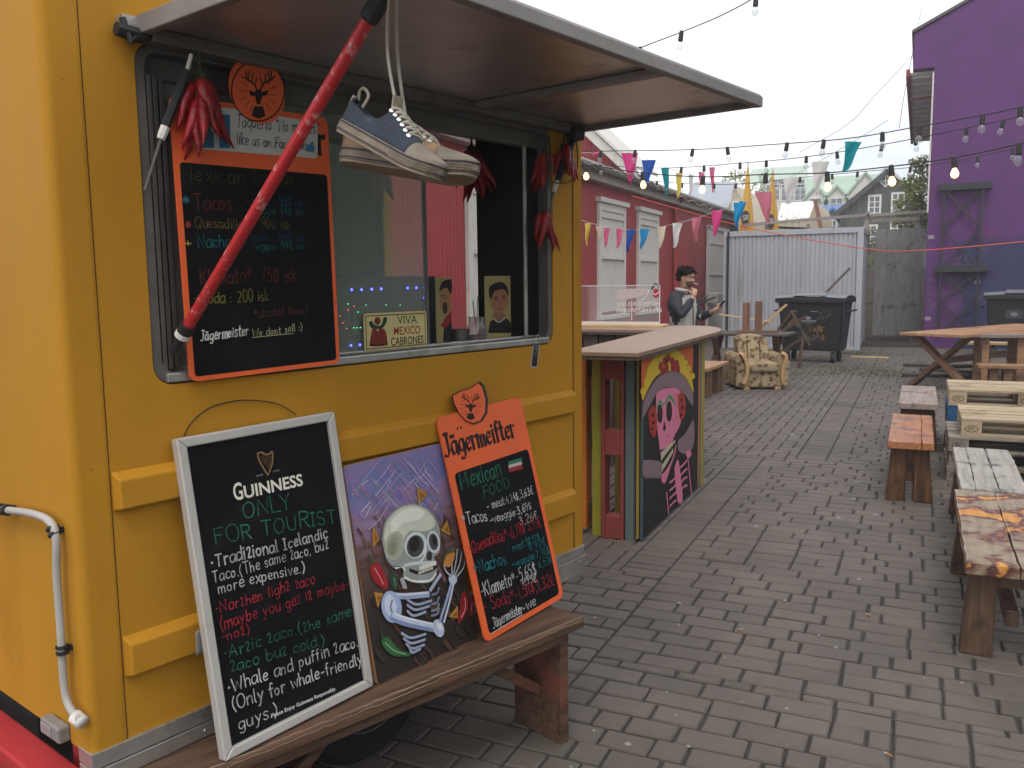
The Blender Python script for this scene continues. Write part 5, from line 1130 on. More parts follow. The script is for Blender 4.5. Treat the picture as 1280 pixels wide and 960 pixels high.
# pallets
def pallet_proto(label, mt, L=1.2, Wd=.8, hgt=.144, mark=False):
    o = thing('pallet', label, 'pallet', (0, 0, 0)); k = hgt / .144
    xs5 = [(0, .145), (.1775, .2775), (.3275, .4725), (.5225, .6225), (.655, .8)]
    for a, c in xs5: MB().box((0, a * Wd / .8, .122 * k), (L, c * Wd / .8, hgt), mt).build('deck_board', mt, o, bevel=.003)
    for x in (0, L / 2 - .0725, L - .145): MB().box((x + .001, .002, .1 * k), (x + .144, Wd - .002, .1215 * k), mt).build('stringer', mt, o, bevel=.002)
    for x in (0, L / 2 - .0725, L - .145):
        for y, c in ((0, .1), (Wd / 2 - .0725, .145), (Wd - .1, .1)):
            bl = MB().box((x + .002, y + .002, .0225 * k), (x + .143, y + c - .002, .0995 * k), mt).build('block', mt, o, bevel=.003)
            if mark and y == 0:
                A = Art(Matrix.Translation((x, 0, 0)), .0015); cx, cz = .0725, .061 * k
                A._ribbon([(cx + .045 * math.cos(2 * math.pi * i / 24), cz + .024 * math.sin(2 * math.pi * i / 24)) for i in range(25)], .005, paint((70, 45, 25)))
                A.ltext('EPL', cx - .024, cz - .012, .048, .024, (70, 45, 25), thick=.16); A.build('stamp', bl)
    for y, c in ((0, .1), (Wd / 2 - .0725, .145), (Wd - .1, .1)): MB().box((0.001, y + .003, 0), (L - .001, y + c - .003, .022 * k), mt).build('bottom_board', mt, o, bevel=.002)
    return o
PNW = wood('new_pallet_wood', (.50, .40, .27), (.33, .25, .16), 0, 3, .75, stain=(.26, .19, .12), amt=.2)
PGR = wood('old_pallet_wood', (.30, .265, .22), (.16, .135, .11), 0, 4, .8, stain=(.10, .07, .05), amt=.15)
PBU = mat('blue_paint_wood', (.025, .09, .22), .6, .15, 8, dirt=(.12, .10, .08), dirt_amt=.2)
GP = 'pallets stacked as seats on the right'
pg = pallet_proto('weathered grey pallet, lowest in the stack behind the grey bench', PGR, hgt=.118, mark=True); pg.location = (.245, 7.48, 0); pg['group'] = GP
dup(pg, (.255, 7.50, .119), 0, 'weathered grey pallet in the middle of the front stack'); dup(pg, (.25, 7.47, .238), 0, 'weathered grey pallet just under the front pale pallet')
pn = pallet_proto('clean pale wood pallet with oval stamps on top of the front stack', PNW, mark=True); pn.location = (.335, 7.50, .357); pn['group'] = GP
dup(pn, (.27, 8.46, .468), 0, 'clean pale wood pallet topping the rear stack on a blue one')
pb = pallet_proto('blue painted pallet between grey and pale ones in the rear stack', PBU); pb.location = (.265, 8.47, .323); pb['group'] = GP
dup(pg, (.27, 8.46, 0), 0, 'weathered grey pallet at the ground in the rear stack'); dup(pg, (.28, 8.48, .119), 0, 'weathered grey pallet second from the ground in the rear stack')
d_ = MB().box((.27, 8.47, .239), (1.45, 9.25, .321), PGR).build('spacer_board', PGR); tag(d_, 'thick grey plank layer under the blue pallet in the rear stack', 'plank')

# picnic tables at the back
TBL = wood('table_orange', (.40, .235, .125), (.24, .12, .06), 0, 4, .5, stain=(.12, .06, .04), amt=.2); TBD = wood('table_brown', (.22, .12, .07), (.09, .05, .03), 0, 4, .6)
TGR = wood('table_grey', (.30, .25, .21), (.16, .12, .10), 0, 4, .7)
def xtable(label, loc, rz, L, W, top, leg, h=.80):
    o = thing('picnic_table', label, 'picnic table', loc, rz)
    for k in range(4): MB().box((0, k * W / 4 + .003, h - .04), (L, (k + 1) * W / 4 - .003, h), top).build('top_plank', top, o, bevel=.004)
    for x in (.28, L - .35):
        for sx, dx in ((0, 0), (1, .05)):
            a = (x + dx, .02 if sx == 0 else W - .02, 0); c = (x + dx, W - .10 if sx == 0 else .10, h - .042); MB().beam(a, c, .06, .15, leg, up=(1, 0, 0)).build('leg', leg, o, bevel=.003)
    MB().beam((.3, W / 2, .40), (L - .3, W / 2, .40), .05, .09, leg).build('stretcher', leg, o); return o
xtable('orange picnic table with crossed legs and tapering view, left of the two', (.58, 13.2, 0), R_(60), 3.4, .95, TBL, TBD)
o = thing('picnic_table', 'grey edged picnic table on broad orange slab legs near the right edge', 'picnic table', (.66, 13.55, 0), R_(8))
for k in range(4): MB().box((0, k * .2 + .003, .745), (2.0, (k + 1) * .2 - .003, .79), TGR if k == 0 else TBL).build('top_plank', TGR, o, bevel=.004)
for x, w_ in ((.18, .09), (.62, .24), (1.6, .24)): MB().box((x, .10, 0), (x + w_, .16, .744), TBL).build('leg', TBL, o, bevel=.005); MB().box((x, .62, 0), (x + w_, .68, .744), TBL).build('leg', TBL, o, bevel=.005)
def plain_bench(label, loc, rz, L, W, h, top, leg):
    o = thing('plank_bench', label, 'bench', loc, rz); MB().box((0, 0, h - .045), (L, W, h), top).build('seat', top, o, bevel=.006)
    for x in (.14, .30, L - .40, L - .22): MB().box((x, .05, 0), (x + .10, W - .05, h - .046), leg).build('leg', leg, o, bevel=.006)
    return o
plain_bench('small orange plank bench standing in front of the grey edged table', (.74, 12.75, 0), R_(4), 1.5, .32, .44, TBL, TBD)
plain_bench('pale plank bench behind the crossed leg table by the purple wall', (.75, 17.0, 0), R_(-6), 1.9, .35, .45, PN, TBD)
plain_bench('small orange bench tucked behind the bar counter near the armchair', (-2.50, 11.45, 0), R_(88), 1.15, .36, .42, TBL, TBD)
b = MB(); rnd = random.Random(3)
for k, (x, y, a, L) in enumerate(((.15, 15.3, .2, 1.3), (.3, 15.5, -.3, 1.1), (.2, 15.8, .1, 1.4), (.35, 15.2, .5, 1.0))):
    q = MB().box((-L / 2, -.07, 0), (L / 2, .07, .05), DKW).build('loose_plank', DKW); q.location = (x + .3, y, .002 + .055 * k); q.rotation_euler = (0, 0, a)
    tag(q, ('dark', 'dark', 'dark', 'dark')[k] + ' old plank in the low heap under the crossed leg table, ' + ('bottom one', 'second from bottom', 'third from bottom', 'top one')[k], 'plank', 'heap of dark planks under the table')

# ------------------------------------------------------------------ table with junk, armchair, bins
tp = thing('old_table', 'dark old plank table with crossed legs behind the armchair', 'table', (-3.15, 13.75, 0), R_(-4))
MB().box((0, 0, .71), (1.35, .75, .75), DKW).build('tabletop', DKW, tp, bevel=.01)
for x in (.15, 1.1):
    for sx in (0, 1): MB().beam((x, .02 + .7 * sx, 0), (x + .02 + .05 * sx, .68 - .62 * sx, .71), .05, .09, TBD, up=(1, 0, 0)).build('leg', TBD, tp)
STL = wood('stool_red_brown', (.26, .13, .09), (.12, .06, .04), 2, 3, .6)
us = thing('upturned_stool', 'upturned small wooden stool with two board legs up on the old table', 'stool', (-2.62, 14.05, .752), R_(8))
MB().box((-.02, -.1, 0), (.62, .2, .03), TBD).build('seat', TBD, us)
for x, l_ in ((.08, .10), (.27, -.03)): MB().beam((x + .05, .05, .03), (x + .05 + l_ * .3, .05, .50), .13, .03, RLG, up=(0, 1, 0)).build('leg', RLG, us) if 0 else MB().box((x, .03, .031), (x + .115, .06, .46 + x * .1), STL).build('leg', RLG, us)
def loose(name, label, cat, p, q, w_, t_, m, group=None):
    p, q = Vector(p), Vector(q); o = MB().beam((0, 0, 0), q - p, w_, t_, m).build(name, m); o.location = p; tag(o, label, cat, group); return o
loose('broken_board', 'pale broken board lying behind the old table by the container', 'board', (-3.35, 16.2, .95), (-2.4, 16.4, .80), .25, .02, PN)
loose('broken_board', 'tan plywood scrap leaning against the container behind the upturned stool', 'board', (-2.75, 16.5, .6), (-2.2, 16.6, 1.12), .5, .02, mat('plywood_scrap', (.45, .27, .12), .7, .15, 5))
bc = thing('broken_chair', 'dark broken chair frame lying on the heap beside the bin', 'chair', (-2.35, 16.1, .55), 0)
for a, c in (((0, 0, 0), (.55, .05, .38)), ((.3, 0, .45), (.62, .1, -.15)), ((0, .05, .02), (.30, 0, .45)), ((.1, .02, -.3), (.5, .0, .0)), ((.15, .02, .1), (.38, .02, .36))): MB().beam(a, c, .045, .045, RLG).build('rail', RLG, bc)
MB().beam((.0, .0, -.55), (.15, .02, .1), .045, .045, RLG).build('leg', RLG, bc); MB().beam((.45, .0, -.55), (.5, .02, .0), .045, .045, RLG).build('leg', RLG, bc)
hb_ = thing('hand_truck', 'black tubular hand truck leaning beside the white door', 'hand truck', (-3.75, 15.2, 0), R_(10))
for x in (0, .16): MB().tube(catmull([(x, 0, .0), (x + .05, .1, .8), (x + .02, .25, 1.10), (x + .35, .35, 1.28)], 5), .018, BLK).build('rail', BLK, hb_)
for z in (.2, .5, .8): MB().tube([(.01 + z * .05, .02, z), (.17 + z * .05, .02, z)], .014, BLK).build('rung', BLK, hb_)
MB().box((-.1, -.2, .0), (.35, .02, .02), BLK).build('toe_plate', BLK, hb_)
# armchair
def fabric():
    m, t, b = _new('floral_fabric'); tcn = node(t, 'ShaderNodeTexCoord')
    v = node(t, 'ShaderNodeTexVoronoi', Scale=12); n = node(t, 'ShaderNodeTexNoise', Scale=16, Detail=4, Distortion=1.2); ns = node(t, 'ShaderNodeTexNoise', Scale=5, Detail=3)
    for q in (v, n, ns): t.links.new(tcn.outputs['Object'], q.inputs['Vector'])
    ad = node(t, 'ShaderNodeMath', _operation='MULTIPLY_ADD'); ad.inputs[1].default_value = .9; t.links.new(n.outputs['Fac'], ad.inputs[0]); t.links.new(v.outputs['Distance'], ad.inputs[2])
    r = node(t, 'ShaderNodeValToRGB'); e = r.color_ramp.elements; e[0].position = .62; e[0].color = (.10, .065, .035, 1); e[1].position = 1.05; e[1].color = (.36, .275, .17, 1); q = e.new(.82); q.color = (.25, .18, .105, 1)
    t.links.new(ad.outputs[0], r.inputs[0]); hv = node(t, 'ShaderNodeHueSaturation'); mr = node(t, 'ShaderNodeMapRange'); mr.inputs[3].default_value = .6; mr.inputs[4].default_value = 1.3
    t.links.new(ns.outputs['Fac'], mr.inputs[0]); t.links.new(mr.outputs[0], hv.inputs['Value']); t.links.new(r.outputs[0], hv.inputs['Color']); t.links.new(hv.outputs[0], b.inputs['Base Color']); b.inputs['Roughness'].default_value = .95; b.inputs['Specular IOR Level'].default_value = .1; return m
FAB = fabric(); TAN = wood('arm_wood', (.55, .36, .18), (.38, .22, .10), 2, 3, .4)
AC = thing('armchair', 'floral beige upholstered armchair with curved tan wooden arm fronts', 'armchair', (-2.33, 12.6, 0), R_(25)); AC.scale = (1.04, 1, .92)
def rbox(a, c, m, nm, bev, par=AC): return MB().box(a, c, m).build(nm, m, par, bevel=bev, segs=5, smooth=False)
rbox((.03, .05, .02), (.68, .86, .30), FAB, 'base', .04); rbox((.13, .0, .27), (.58, .62, .43), FAB, 'seat_cushion', .05)
b = MB(); prof = [(.14, .38), (.14, .72)] + [(.14 + .07 - .07 * math.cos(R_(a)), .72 + .09 * math.sin(R_(a))) for a in (30, 60, 90)] + [(.36, .835)] + [(.58 - .07 + .07 * math.cos(R_(90 - a)), .72 + .09 * math.sin(R_(90 - a))) for a in (0, 30, 60)] + [(.58, .72), (.58, .38)]
b.prism(prof, .50, .78, FAB, fn=lambda x, y, z: Vector((x, y + (z - .4) * .28, z))); b.build('backrest', FAB, AC, bevel=.045, segs=5)
for k, x in enumerate((.27, .45)): b = MB(); b.tube([(x, .505, .42), (x, .585, .74)], .007, paint((70, 50, 34))); b.build('piping', None, AC)
for x0 in (-.01, .56):
    b = MB(); sec = [(x0, .05), (x0, .42)] + [(x0 + .085 - .085 * math.cos(R_(a)), .45 + .11 * math.sin(R_(a))) for a in (0, 30, 60, 90, 120, 150, 180)] + [(x0 + .17, .42), (x0 + .15, .05)]
    b.prism(sec, .03, .80, FAB); b.build('arm', FAB, AC, bevel=.02, segs=3)
    cx = x0 + .085; b = MB(); vs = []
    path = catmull([(cx + .01, .0, .10), (cx + .055, .0, .25), (cx + .05, .0, .42), (cx, .0, .54), (cx - .05, .02, .575)], 5) if x0 < .3 else catmull([(cx - .01, .0, .10), (cx - .03, .0, .25), (cx + .0, .0, .42), (cx + .02, .0, .53), (cx - .04, .02, .575)], 5)
    for p, q in zip(path, path[1:]): b.beam(p, q + (q - p) * .15, .05, .045, TAN, up=(1, 0, 0))
    b.build('arm_front', TAN, AC)
for x in (.1, .54):
    for y in (.04, .78): MB().box((x, y, 0), (x + .08, y + .06, .05), TAN).build('foot', TAN, AC)
# wheeled bins
BIN = mat('bin_plastic', (.014, .015, .019), .45, .25, 8, dirt=(.05, .05, .055), dirt_amt=.25); LID = mat('lid_grey', (.16, .165, .18), .45, .15, 8, dirt=(.18, .18, .19), dirt_amt=.2)
def bin_(label, loc, rz, marks):
    o = thing('waste_bin', label, 'waste bin', loc, rz); W, D, z0, z1 = 1.22, .74, .22, 1.19
    v = [(x, y, z) for z, k in ((z0, .08), (z1, 0)) for x, y in ((k, k), (W - k, k), (W - k, D - k), (k, D - k))]
    bd = MB().add(v, [(0, 3, 2, 1), (4, 5, 6, 7), (0, 1, 5, 4), (1, 2, 6, 5), (2, 3, 7, 6), (3, 0, 4, 7)], BIN).build('body', BIN, o, bevel=.03, segs=3)
    MB().box((-.045, -.05, 1.13), (W + .045, D + .04, 1.23), BIN).build('rim', BIN, o, bevel=.02, segs=3)
    b = MB(); P = []; n = 12
    for i in range(n + 1):
        y = -.055 + (D + .09) * i / n; z = 1.235 + .05 * math.sin(math.pi * (i / n) ** .8)
        P += [(-.045, y, z - .02), (.3, y, z), (.34, y, z + .03), (W - .34, y, z + .03), (W - .3, y, z), (W + .045, y, z - .02)]
    fs = [(i * 6 + k, i * 6 + k + 1, i * 6 + 7 + k, i * 6 + 6 + k) for i in range(n) for k in range(5)]; b.add(P, fs, LID); b.build('lid', LID, o, solid=.012, smooth=False)
    for x in (.16, W - .2):
        for y in (.14, D - .14):
            M = Matrix.Translation((x, y, .1)) @ Matrix.Rotation(R_(90), 4, 'Y'); MB().lathe([(.03, -.03), (.095, -.03), (.1, -.02), (.1, .02), (.095, .03), (.03, .03)], n=20, mt=BLK, M=M).build('wheel', BLK, o)
            MB().box((x - .045, y - .03, .1), (x - .033, y + .03, .24), ALUD).box((x + .033, y - .03, .1), (x + .045, y + .03, .24), ALUD).build('wheel_fork', ALUD, o)
    MB().tube([(-.05, .1, .98), (-.09, .12, .98), (-.09, D - .12, .98), (-.05, D - .1, .98)], .018, BIN).build('handle', BIN, o); MB().tube([(W + .03, .1, .98), (W + .09, .12, .98), (W + .09, D - .12, .98), (W + .03, D - .1, .98)], .018, BIN).build('handle', BIN, o)
    MB().box((W - .02, -.02, .25), (W + .02, .10, 1.13), BIN).build('corner_rib', BIN, o, bevel=.01)
    M = world_matrix(o); fy = lambda z: .08 * (1 - (z - z0) / (z1 - z0))
    sl = math.atan2(.08, z1 - z0); FM = M @ Matrix.Translation((0, .08, z0)) @ Matrix.Rotation(sl, 4, 'X')
    A = Art(FM, -.003)
    if marks:
        YO = (178, 122, 40); GY = (105, 108, 112)
        A.ltext('VARF', .58, .36, .30, .10, YO, thick=.15, nib=R_(40)); A.ltext('LINS', .58, .22, .30, .09, YO, thick=.15, nib=R_(40))
        for k in range(9):
            x, z = rnd.uniform(.15, 1.05), rnd.uniform(.25, .72); pts = [(x + rnd.uniform(-.08, .08), z + rnd.uniform(-.08, .08)) for _ in range(6)]; A._ribbon(catmull([Vector(p) for p in pts], 5), .007, paint(GY))
        A._ribbon([(.42, .575), (.72, .575)], .018, paint((150, 155, 160))); A._ribbon([(.43, .545), (.70, .545)], .008, paint((150, 155, 160)))
        A._poly([(.575 + .05 * math.cos(a * .4), .625 + .03 * math.sin(a * .4)) for a in range(16)], paint((150, 155, 160)))
        A._ribbon([(.25, .76), (.36, .76)], .012, paint((150, 155, 160))); A._ribbon([(.62, .75), (.74, .75)], .014, paint((150, 155, 160)))
    else: A._poly([(.35, .55), (.62, .55), (.62, .72), (.35, .72)], paint((70, 72, 76))); A._poly([(.485 + .06 * math.cos(a * .4), .635 + .04 * math.sin(a * .4)) for a in range(16)], paint((130, 132, 134)))
    A.build('markings', bd)
    if marks: MB().box((.52, .16, 1.306), (.68, .36, 1.316), paint((90, 165, 135))).build('lid_sticker', None, o)
    return o
bin_('black wheeled bin with yellow graffiti and grey lid before the corrugated container', (-2.46, 17.3, 0), R_(-9), True)
q = onz(1225, 424); bin_('second black wheeled bin by the purple wall behind the tables', (1.18, 19.2, 0), R_(-6), False)
loose('angled_board', 'thin dark board sticking up at an angle behind the bin', 'board', (-1.9, 18.75, 1.1), (-1.3, 18.9, 1.78), .2, .025, RLG)

# ------------------------------------------------------------------ the smoking man
def skin_shape(vs, es, rs, sub=2):
    me = bpy.data.meshes.new('tmp'); bm = bmesh.new(); sl = bm.verts.layers.skin.verify(); bv = []
    for i, (v, r) in enumerate(zip(vs, rs)):
        q = bm.verts.new(v); q[sl].radius = r if isinstance(r, tuple) else (r, r); q[sl].use_root = (i == 0); bv.append(q)
    for a, c in es: bm.edges.new((bv[a], bv[c]))
    bm.to_mesh(me); bm.free(); ob = bpy.data.objects.new('tmp', me); COL.objects.link(ob); ob.modifiers.new('s', 'SKIN'); m = ob.modifiers.new('u', 'SUBSURF'); m.levels = m.render_levels = sub
    dg = bpy.context.evaluated_depsgraph_get(); ev = ob.evaluated_get(dg); e = ev.to_mesh(); V = [Vector(v.co) for v in e.vertices]; Fc = [tuple(p.vertices) for p in e.polygons]; ev.to_mesh_clear()
    bpy.data.objects.remove(ob); bpy.data.meshes.remove(me); return V, Fc
SKN = mat('skin', (.52, .30, .205), .55, .08, 20); HAIR = mat('hair_black', (.010, .008, .007), .85, .3, 60, spec=.1)
JG1 = mat('jacket_light', (.50, .48, .45), .8, .06, 8); JG2 = mat('jacket_dark', (.035, .037, .045), .8, .1, 8); TRS = mat('trousers_dark', (.03, .032, .04), .85, .1, 10); SHO = mat('shoe_black', (.02, .018, .018), .5, .1, 10)
MN = thing('person', 'dark haired man in grey and black jacket smoking and looking at a phone', 'person', (-2.60, 10.45, 0), R_(-12)); MN.scale = (1.03, 1.10, 1.0)
J = dict(pel=(0, 0, .95), wai=(0, 0, 1.10), che=(-.01, 0, 1.28), nb=(-.015, 0, 1.43), nk=(.005, 0, 1.53), rs=(-.02, -.18, 1.385), re=(.10, -.245, 1.155), rw=(.185, -.095, 1.405), ls=(-.01, .18, 1.385), le=(.10, .24, 1.13), lw=(.335, .10, 1.215),
         rh=(0, -.10, .90), rk=(.03, -.11, .50), ra=(-.01, -.11, .08), rt=(.13, -.13, .035), lh=(0, .10, .90), lk=(.01, .11, .50), la=(-.04, .12, .08), lt=(.10, .15, .035))
K = list(J); ix = {k: i for i, k in enumerate(K)}
E_ = [('pel', 'wai'), ('wai', 'che'), ('che', 'nb'), ('nb', 'nk'), ('che', 'rs'), ('rs', 're'), ('re', 'rw'), ('che', 'ls'), ('ls', 'le'), ('le', 'lw'), ('pel', 'rh'), ('rh', 'rk'), ('rk', 'ra'), ('ra', 'rt'), ('pel', 'lh'), ('lh', 'lk'), ('lk', 'la'), ('la', 'lt')]
rad = dict(pel=(.12, .15), wai=(.105, .135), che=(.115, .15), nb=.07, nk=.052, rs=.062, re=.043, rw=.029, ls=.062, le=.043, lw=.029, rh=.09, rk=.06, ra=.042, rt=.035, lh=.09, lk=.06, la=.042, lt=.035)
V, Fc = skin_shape([J[k] for k in K], [(ix[a], ix[c]) for a, c in E_], [rad[k] for k in K], 3)
b = MB(); b.add(V, Fc, SKN)
# head: rings with a real profile (x forward), tilted a little down
hz0 = 1.50; HT = Matrix.Translation((.015, 0, hz0)) @ Matrix.Rotation(R_(8), 4, 'Y')
pf = [(0, .035, -.04, .045), (.02, .075, -.05, .05), (.035, .093, -.055, .056), (.052, .095, -.06, .060), (.062, .090, -.064, .063), (.070, .096, -.067, .065), (.080, .097, -.07, .067), (.088, .094, -.073, .068), (.098, .098, -.078, .070), (.112, .097, -.085, .072), (.128, .091, -.09, .073), (.14, .096, -.094, .074), (.155, .098, -.096, .076), (.175, .094, -.097, .077), (.195, .082, -.093, .074), (.212, .06, -.08, .062), (.225, .03, -.055, .042), (.231, .0, -.02, .015)]
hv, N = [], 24
for z, xf, xb, hw in pf:
    for k in range(N):
        a = 2 * math.pi * k / N; c, s_ = math.cos(a), math.sin(a); cx = (xf + xb) / 2; rx = (xf - xb) / 2
        p = Vector((cx + rx * c, hw * math.copysign(abs(s_) ** .85, s_), z))
        fr = max(0, 1 - abs(((a + math.pi) % (2 * math.pi)) - math.pi) / .30)
        if .085 < z < .135: p.x += fr * .030 * (1 - (z - .085) / .055)
        if .12 < z < .135 and .25 < abs(((a + math.pi) % (2 * math.pi)) - math.pi) < .7: p.x -= .006
        hv.append(HT @ p)
hf = [(i * N + k, i * N + (k + 1) % N, (i + 1) * N + (k + 1) % N, (i + 1) * N + k) for i in range(len(pf) - 1) for k in range(N)] + [tuple(range(N))[::-1], tuple(range((len(pf) - 1) * N, len(pf) * N))]
b.add(hv, hf, SKN)
for sg in (-1, 1):
    M = HT @ Matrix.Translation((-.005, sg * .074, .112)) @ Matrix.Rotation(R_(90), 4, 'X'); b.lathe([(.004, -.006), (.017, -.008), (.020, 0), (.016, .008), (.006, .004)], n=12, mt=SKN, M=M @ Matrix.Diagonal((.75, 1.4, 1, 1)))
def hand(b, wr, d, up, curl, sg):
    """palm and five fingers; d along the hand, up out of the back of the hand"""
    wr, d, up = Vector(wr), Vector(d).normalized(), Vector(up); sd_ = d.cross(up).normalized() * sg; up = sd_.cross(d) * sg
    b.tube([wr - d * .02, wr + d * .015, wr + d * .05, wr + d * .085], [.024, .028, .036, .033], SKN, 10)
    for k, (L, o) in enumerate(((.070, -.028), (.080, -.010), (.074, .009), (.058, .026))):
        p = wr + d * .078 + sd_ * o; pts = [p]; dd = d.copy()
        for q in (.42, .33, .25):
            dd = (dd * math.cos(curl) - up * math.sin(curl)).normalized(); u2 = up; pts.append(pts[-1] + dd * L * q)
            up_l = sd_.cross(dd) * sg; up = up_l
        b.tube(pts, [.0095, .009, .008, .006], SKN, 8); up = sd_.cross(d) * sg
    p = wr + d * .025 - sd_ * .026; b.tube([p, p - sd_ * .022 + d * .02 - up * .012, p - sd_ * .02 + d * .055 - up * .028], [.012, .010, .007], SKN, 8)
hand(b, J['rw'], (-.10, .28, .42), (.75, -.55, .2), .45, 1); hand(b, J['lw'], (.9, -.25, .35), (.3, .5, -.8), .55, -1)
bd = b.build('body', SKN, MN, smooth=True)
ft = MB()
for sg in (-1, 1): ft.lathe([(.0005, -.004), (.005, 0), (.0005, .004)], n=10, mt=paint((20, 16, 16)), M=HT @ Matrix.Translation((.093, sg * .030, .133)))
ft.tube([HT @ Vector((.090, -.045, .146)), HT @ Vector((.102, -.025, .150)), HT @ Vector((.102, -.012, .148))], .004, HAIR); ft.tube([HT @ Vector((.090, .045, .146)), HT @ Vector((.102, .025, .150)), HT @ Vector((.102, .012, .148))], .004, HAIR)
ft.build('eyes', None, MN)
# hair and stubble
b = MB(); hvv, hff = [], []; rd_ = random.Random(5)
rows = [i for i in range(len(pf)) if pf[i][0] >= .085]
for r, i in enumerate(rows):
    z, xf, xb, hw = pf[i]
    for k in range(N):
        a = 2 * math.pi * k / N; c, s_ = math.cos(a), math.sin(a); g_ = .012 + .006 * (z > .16) + random.uniform(-.002, .002); cx = (xf + xb) / 2; rx = (xf - xb) / 2 + g_
        hvv.append(HT @ Vector((cx + rx * c, (hw + g_) * math.copysign(abs(s_) ** .85, s_), z + (.016 if z > .2 else 0))))
for r in range(len(rows) - 1):
    z = pf[rows[r]][0]
    for k in range(N):
        a = 2 * math.pi * (k + .5) / N; fa = abs(((a + math.pi) % (2 * math.pi)) - math.pi)
        lim = 1.85 if z < .13 else 1.45 if z < .15 else 1.0 if z < .165 else .6 if z < .19 else 0
        if fa > lim: hff.append((r * N + k, r * N + (k + 1) % N, (r + 1) * N + (k + 1) % N, (r + 1) * N + k))
hff.append(tuple(range((len(rows) - 1) * N, len(rows) * N))); 
for q in range(420):
    f = hff[rd_.randrange(len(hff) - 1)]; p = sum((hvv[i_] for i_ in f), Vector()) / len(f); n_ = (p - HT @ Vector((-.01, 0, .13))).normalized(); d_ = (n_ * .6 + Vector((rd_.uniform(-.2, .5), rd_.uniform(-.4, .4), rd_.uniform(-.5, .3)))).normalized(); w_ = n_.orthogonal() * .004
    hvv += [p - w_ + n_ * .002, p + w_ + n_ * .002, p + d_ * rd_.uniform(.010, .024)]; hff.append((len(hvv) - 3, len(hvv) - 2, len(hvv) - 1))
b.add(hvv, hff, HAIR); b.build('hair', HAIR, MN, smooth=True, solid=.006)
b = MB(); sf = [f for f in hf[:7 * N] if (lambda q: q.x > .03)(HT.inverted() @ hv[f[0]])]
b.add([HT @ ((HT.inverted() @ p) * 1.0 + Vector((.0025 if (HT.inverted() @ p).x > 0 else 0, 0, 0))) for p in hv], sf, mat('stubble', (.11, .07, .055), .8, .3, 80)); b.build('beard', None, MN, smooth=True)
# jacket and trousers
jk = ['pel', 'wai', 'che', 'nb', 'rs', 're', 'rw', 'ls', 'le', 'lw']; jr = dict(pel=(.145, .185), wai=(.135, .17), che=(.14, .178), nb=.085, rs=.088, re=.064, rw=.044, ls=.088, le=.064, lw=.044)
ji = {k: i for i, k in enumerate(jk)}; P_ = dict(J); P_['rw'] = tuple(Vector(J['rw']) * .93 + Vector(J['re']) * .07); P_['lw'] = tuple(Vector(J['lw']) * .90 + Vector(J['le']) * .10); P_['pel'] = (0, 0, .90)
V, Fc = skin_shape([P_[k] for k in jk], [(ji[a], ji[c]) for a, c in E_ if a in ji and c in ji], [jr[k] for k in jk], 3)
from mathutils import noise as NZ
V = [v + Vector((NZ.noise(v * 13), NZ.noise(v * 13 + Vector((9, 0, 0))), NZ.noise(v * 11 + Vector((0, 7, 0))) * .5)) * .011 for v in V]
b = MB(); dk, lt = [], []
for f in Fc:
    c = sum((V[i] for i in f), Vector()) / len(f)
    arm = abs(c.y) > .165 or (c.x > .10 and c.z > 1.0 and (c.x > .155)); yoke = c.z > 1.33 and c.x < .07
    (dk if (arm or yoke) else lt).append(f)
b.add(V, dk, JG2); b.add(V, lt, JG1); b.build('jacket', None, MN, smooth=True)
b = MB(); b.tube([(.055 * math.cos(a) * 1.2 - .01, .068 * math.sin(a) * 1.1, 1.475 - .012 * math.cos(a)) for a in [2 * math.pi * k / 18 for k in range(19)]], .020, JG1, 8); b.tube([(.115, -.01, 1.43), (.135, -.01, 1.25), (.14, -.01, 1.0)], .006, JG2, 6); b.build('collar', JG1, MN, smooth=True)
A = Art(Matrix.Translation((0, -.263, 0)), 0); A._poly([(.02 + .022 * math.cos(k * .5), 1.30 + .026 * math.sin(k * .5)) for k in range(13)], paint((165, 150, 150))); A._poly([(.015, 1.285), (.035, 1.29), (.03, 1.31)], paint((150, 50, 50)))
pk = ['pel', 'rh', 'rk', 'ra', 'lh', 'lk', 'la']; pr = dict(pel=(.13, .165), rh=.105, rk=.078, ra=.062, lh=.105, lk=.078, la=.062); pi_ = {k: i for i, k in enumerate(pk)}
V, Fc = skin_shape([J[k] for k in pk], [(pi_[a], pi_[c]) for a, c in E_ if a in pi_ and c in pi_], [pr[k] for k in pk]); MB().add(V, Fc, TRS).build('trousers', TRS, MN, smooth=True)
for s_ in 'rl':
    V, Fc = skin_shape([J[s_ + 'a'], J[s_ + 't']], [(0, 1)], [.055, .048]); MB().add([(v.x, v.y, max(.002, v.z)) for v in V], Fc, SHO).build('shoe', SHO, MN, smooth=True)
WM = world_matrix(MN)
ph = thing('phone', 'small dark phone held in the smoking man\'s left hand', 'phone', WM @ Vector((.425, .085, 1.275)), R_(-12), ry=R_(-50)); MB().box((-.035, -.034, -.004), (.09, .034, .004), paint((30, 32, 36))).build('case', None, ph, bevel=.003); MB().box((-.030, -.030, .0042), (.085, .030, .0052), paint((95, 110, 125))).build('screen', None, ph)
cg = thing('cigarette', 'white cigarette held between the man\'s fingers at his mouth', 'cigarette', WM @ Vector((.122, -.008, 1.556)), R_(-12)); MB().tube([(0, 0, 0), (.085, -.03, -.012)], .0042, paint((225, 222, 215))).build('paper', None, cg); MB().tube([(0, 0, 0), (.024, -.0085, -.0034)], .0045, paint((190, 130, 70))).build('filter', None, cg)

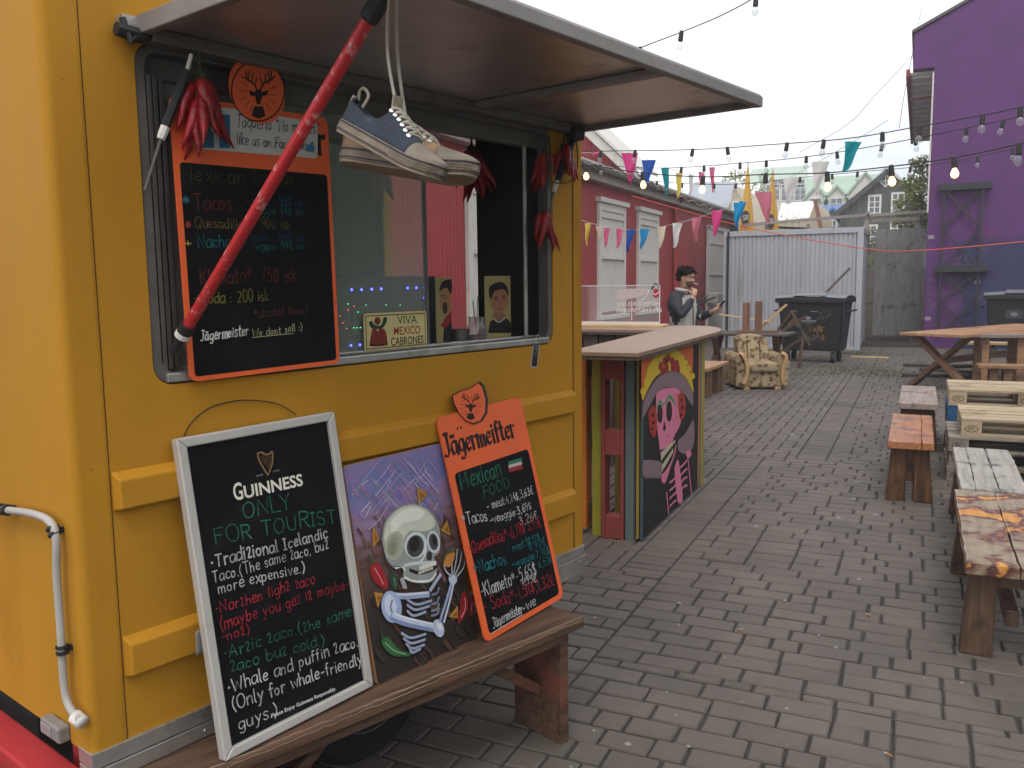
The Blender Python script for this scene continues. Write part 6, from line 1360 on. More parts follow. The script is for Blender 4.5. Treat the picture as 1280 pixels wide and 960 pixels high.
# ------------------------------------------------------------------ red building along the left
def cladding(name, col, pitch, axis, depth=.012, dirt=(.2, .12, .1), amt=.15):
    m = mat(name, col, .55, .09, 1.6, dirt=dirt, dirt_amt=amt, stretch=(1, 1, .4)); t = m.node_tree; b = t.nodes['Principled BSDF']
    tcn = node(t, 'ShaderNodeTexCoord'); wv = node(t, 'ShaderNodeTexWave', Scale=1 / pitch * .3142, _bands_direction=axis, _wave_profile='SIN'); t.links.new(tcn.outputs['Object'], wv.inputs['Vector'])
    bp = node(t, 'ShaderNodeBump', Strength=.9, Distance=depth); t.links.new(wv.outputs['Color'], bp.inputs['Height']); t.links.new(bp.outputs[0], b.inputs['Normal']); return m
RDW = cladding('red_cladding', (.33, .040, .042), .09, 'Y'); RDX = cladding('red_cladding_gable', (.33, .040, .042), .09, 'X')
WTW = mat('white_wood', (.60, .58, .53), .55, .06, 5, dirt=(.40, .37, .32), dirt_amt=.25, stretch=(1, 4, .5)); STN = mat('stone_plinth', (.36, .35, .33), .85, .2, 4, bump=.4)
RFM = mat('roof_iron', (.25, .24, .22), .5, .15, 3, metal=.4, dirt=(.16, .13, .10), dirt_amt=.3)
XW = -4.95
RB = thing('red_building', 'long red clad building with boarded white windows, gutter and white bargeboards', 'building', (0, 0, 0))
MB().box((XW - 5, 1.5, .30), (XW, 25.2, 3.28), RDW).build('wall', RDW, RB); MB().box((XW - 5, 1.48, 0), (XW + .03, 25.22, .30), STN).build('plinth', STN, RB)
ef = MB(); ef.box((XW + .0, 1.4, 3.21), (XW + .16, 25.3, 3.40), mat('fascia', (.33, .29, .26), .6, .12, 4, dirt=(.2, .15, .12), dirt_amt=.3)); ef.build('fascia', None, RB)
b = MB(); b.add([(XW + .24, 1.3, 3.38), (XW + .24, 25.4, 3.38), (XW - 2.6, 25.4, 4.55), (XW - 2.6, 1.3, 4.55), (XW + .24, 1.3, 3.44), (XW + .24, 25.4, 3.44), (XW - 2.6, 25.4, 4.61), (XW - 2.6, 1.3, 4.61)], [(0, 1, 2, 3), (7, 6, 5, 4), (0, 4, 5, 1), (1, 5, 6, 2), (2, 6, 7, 3), (3, 7, 4, 0)], RFM); b.build('roof', RFM, RB)
b = MB(); b.tube([(XW + .25, 1.4, 3.40), (XW + .25, 25.3, 3.40)], .06, RFM, 10); b.build('gutter', RFM, RB)
MB().tube([(XW + .06, 18.9, .3), (XW + .06, 18.9, 3.2), (XW + .22, 18.9, 3.34)], .05, RDW, 8).build('drainpipe', RDW, RB)
gy = 16.0; g1 = ony(790, 222, gy); g0 = ony(727, 163, gy); sl_ = (g0.z - g1.z) / (g0.x - g1.x); gxa = g1.x - 3.4; gza = g1.z + sl_ * (gxa - g1.x)
b = MB(); b.prism([(g1.x, 3.3), (g1.x, g1.z), (gxa, gza), (2 * gxa - g1.x, g1.z), (2 * gxa - g1.x, 3.3)], gy, gy + 1.2, RDX); b.build('gable_wall', RDX, RB)
b = MB(); b.prism([(g1.x + .12, g1.z - .10), (g1.x + .12, g1.z + .12), (gxa, gza + .24), (gxa, gza + .0)], gy - .25, gy - .02, WTW); b.build('bargeboard', WTW, RB)
b = MB(); b.prism([(g1.x + .14, g1.z + .13), (g1.x + .14, g1.z + .19), (gxa, gza + .32), (gxa, gza + .25)], gy - .3, gy + 1.3, WTW); b.build('gable_roof', RFM, RB)
vv = [onx(u, 300, XW).y for u in (581, 599)]
def boarded(y0, y1, z0, z1):
    f = MB().box((XW - .01, y0 + .08, z0 + .06), (XW + .035, y1 - .08, z1 - .15), WTW).build('window_board', WTW, RB)
    b = MB(); b.box((XW, y0, z0), (XW + .06, y0 + .12, z1 - .02), WTW); b.box((XW, y1 - .12, z0), (XW + .06, y1, z1 - .02), WTW); b.box((XW, y0 + .12, z1 - .15), (XW + .06, y1 - .12, z1 - .02), WTW); b.box((XW, y0 - .06, z1 - .019), (XW + .11, y1 + .06, z1 + .06), WTW); b.box((XW, y0 - .04, z0 - .07), (XW + .12, y1 + .04, z0 - .001), WTW); b.build('frame', WTW, f, bevel=.006)
    MB().box((XW + .036, y0 + .13, (z0 + z1) / 2), (XW + .08, y1 - .13, (z0 + z1) / 2 + .06), WTW).build('rail', WTW, f); MB().box((XW + .036, y0 + .13, z1 - .27), (XW + .065, y1 - .13, z1 - .20), WTW).build('rail', WTW, f)
boarded(13.93, 15.38, 1.0, 2.93); boarded(16.18, 17.60, 1.0, 2.93)
boarded(vv[0], vv[1] + 1.0, .95, 2.93)
d3 = MB().box((XW - .01, 22.25, .1), (XW + .05, 24.6, 2.86), WTW).build('door', WTW, RB); b = MB()
for z in (.9, 1.7, 2.5): b.box((XW + .051, 22.3, z), (XW + .075, 24.5, z + .05), WTW)
b.box((XW + .02, 22.13, .1), (XW + .10, 22.25, 2.95), WTW); b.box((XW + .02, 22.1, 2.87), (XW + .10, 24.7, 2.96), WTW); b.build('door_frame', WTW, d3)
q = onx(884, 372, XW); MB().box((XW + .06, q.y - .35, q.z - .14), (XW + .35, q.y + .35, q.z + .12), mat('box_grey', (.45, .46, .44), .5, .1, 6)).build('meter_box', None, RB, bevel=.02)

# ------------------------------------------------------------------ corrugated container
CT = thing('container', 'pale grey corrugated metal container standing across the end of the yard', 'container', (-4.12, 20.4, 0))
CTM = mat('container_grey', (.40, .42, .45), .5, .07, 1.5, metal=.15, dirt=(.30, .30, .31), dirt_amt=.2, stretch=(3, 3, .3)); grime(CTM, (.22, .20, .18), (5, 5, .35), .55, .72, .55); Wc, Hc, Dc = 2.96, 2.68, 2.45
b = MB(); p_ = .0975; n = int(Wc / p_); vs = []
pts = []
for i in range(n):
    x = i * p_; pts += [(x, 0), (x + .018, .022), (x + .038, .022), (x + .056, 0)]
pts = [p for p in pts if p[0] < Wc - .02] + [(Wc - .01, 0)]
for x, y in pts: vs += [(x, y + .03, .06), (x, y + .03, Hc - .11)]
b.add(vs, [(2 * i, 2 * i + 2, 2 * i + 3, 2 * i + 1) for i in range(len(pts) - 1)], CTM); b.build('front_wall', CTM, CT)
b = MB(); b.box((Wc - .012, .04, .06), (Wc - .004, Dc, Hc - .1), CTM); b.build('side_wall', CTM, CT); MB().box((.0, .04, .06), (.008, Dc, Hc - .1), CTM).build('side_wall', CTM, CT)
MB().box((0, .06, Hc - .1), (Wc, Dc, Hc - .06), CTM).build('roof', CTM, CT)
for a, c in (((-.02, 0, Hc - .115), (Wc + .02, .06, Hc)), ((-.02, 0, 0), (Wc + .02, .06, .07)), ((Wc - .10, -.005, .071), (Wc + .022, .07, Hc - .116)), ((-.02, -.005, .071), (.03, .07, Hc - .116)), ((Wc - .04, .061, Hc - .115), (Wc + .02, Dc, Hc))): MB().box(a, c, CTM).build('frame_rail', CTM, CT, bevel=.004)
b = MB()
for k in range(26):
    for z in (1.55, 2.45): b.lathe([(.008, 0), (.006, .005), (.001, .006)], (0, 0, 0), 6, ALUD, M=Matrix.Translation((.06 + k * .1105, .03, z)) @ Matrix.Rotation(R_(90), 4, 'X'))
b.build('screws', ALUD, CT)
MB().box((.06, -.015, .0), (.11, -.006, Hc), BLK).build('edge_shadow_strip', BLK, CT)  # black strip standing in for the shadow at the container's left edge

# ------------------------------------------------------------------ gate, fence
GWD = wood('gate_wood', (.23, .22, .215), (.13, .125, .125), 2, 3, .8, stain=(.05, .045, .045), amt=.2)
GT = thing('board_gate', 'dark weathered grey board gate between the container and purple wall', 'gate', (-1.02, 23.0, 0)); gx = [0, .26, .52, .80, 1.06]
for x0, x1 in zip(gx, gx[1:]): MB().box((x0 + .003, 0, .18), (x1 - .003, .03, 2.75 + random.uniform(-.03, .02)), GWD).build('board', GWD, GT)
MB().box((.0, .031, .5), (1.06, .08, .62), GWD).build('rail', GWD, GT); MB().box((.0, .031, 2.3), (1.06, .08, 2.42), GWD).build('rail', GWD, GT)
FN = thing('timber_frame', 'tall grey timber posts and rails framing the gate above the container', 'fence', (0, 23.1, 0)); POST = wood('post_wood', (.33, .30, .27), (.18, .16, .15), 2, 3, .8)
for u in (1084, 1147): q = ony(u, 270, 23.15); MB().box((q.x - .05, 0, 0), (q.x + .05, .1, q.z + .1), POST).build('post', POST, FN)
for (u0, v0, u1, v1, h) in ((930, 281, 1086, 268, .07), (1084, 269, 1158, 264, .07), (1090, 276, 1150, 273, .09)):
    a, c = ony(u0, v0, 23.0), ony(u1, v1, 23.0); MB().beam((a.x, -.02, a.z), (c.x, -.02, c.z), h, h, POST).build('rail', POST, FN)
for u in (958, 1010, 1150): q = ony(u, 280, 23.15); MB().box((q.x - .03, .02, 0), (q.x + .03, .08, q.z), POST).build('post', POST, FN)
BF = thing('board_fence', 'pale board fence seen in the gap beside the dark gate', 'fence', (-2.0, 25.2, 0))
for k in range(12): MB().box((k * .3, 0, 0), (k * .3 + .285, .025, 1.85), PGR).build('board', PGR, BF)
for k, (x, y, a) in enumerate(((-.7, 21.6, .1), (-.4, 21.9, -.15), (-.9, 22.1, .2))):
    q = MB().box((-.7, -.09, 0), (.7, .09, .09), DKW).build('sleeper', DKW); q.location = (x + .2, y, .001); q.rotation_euler = (0, 0, a); tag(q, 'dark old timber sleeper on the ground before the gate, ' + ('nearest', 'middle one', 'farthest')[k], 'sleeper', 'timber sleepers before the gate')
q = MB().box((-.35, -.07, 0), (.35, .07, .02), PN).build('broken_board', PN); q.location = (-.85, 18.6, .002); q.rotation_euler = (0, 0, -.1); tag(q, 'pale offcut board lying on the paving right of the bin', 'board')

# ------------------------------------------------------------------ purple building
def purple():
    m = mat('purple_render', (.105, .030, .140), .8, .14, 1.1, dirt=(.135, .040, .14), dirt_amt=.3, bump=.25); t = m.node_tree; b = t.nodes['Principled BSDF']
    src = b.inputs['Base Color'].links[0].from_socket; g_ = node(t, 'ShaderNodeTexCoord'); sp = node(t, 'ShaderNodeSeparateXYZ'); t.links.new(g_.outputs['Object'], sp.inputs[0])
    n = node(t, 'ShaderNodeTexNoise', Scale=1.6, Detail=4); t.links.new(g_.outputs['Object'], n.inputs['Vector'])
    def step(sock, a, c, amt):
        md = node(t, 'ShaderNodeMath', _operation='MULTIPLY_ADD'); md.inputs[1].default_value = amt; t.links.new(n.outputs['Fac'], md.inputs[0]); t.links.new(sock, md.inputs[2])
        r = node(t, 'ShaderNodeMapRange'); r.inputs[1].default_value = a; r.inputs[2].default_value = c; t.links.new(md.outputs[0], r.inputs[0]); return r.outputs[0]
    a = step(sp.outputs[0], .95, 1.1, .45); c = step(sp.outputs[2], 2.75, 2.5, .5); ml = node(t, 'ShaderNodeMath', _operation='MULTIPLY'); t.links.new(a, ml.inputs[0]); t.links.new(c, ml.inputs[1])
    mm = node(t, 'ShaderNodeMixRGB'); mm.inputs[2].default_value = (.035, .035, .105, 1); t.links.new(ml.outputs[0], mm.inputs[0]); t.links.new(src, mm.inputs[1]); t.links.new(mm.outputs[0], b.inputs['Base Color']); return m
PUR = grime(purple(), (.06, .02, .07), (2.2, 2.2, .25), .56, .72, .5); py = 21.5
PBd = thing('purple_building', 'tall purple rendered gable end with red gutter under its left eave', 'building', (0, py, 0))
e1, e2 = ony(1143, 42, py), ony(1216, 0, py); sl_ = (e2.z - e1.z) / (e2.x - e1.x); xl = .115
b = MB(); b.prism([(xl, 0), (xl, e1.z - .75), (e1.x, e1.z - .75), (e1.x, e1.z), (5.0, e1.z + sl_ * (5 - e1.x)), (9.9, e1.z), (9.9, 0)], 0, .35, PUR); b.build('gable_wall', PUR, PBd)
b = MB(); b.box((xl + .03, .35, 0), (xl + .35, 11, e1.z - .76), PUR); b.build('side_wall', PUR, PBd)
SOF = mat('soffit', (.66, .63, .58), .7, .12, 3); b = MB(); b.box((e1.x - .06, .351, e1.z - .80), (xl + .3, 11, e1.z - .752), SOF)
for k in range(14): b.box((e1.x - .03, .5 + k * .75, e1.z - .85), (xl + .28, .56 + k * .75, e1.z - .801), SOF)
b.build('soffit', SOF, PBd)
RGT = mat('red_gutter', (.30, .07, .06), .6, .15, 5); b = MB(); b.box((e1.x - .14, .30, e1.z - .84), (e1.x - .062, 11.2, e1.z - .68), RGT); b.build('gutter', RGT, PBd); MB().beam((e1.x - .08, 2.4, e1.z - .95), (xl + .05, 2.4, e1.z - .95), .04, .05, RGT).build('gutter_bracket', RGT, PBd)
MB().box((xl - .035, -.012, 3.0), (xl - .002, .10, e1.z - .86), WTW).build('corner_trim', WTW, PBd)
b = MB(); b.prism([(e1.x - .05, e1.z + .002), (e1.x - .05, e1.z + .07), (5, e1.z + .07 + sl_ * (5 - e1.x)), (9.95, e1.z + .07), (9.95, e1.z + .002), (5, e1.z + .002 + sl_ * (5 - e1.x))], -.05, 11.2, mat('roof_dark', (.10, .085, .09), .7, .2, 3)); b.build('roof', None, PBd)
A = Art(Matrix.Translation((0, py, 0)), -.004); 
for k in range(16):
    x, z = rnd.uniform(.2, 1.35), rnd.uniform(.95, 2.1); sc_ = rnd.uniform(.08, .2); A._ribbon(catmull([Vector((x + rnd.uniform(-sc_, sc_), z + rnd.uniform(-sc_, sc_))) for _ in range(6)], 5), .012, paint((112, 96, 128)))
for (x, z) in ((.13, 2.42), (.13, .62), (1.08, 1.42)): MB().box((x, -.006, z), (x + .12, -.003, z + .08), paint((150, 145, 150))).build('tape', None, PBd)
gf = A.mb; A.build('graffiti', PBd)
IRN = mat('dark_iron', (.035, .034, .042), .55, .2, 10, metal=.3); TS = thing('steel_trellis', 'black steel trellis of crossed bars bolted to the purple wall', 'trellis', (0, py - .12, 0))
q0, q1, q2, q3 = ony(1176, 233, py - .12), ony(1238, 227, py - .12), ony(1172, 335, py - .12), ony(1234, 331, py - .12)
for za_, zb_, top_ in ((q2.z, q0.z - .08, True), (.35, q2.z - .08, False)):
    x0, x1 = q0.x + .08, q1.x - .14; zm = (za_ + zb_) / 2
    for x in (x0, x1): MB().beam((x, 0, za_), (x, 0, zb_), .05, .05, IRN, up=(0, 1, 0)).build('upright', IRN, TS)
    for (a, c) in (((x0, zb_), (x1, zm)), ((x1, zb_), (x0, zm)), ((x0, zm), (x1, za_)), ((x1, zm), (x0, za_))): MB().beam((a[0], .0 if a[0] == x0 else .03, a[1]), (c[0], .0 if a[0] == x0 else .03, c[1]), .045, .02, IRN, up=(0, 1, 0)).build('brace', IRN, TS)
for q in (q0, q2): MB().box((q.x - .06, -.09, q.z - .10), (q.x + .98, .10, q.z + .05), IRN).build('shelf_beam', IRN, TS, bevel=.005)

GNB = cladding('green_cladding', (.20, .28, .20), .09, 'Y', .012, (.07, .10, .07)); GB2 = thing('unseen_green_building', 'unseen green clad building added out of view to be mirrored in the hatch glass', 'building', (6.6, 0, 0))  # out of view, added so the hatch glass has something to mirror
MB().box((0, -5, .25), (6, 13, 4.4), GNB).build('wall', GNB, GB2); MB().box((-.03, -5.02, 0), (6, 13.02, .25), STN).build('plinth', STN, GB2); MB().add([(-.3, -5.3, 4.35), (-.3, 13.3, 4.35), (4, 13.3, 6.6), (4, -5.3, 6.6), (-.3, -5.3, 4.45), (-.3, 13.3, 4.45), (4, 13.3, 6.7), (4, -5.3, 6.7)], [(0, 1, 2, 3), (7, 6, 5, 4), (0, 4, 5, 1), (1, 5, 6, 2), (2, 6, 7, 3), (3, 7, 4, 0)], RFM).build('roof', RFM, GB2)
for y_ in (-1.5, 3.5, 10.5):
    f = MB().box((-.06, y_ - .65, 1.3), (.02, y_ + .65, 2.9), WTW).build('window', WTW, GB2); MB().box((-.07, y_ - .52, 1.42), (-.061, y_ + .52, 2.78), mat('dark_glass', (.03, .035, .04), .1, .2, 2)).build('pane', None, f)

# ------------------------------------------------------------------ houses beyond the yard
def wallmat(n, c, d=.02): return mat(n, c, .75, .08, .6, dirt=tuple(x * .8 for x in c), dirt_amt=.2)
WFR = mat('window_white', (.72, .71, .68), .5, .04, 3); PAN = mat('pane_dark', (.10, .12, .14), .12, .2, 2, spec=.7)
def window(par, cx, z, y, w_, h, ny=3, nx=2):
    f = MB(); t = .09
    f.box((cx - w_ / 2 - t, y - .06, z - t), (cx - w_ / 2, y + .04, z + h + t), WFR); f.box((cx + w_ / 2, y - .06, z - t), (cx + w_ / 2 + t, y + .04, z + h + t), WFR); f.box((cx - w_ / 2, y - .06, z - t), (cx + w_ / 2, y + .04, z), WFR); f.box((cx - w_ / 2, y - .06, z + h), (cx + w_ / 2, y + .04, z + h + t), WFR)
    for i in range(1, nx): f.box((cx - w_ / 2 + w_ * i / nx - .03, y - .05, z), (cx - w_ / 2 + w_ * i / nx + .03, y + .0, z + h), WFR)
    for i in range(1, ny): f.box((cx - w_ / 2, y - .045, z + h * i / ny - .02), (cx + w_ / 2, y + .0, z + h * i / ny + .02), WFR)
    o = f.build('window', WFR, par); MB().box((cx - w_ / 2, y - .02, z), (cx + w_ / 2, y - .008, z + h), PAN).build('pane', PAN, o); return o
def gable_house(label, y, ridge_px, lx_px, rx_px, eave_v, wm, rm, depth=9, over=.25):
    o = thing('house', label, 'house', (0, y, 0)); a = ony(*ridge_px, y); l = ony(lx_px, eave_v, y); r = ony(rx_px, eave_v, y); zE = l.z
    if r.x - a.x < .1: r.x = a.x + (a.x - l.x)
    MB().prism([(l.x, 0), (l.x, zE), (a.x, a.z), (r.x, zE), (r.x, 0)], 0, depth, wm).build('wall', wm, o)
    for p, s_ in ((l, -1), (r, 1)):
        sl = (a.z - zE) / (a.x - p.x); x1 = p.x + s_ * over; z1 = zE + sl * (x1 - p.x)
        MB().prism([(x1, z1 + .02), (x1, z1 + .17), (a.x, a.z + .19), (a.x, a.z + .02)], -.25, depth + .2, rm).build('roof', rm, o)
    return o, a, l, r
GNW = cladding('green_black_wood', (.075, .085, .07), .25, 'X', .02, (.06, .07, .055)); RFP = mat('pale_roof', (.55, .56, .54), .6, .1, 1)
RFD = mat('dark_verge', (.05, .055, .06), .6, .2, 2)
y = 46; o, a, l, r = gable_house('dark green wooden house with steep gable and white windows behind the gate', y, (1109, 213), 1050, 1168, 268, GNW, RFP)
MB().prism([(l.x - .3, l.z - .25), (l.x - .3, l.z + .05), (a.x, a.z + .05), (a.x, a.z - .25)], -.32, -.26, RFD).build('bargeboard', RFD, o)
for u, v in ((1093, 263), (1122, 260)): q = ony(u, v, y); window(o, q.x, q.z - .1, 0, .42, .75)
for u, v in ((1088, 300), (1121, 296)): q = ony(u, v, y); window(o, q.x, q.z - .1, 0, .45, .75)
q = ony(1107, 226, y); D_ = MB()
for s_ in ((1, 0), (0, 1)): 
    pass
dm = [(q.x - .24, q.z), (q.x, q.z + .24), (q.x + .24, q.z), (q.x, q.z - .24)]; ow = MB().prism([(q.x + (x - q.x) * 1.35, q.z + (z - q.z) * 1.35) for x, z in dm], -.05, .0, WFR, hole=dm).box((q.x - .02, -.045, q.z - .22), (q.x + .02, -.02, q.z + .22), WFR).box((q.x - .22, -.044, q.z - .02), (q.x + .22, -.021, q.z + .02), WFR).build('window', WFR, o); MB().prism(dm, -.018, -.01, PAN).build('pane', PAN, ow)
CRW = wallmat('cream_wall', (.62, .60, .52)); GRF = mat('green_roof', (.34, .46, .34), .6, .1, .6); GRF2 = mat('pale_green_roof', (.40, .50, .40), .6, .08, .6); BRF = mat('blue_roof', (.06, .14, .33), .5, .1, 1); GYR = mat('grey_roof', (.34, .37, .41), .5, .08, .8, metal=.2); BEI = wallmat('beige_wall', (.48, .41, .30)); WRF = mat('white_roof', (.68, .68, .66), .6, .05, .8)
def px_slab(par, name, y0, pts, dy, m):
    return MB().prism([(lambda q: (q.x, q.z))(ony(u, v, y0)) for u, v in pts], 0, dy, m).build(name, m, par)
def sloped(par, name, y0, y1, p0, p1, p2, p3, m):
    """roof plane: lower edge p0-p1 at y0, upper edge p3-p2 at y1 (parent sits at y0)"""
    a, c, d, e = ony(*p0, y0), ony(*p1, y0), ony(*p2, y1), ony(*p3, y1); T_ = Vector((0, 0, .12)); off = Vector((0, -y0, 0))
    q = [p + off for p in (a, c, d, e)]; return MB().add(q + [p - T_ for p in q], [(0, 1, 2, 3), (7, 6, 5, 4), (0, 4, 5, 1), (1, 5, 6, 2), (2, 6, 7, 3), (3, 7, 4, 0)], m).build(name, m, par)
y = 82; o = thing('house', 'large cream building with pale green roof and dormers behind the dark green house', 'house', (0, y, 0))
px_slab(o, 'wall', y, ((1008, 330), (1008, 256), (1110, 252), (1110, 330)), 14, CRW); sloped(o, 'roof', y - .4, y + 8, (1006, 258), (1114, 254), (1114, 216), (1006, 222), GRF)
for u in (1021, 1047, 1082):
    z0 = ony(u, 258, y).z; c = ony(u, 250, y); big = u > 1070; w_ = 1.0 if not big else 1.5; ht = 1.1 if not big else 1.9
    d_ = MB().prism([(c.x - w_, z0 - .9), (c.x - w_, z0 + ht * .4), (c.x, z0 + ht * 1.4), (c.x + w_, z0 + ht * .4), (c.x + w_, z0 - .9)], -.9, 4, CRW).build('dormer', CRW, o)
    for s_ in (-1, 1): MB().prism([(c.x + s_ * (w_ + .25), z0 + ht * .4 - .25), (c.x + s_ * (w_ + .25), z0 + ht * .4), (c.x, z0 + ht * 1.4 + .28), (c.x, z0 + ht * 1.4 + .02)], -1.1, 4.2, GRF).build('dormer_roof', GRF, d_)
    window(o, c.x, z0 - .7, -.92, .9, 1.3 if not big else 1.5)
y = 98; o = thing('house', 'tall cream house with flat pale green roof behind the bunting', 'house', (0, y, 0)); px_slab(o, 'wall', y, ((950, 330), (950, 228), (1008, 224), (1008, 330)), 12, CRW); sloped(o, 'roof', y - .4, y + 8, (926, 229), (1010, 223), (1008, 206), (940, 211), GRF2)
for u in (966, 985, 1000): q = ony(u, 250, y); window(o, q.x, q.z, 0, 1.3, 1.6); 
for u in (972, 996): q = ony(u, 238, y); window(o, q.x, q.z + .3, 0, 1.5, .8, 1)
y = 52; o, a, l, r = gable_house('small blue roofed house with blue gable below the green roofed building', y, (1041, 263), 1026, 1060, 279, wallmat('blue_grey_wall', (.22, .26, .33)), BRF, 6)
sloped(o, 'roof_slope', y + 1, y + 6, (1018, 278), (1068, 276), (1064, 256), (1022, 259), BRF); window(o, a.x, l.z - .5, 0, .35, .6, 2)
y = 44; o = thing('house', 'low beige house with broad white roof and red brown bargeboard', 'house', (0, y, 0)); px_slab(o, 'wall', y, ((972, 330), (972, 276), (1010, 276), (1019, 252), (1026, 285), (1026, 330)), 7, BEI); sloped(o, 'roof', y - .5, y + 5, (968, 282), (1012, 284), (1019, 250), (975, 253), WRF); a, c = ony(1019, 250, y - .6), ony(1027, 288, y - .6); MB().beam((a.x, -.7, a.z), (c.x, -.7, c.z), .1, .18, mat('brown_verge', (.22, .08, .05), .6, .1, 3)).build('bargeboard', None, o)
y = 40; o = thing('house', 'grey metal roofed beige house above the far end of the red building', 'house', (0, y, 0)); px_slab(o, 'wall', y, ((862, 330), (862, 262), (912, 262), (917, 230), (928, 250), (938, 275), (938, 330)), 7, BEI); sloped(o, 'roof', y - .5, y + 5, (848, 254), (908, 258), (920, 226), (866, 226), GYR); px_slab(o, 'lower_wall', y - 1.5, ((858, 330), (858, 262), (915, 262), (915, 330)), 1.0, mat('dark_wall', (.16, .15, .14), .7, .15, 2)); sloped(o, 'lower_roof', y - 2.2, y - .4, (850, 264), (916, 265), (914, 250), (852, 250), GYR)
for u in (922, 931): q = ony(u, 268, y); window(o, q.x, q.z, 0, .3, .5, 2)
# trees
def leaf_tree(name, label, base, clumps, nleaf, size, cols, trunk_r=.09, seed=1, group=None):
    rd = random.Random(seed); o = thing(name, label, 'tree', base, 0, group); tb = MB(); TB = mat('bark', (.10, .08, .06), .9, .2, 12)
    top = max(c[2] for c, r in clumps); tb.tube([(0, 0, 0), (.03, .02, top * .35), (-.02, .03, top * .7), (0, 0, top)], [trunk_r, trunk_r * .8, trunk_r * .5, trunk_r * .2], TB, 8)
    for c, r in clumps: tb.tube([(0, 0, c[2] * .45), (c[0] * .5, c[1] * .5, c[2] * .75), c], [trunk_r * .5, trunk_r * .35, trunk_r * .1], TB, 6)
    tb.build('trunk', TB, o); b = MB()
    for c, r in clumps:
        for k in range(int(nleaf * r * r)):
            a, e, q = rd.uniform(0, 6.283), math.asin(rd.uniform(-1, 1)), r * rd.uniform(.25, 1.12) ** .6
            p = Vector(c) + Vector((math.cos(a) * math.cos(e), math.sin(a) * math.cos(e), math.sin(e) * .85)) * q; d1 = Vector((rd.gauss(0, 1), rd.gauss(0, 1), rd.gauss(0, .6))).normalized(); d2 = d1.orthogonal().normalized(); s_ = size * rd.uniform(.6, 1.3)
            b.add([p - d1 * s_, p + d2 * s_ * .5, p + d1 * s_, p - d2 * s_ * .5], [(0, 1, 2, 3)], cols[rd.randrange(len(cols))])
    b.build('crown', cols[0], o); return o
def leafm(n, c):
    m = mat(n, c, .6, .2, 5); t = m.node_tree; b = t.nodes['Principled BSDF']; b.inputs['Subsurface Weight'].default_value = 0
    tr = node(t, 'ShaderNodeBsdfTranslucent', Color=(c[0] * 1.6, c[1] * 1.5, c[2], 1)); mx_ = node(t, 'ShaderNodeMixShader'); mx_.inputs[0].default_value = .35; t.links.new(b.outputs[0], mx_.inputs[1]); t.links.new(tr.outputs[0], mx_.inputs[2]); t.links.new(mx_.outputs[0], t.nodes['Material Output'].inputs['Surface']); return m
LF = [leafm('leaf_a', (.20, .235, .07)), leafm('leaf_b', (.27, .30, .10)), leafm('leaf_c', (.14, .18, .05))]
def crown_px(y, pts, bx, by=0):
    q = []
    for u, v, rpx in pts: p = ony(u, v, y); q.append(((p.x - bx, random.uniform(-.5, .5), p.z), rpx / F * y))
    return q
y = 30; bx = ony(1150, 300, y).x
leaf_tree('tree', 'light green leafy tree rising between the dark green house and the purple wall', (bx, y, 0), crown_px(y, ((1150, 205, 12), (1138, 228, 12), (1152, 240, 14), (1134, 258, 15), (1150, 272, 16), (1124, 276, 9), (1140, 292, 14), (1156, 222, 8)), bx), 1900, .075, LF, .08, 3)
y = 27; bx = ony(1086, 300, y).x
leaf_tree('shrub', 'bright green shrub filling the gap between container and gate', (bx, y, 0), crown_px(y, ((1086, 305, 8), (1087, 325, 9), (1085, 345, 8), (1088, 290, 5)), bx), 1100, .06, [LF[1], LF[0]], .04, 5)
y = 60; bx = ony(918, 300, y).x
leaf_tree('tree', 'grey green tree behind the grey roofed house', (bx, y, 0), crown_px(y, ((918, 218, 8), (930, 224, 9), (908, 226, 6), (956, 222, 9), (948, 235, 9)), bx), 160, .14, LF, .12, 6)
y = 38; bx = ony(990, 300, y).x
leaf_tree('shrub', 'pale twiggy shrub in front of the white roofed house', (bx, y, 0), crown_px(y, ((990, 272, 9), (1002, 274, 8), (980, 276, 7)), bx), 180, .05, LF, .03, 7)
# folded yellow parasols behind the container
YF = mat('yellow_cloth', (.62, .36, .06), .8, .1, 3)
for k, (u, v0, v1, lb) in enumerate(((935, 204, 282, 'closed yellow parasol with a small round emblem, the left one above the container'), (966, 209, 286, 'closed yellow parasol with a dark emblem, right one above the container'))):
    y = 26; t_ = ony(u, v0, y); q = ony(u, v1, y); o = thing('closed_parasol', lb, 'parasol', (t_.x, y, 0), 0, 'closed yellow parasols behind the container')
    b = MB(); vs = []; n = 16; H_ = t_.z - q.z
    for i, (f, r) in enumerate(((0, .02), (.1, .035), (.4, .10), (.75, .17), (1.0, .22))):
        for kk in range(n): a = 2 * math.pi * kk / n; rr = r * (1 + .28 * (kk % 2)); vs.append((rr * math.cos(a), rr * math.sin(a), t_.z - .1 - f * (H_ + .6)))
    b.add(vs, [(i * n + kk, i * n + (kk + 1) % n, (i + 1) * n + (kk + 1) % n, (i + 1) * n + kk) for i in range(4) for kk in range(n)], YF); cl = b.build('canopy', YF, o)
    MB().tube([(0, 0, 0), (0, 0, t_.z)], .025, WHT, 8).build('pole', WHT, o)
    A = Art(Matrix.Translation((t_.x, y, 0)), -.26); zc = q.z + H_ * .12; A._poly([(.12 * math.cos(i * .4), zc + .2 * math.sin(i * .4)) for i in range(16)], paint((60, 55, 60))); A.ltext('SR', -.08, zc - .07, .17, .14, (190, 180, 170), thick=.18, jit=0); A.build('emblem', cl)

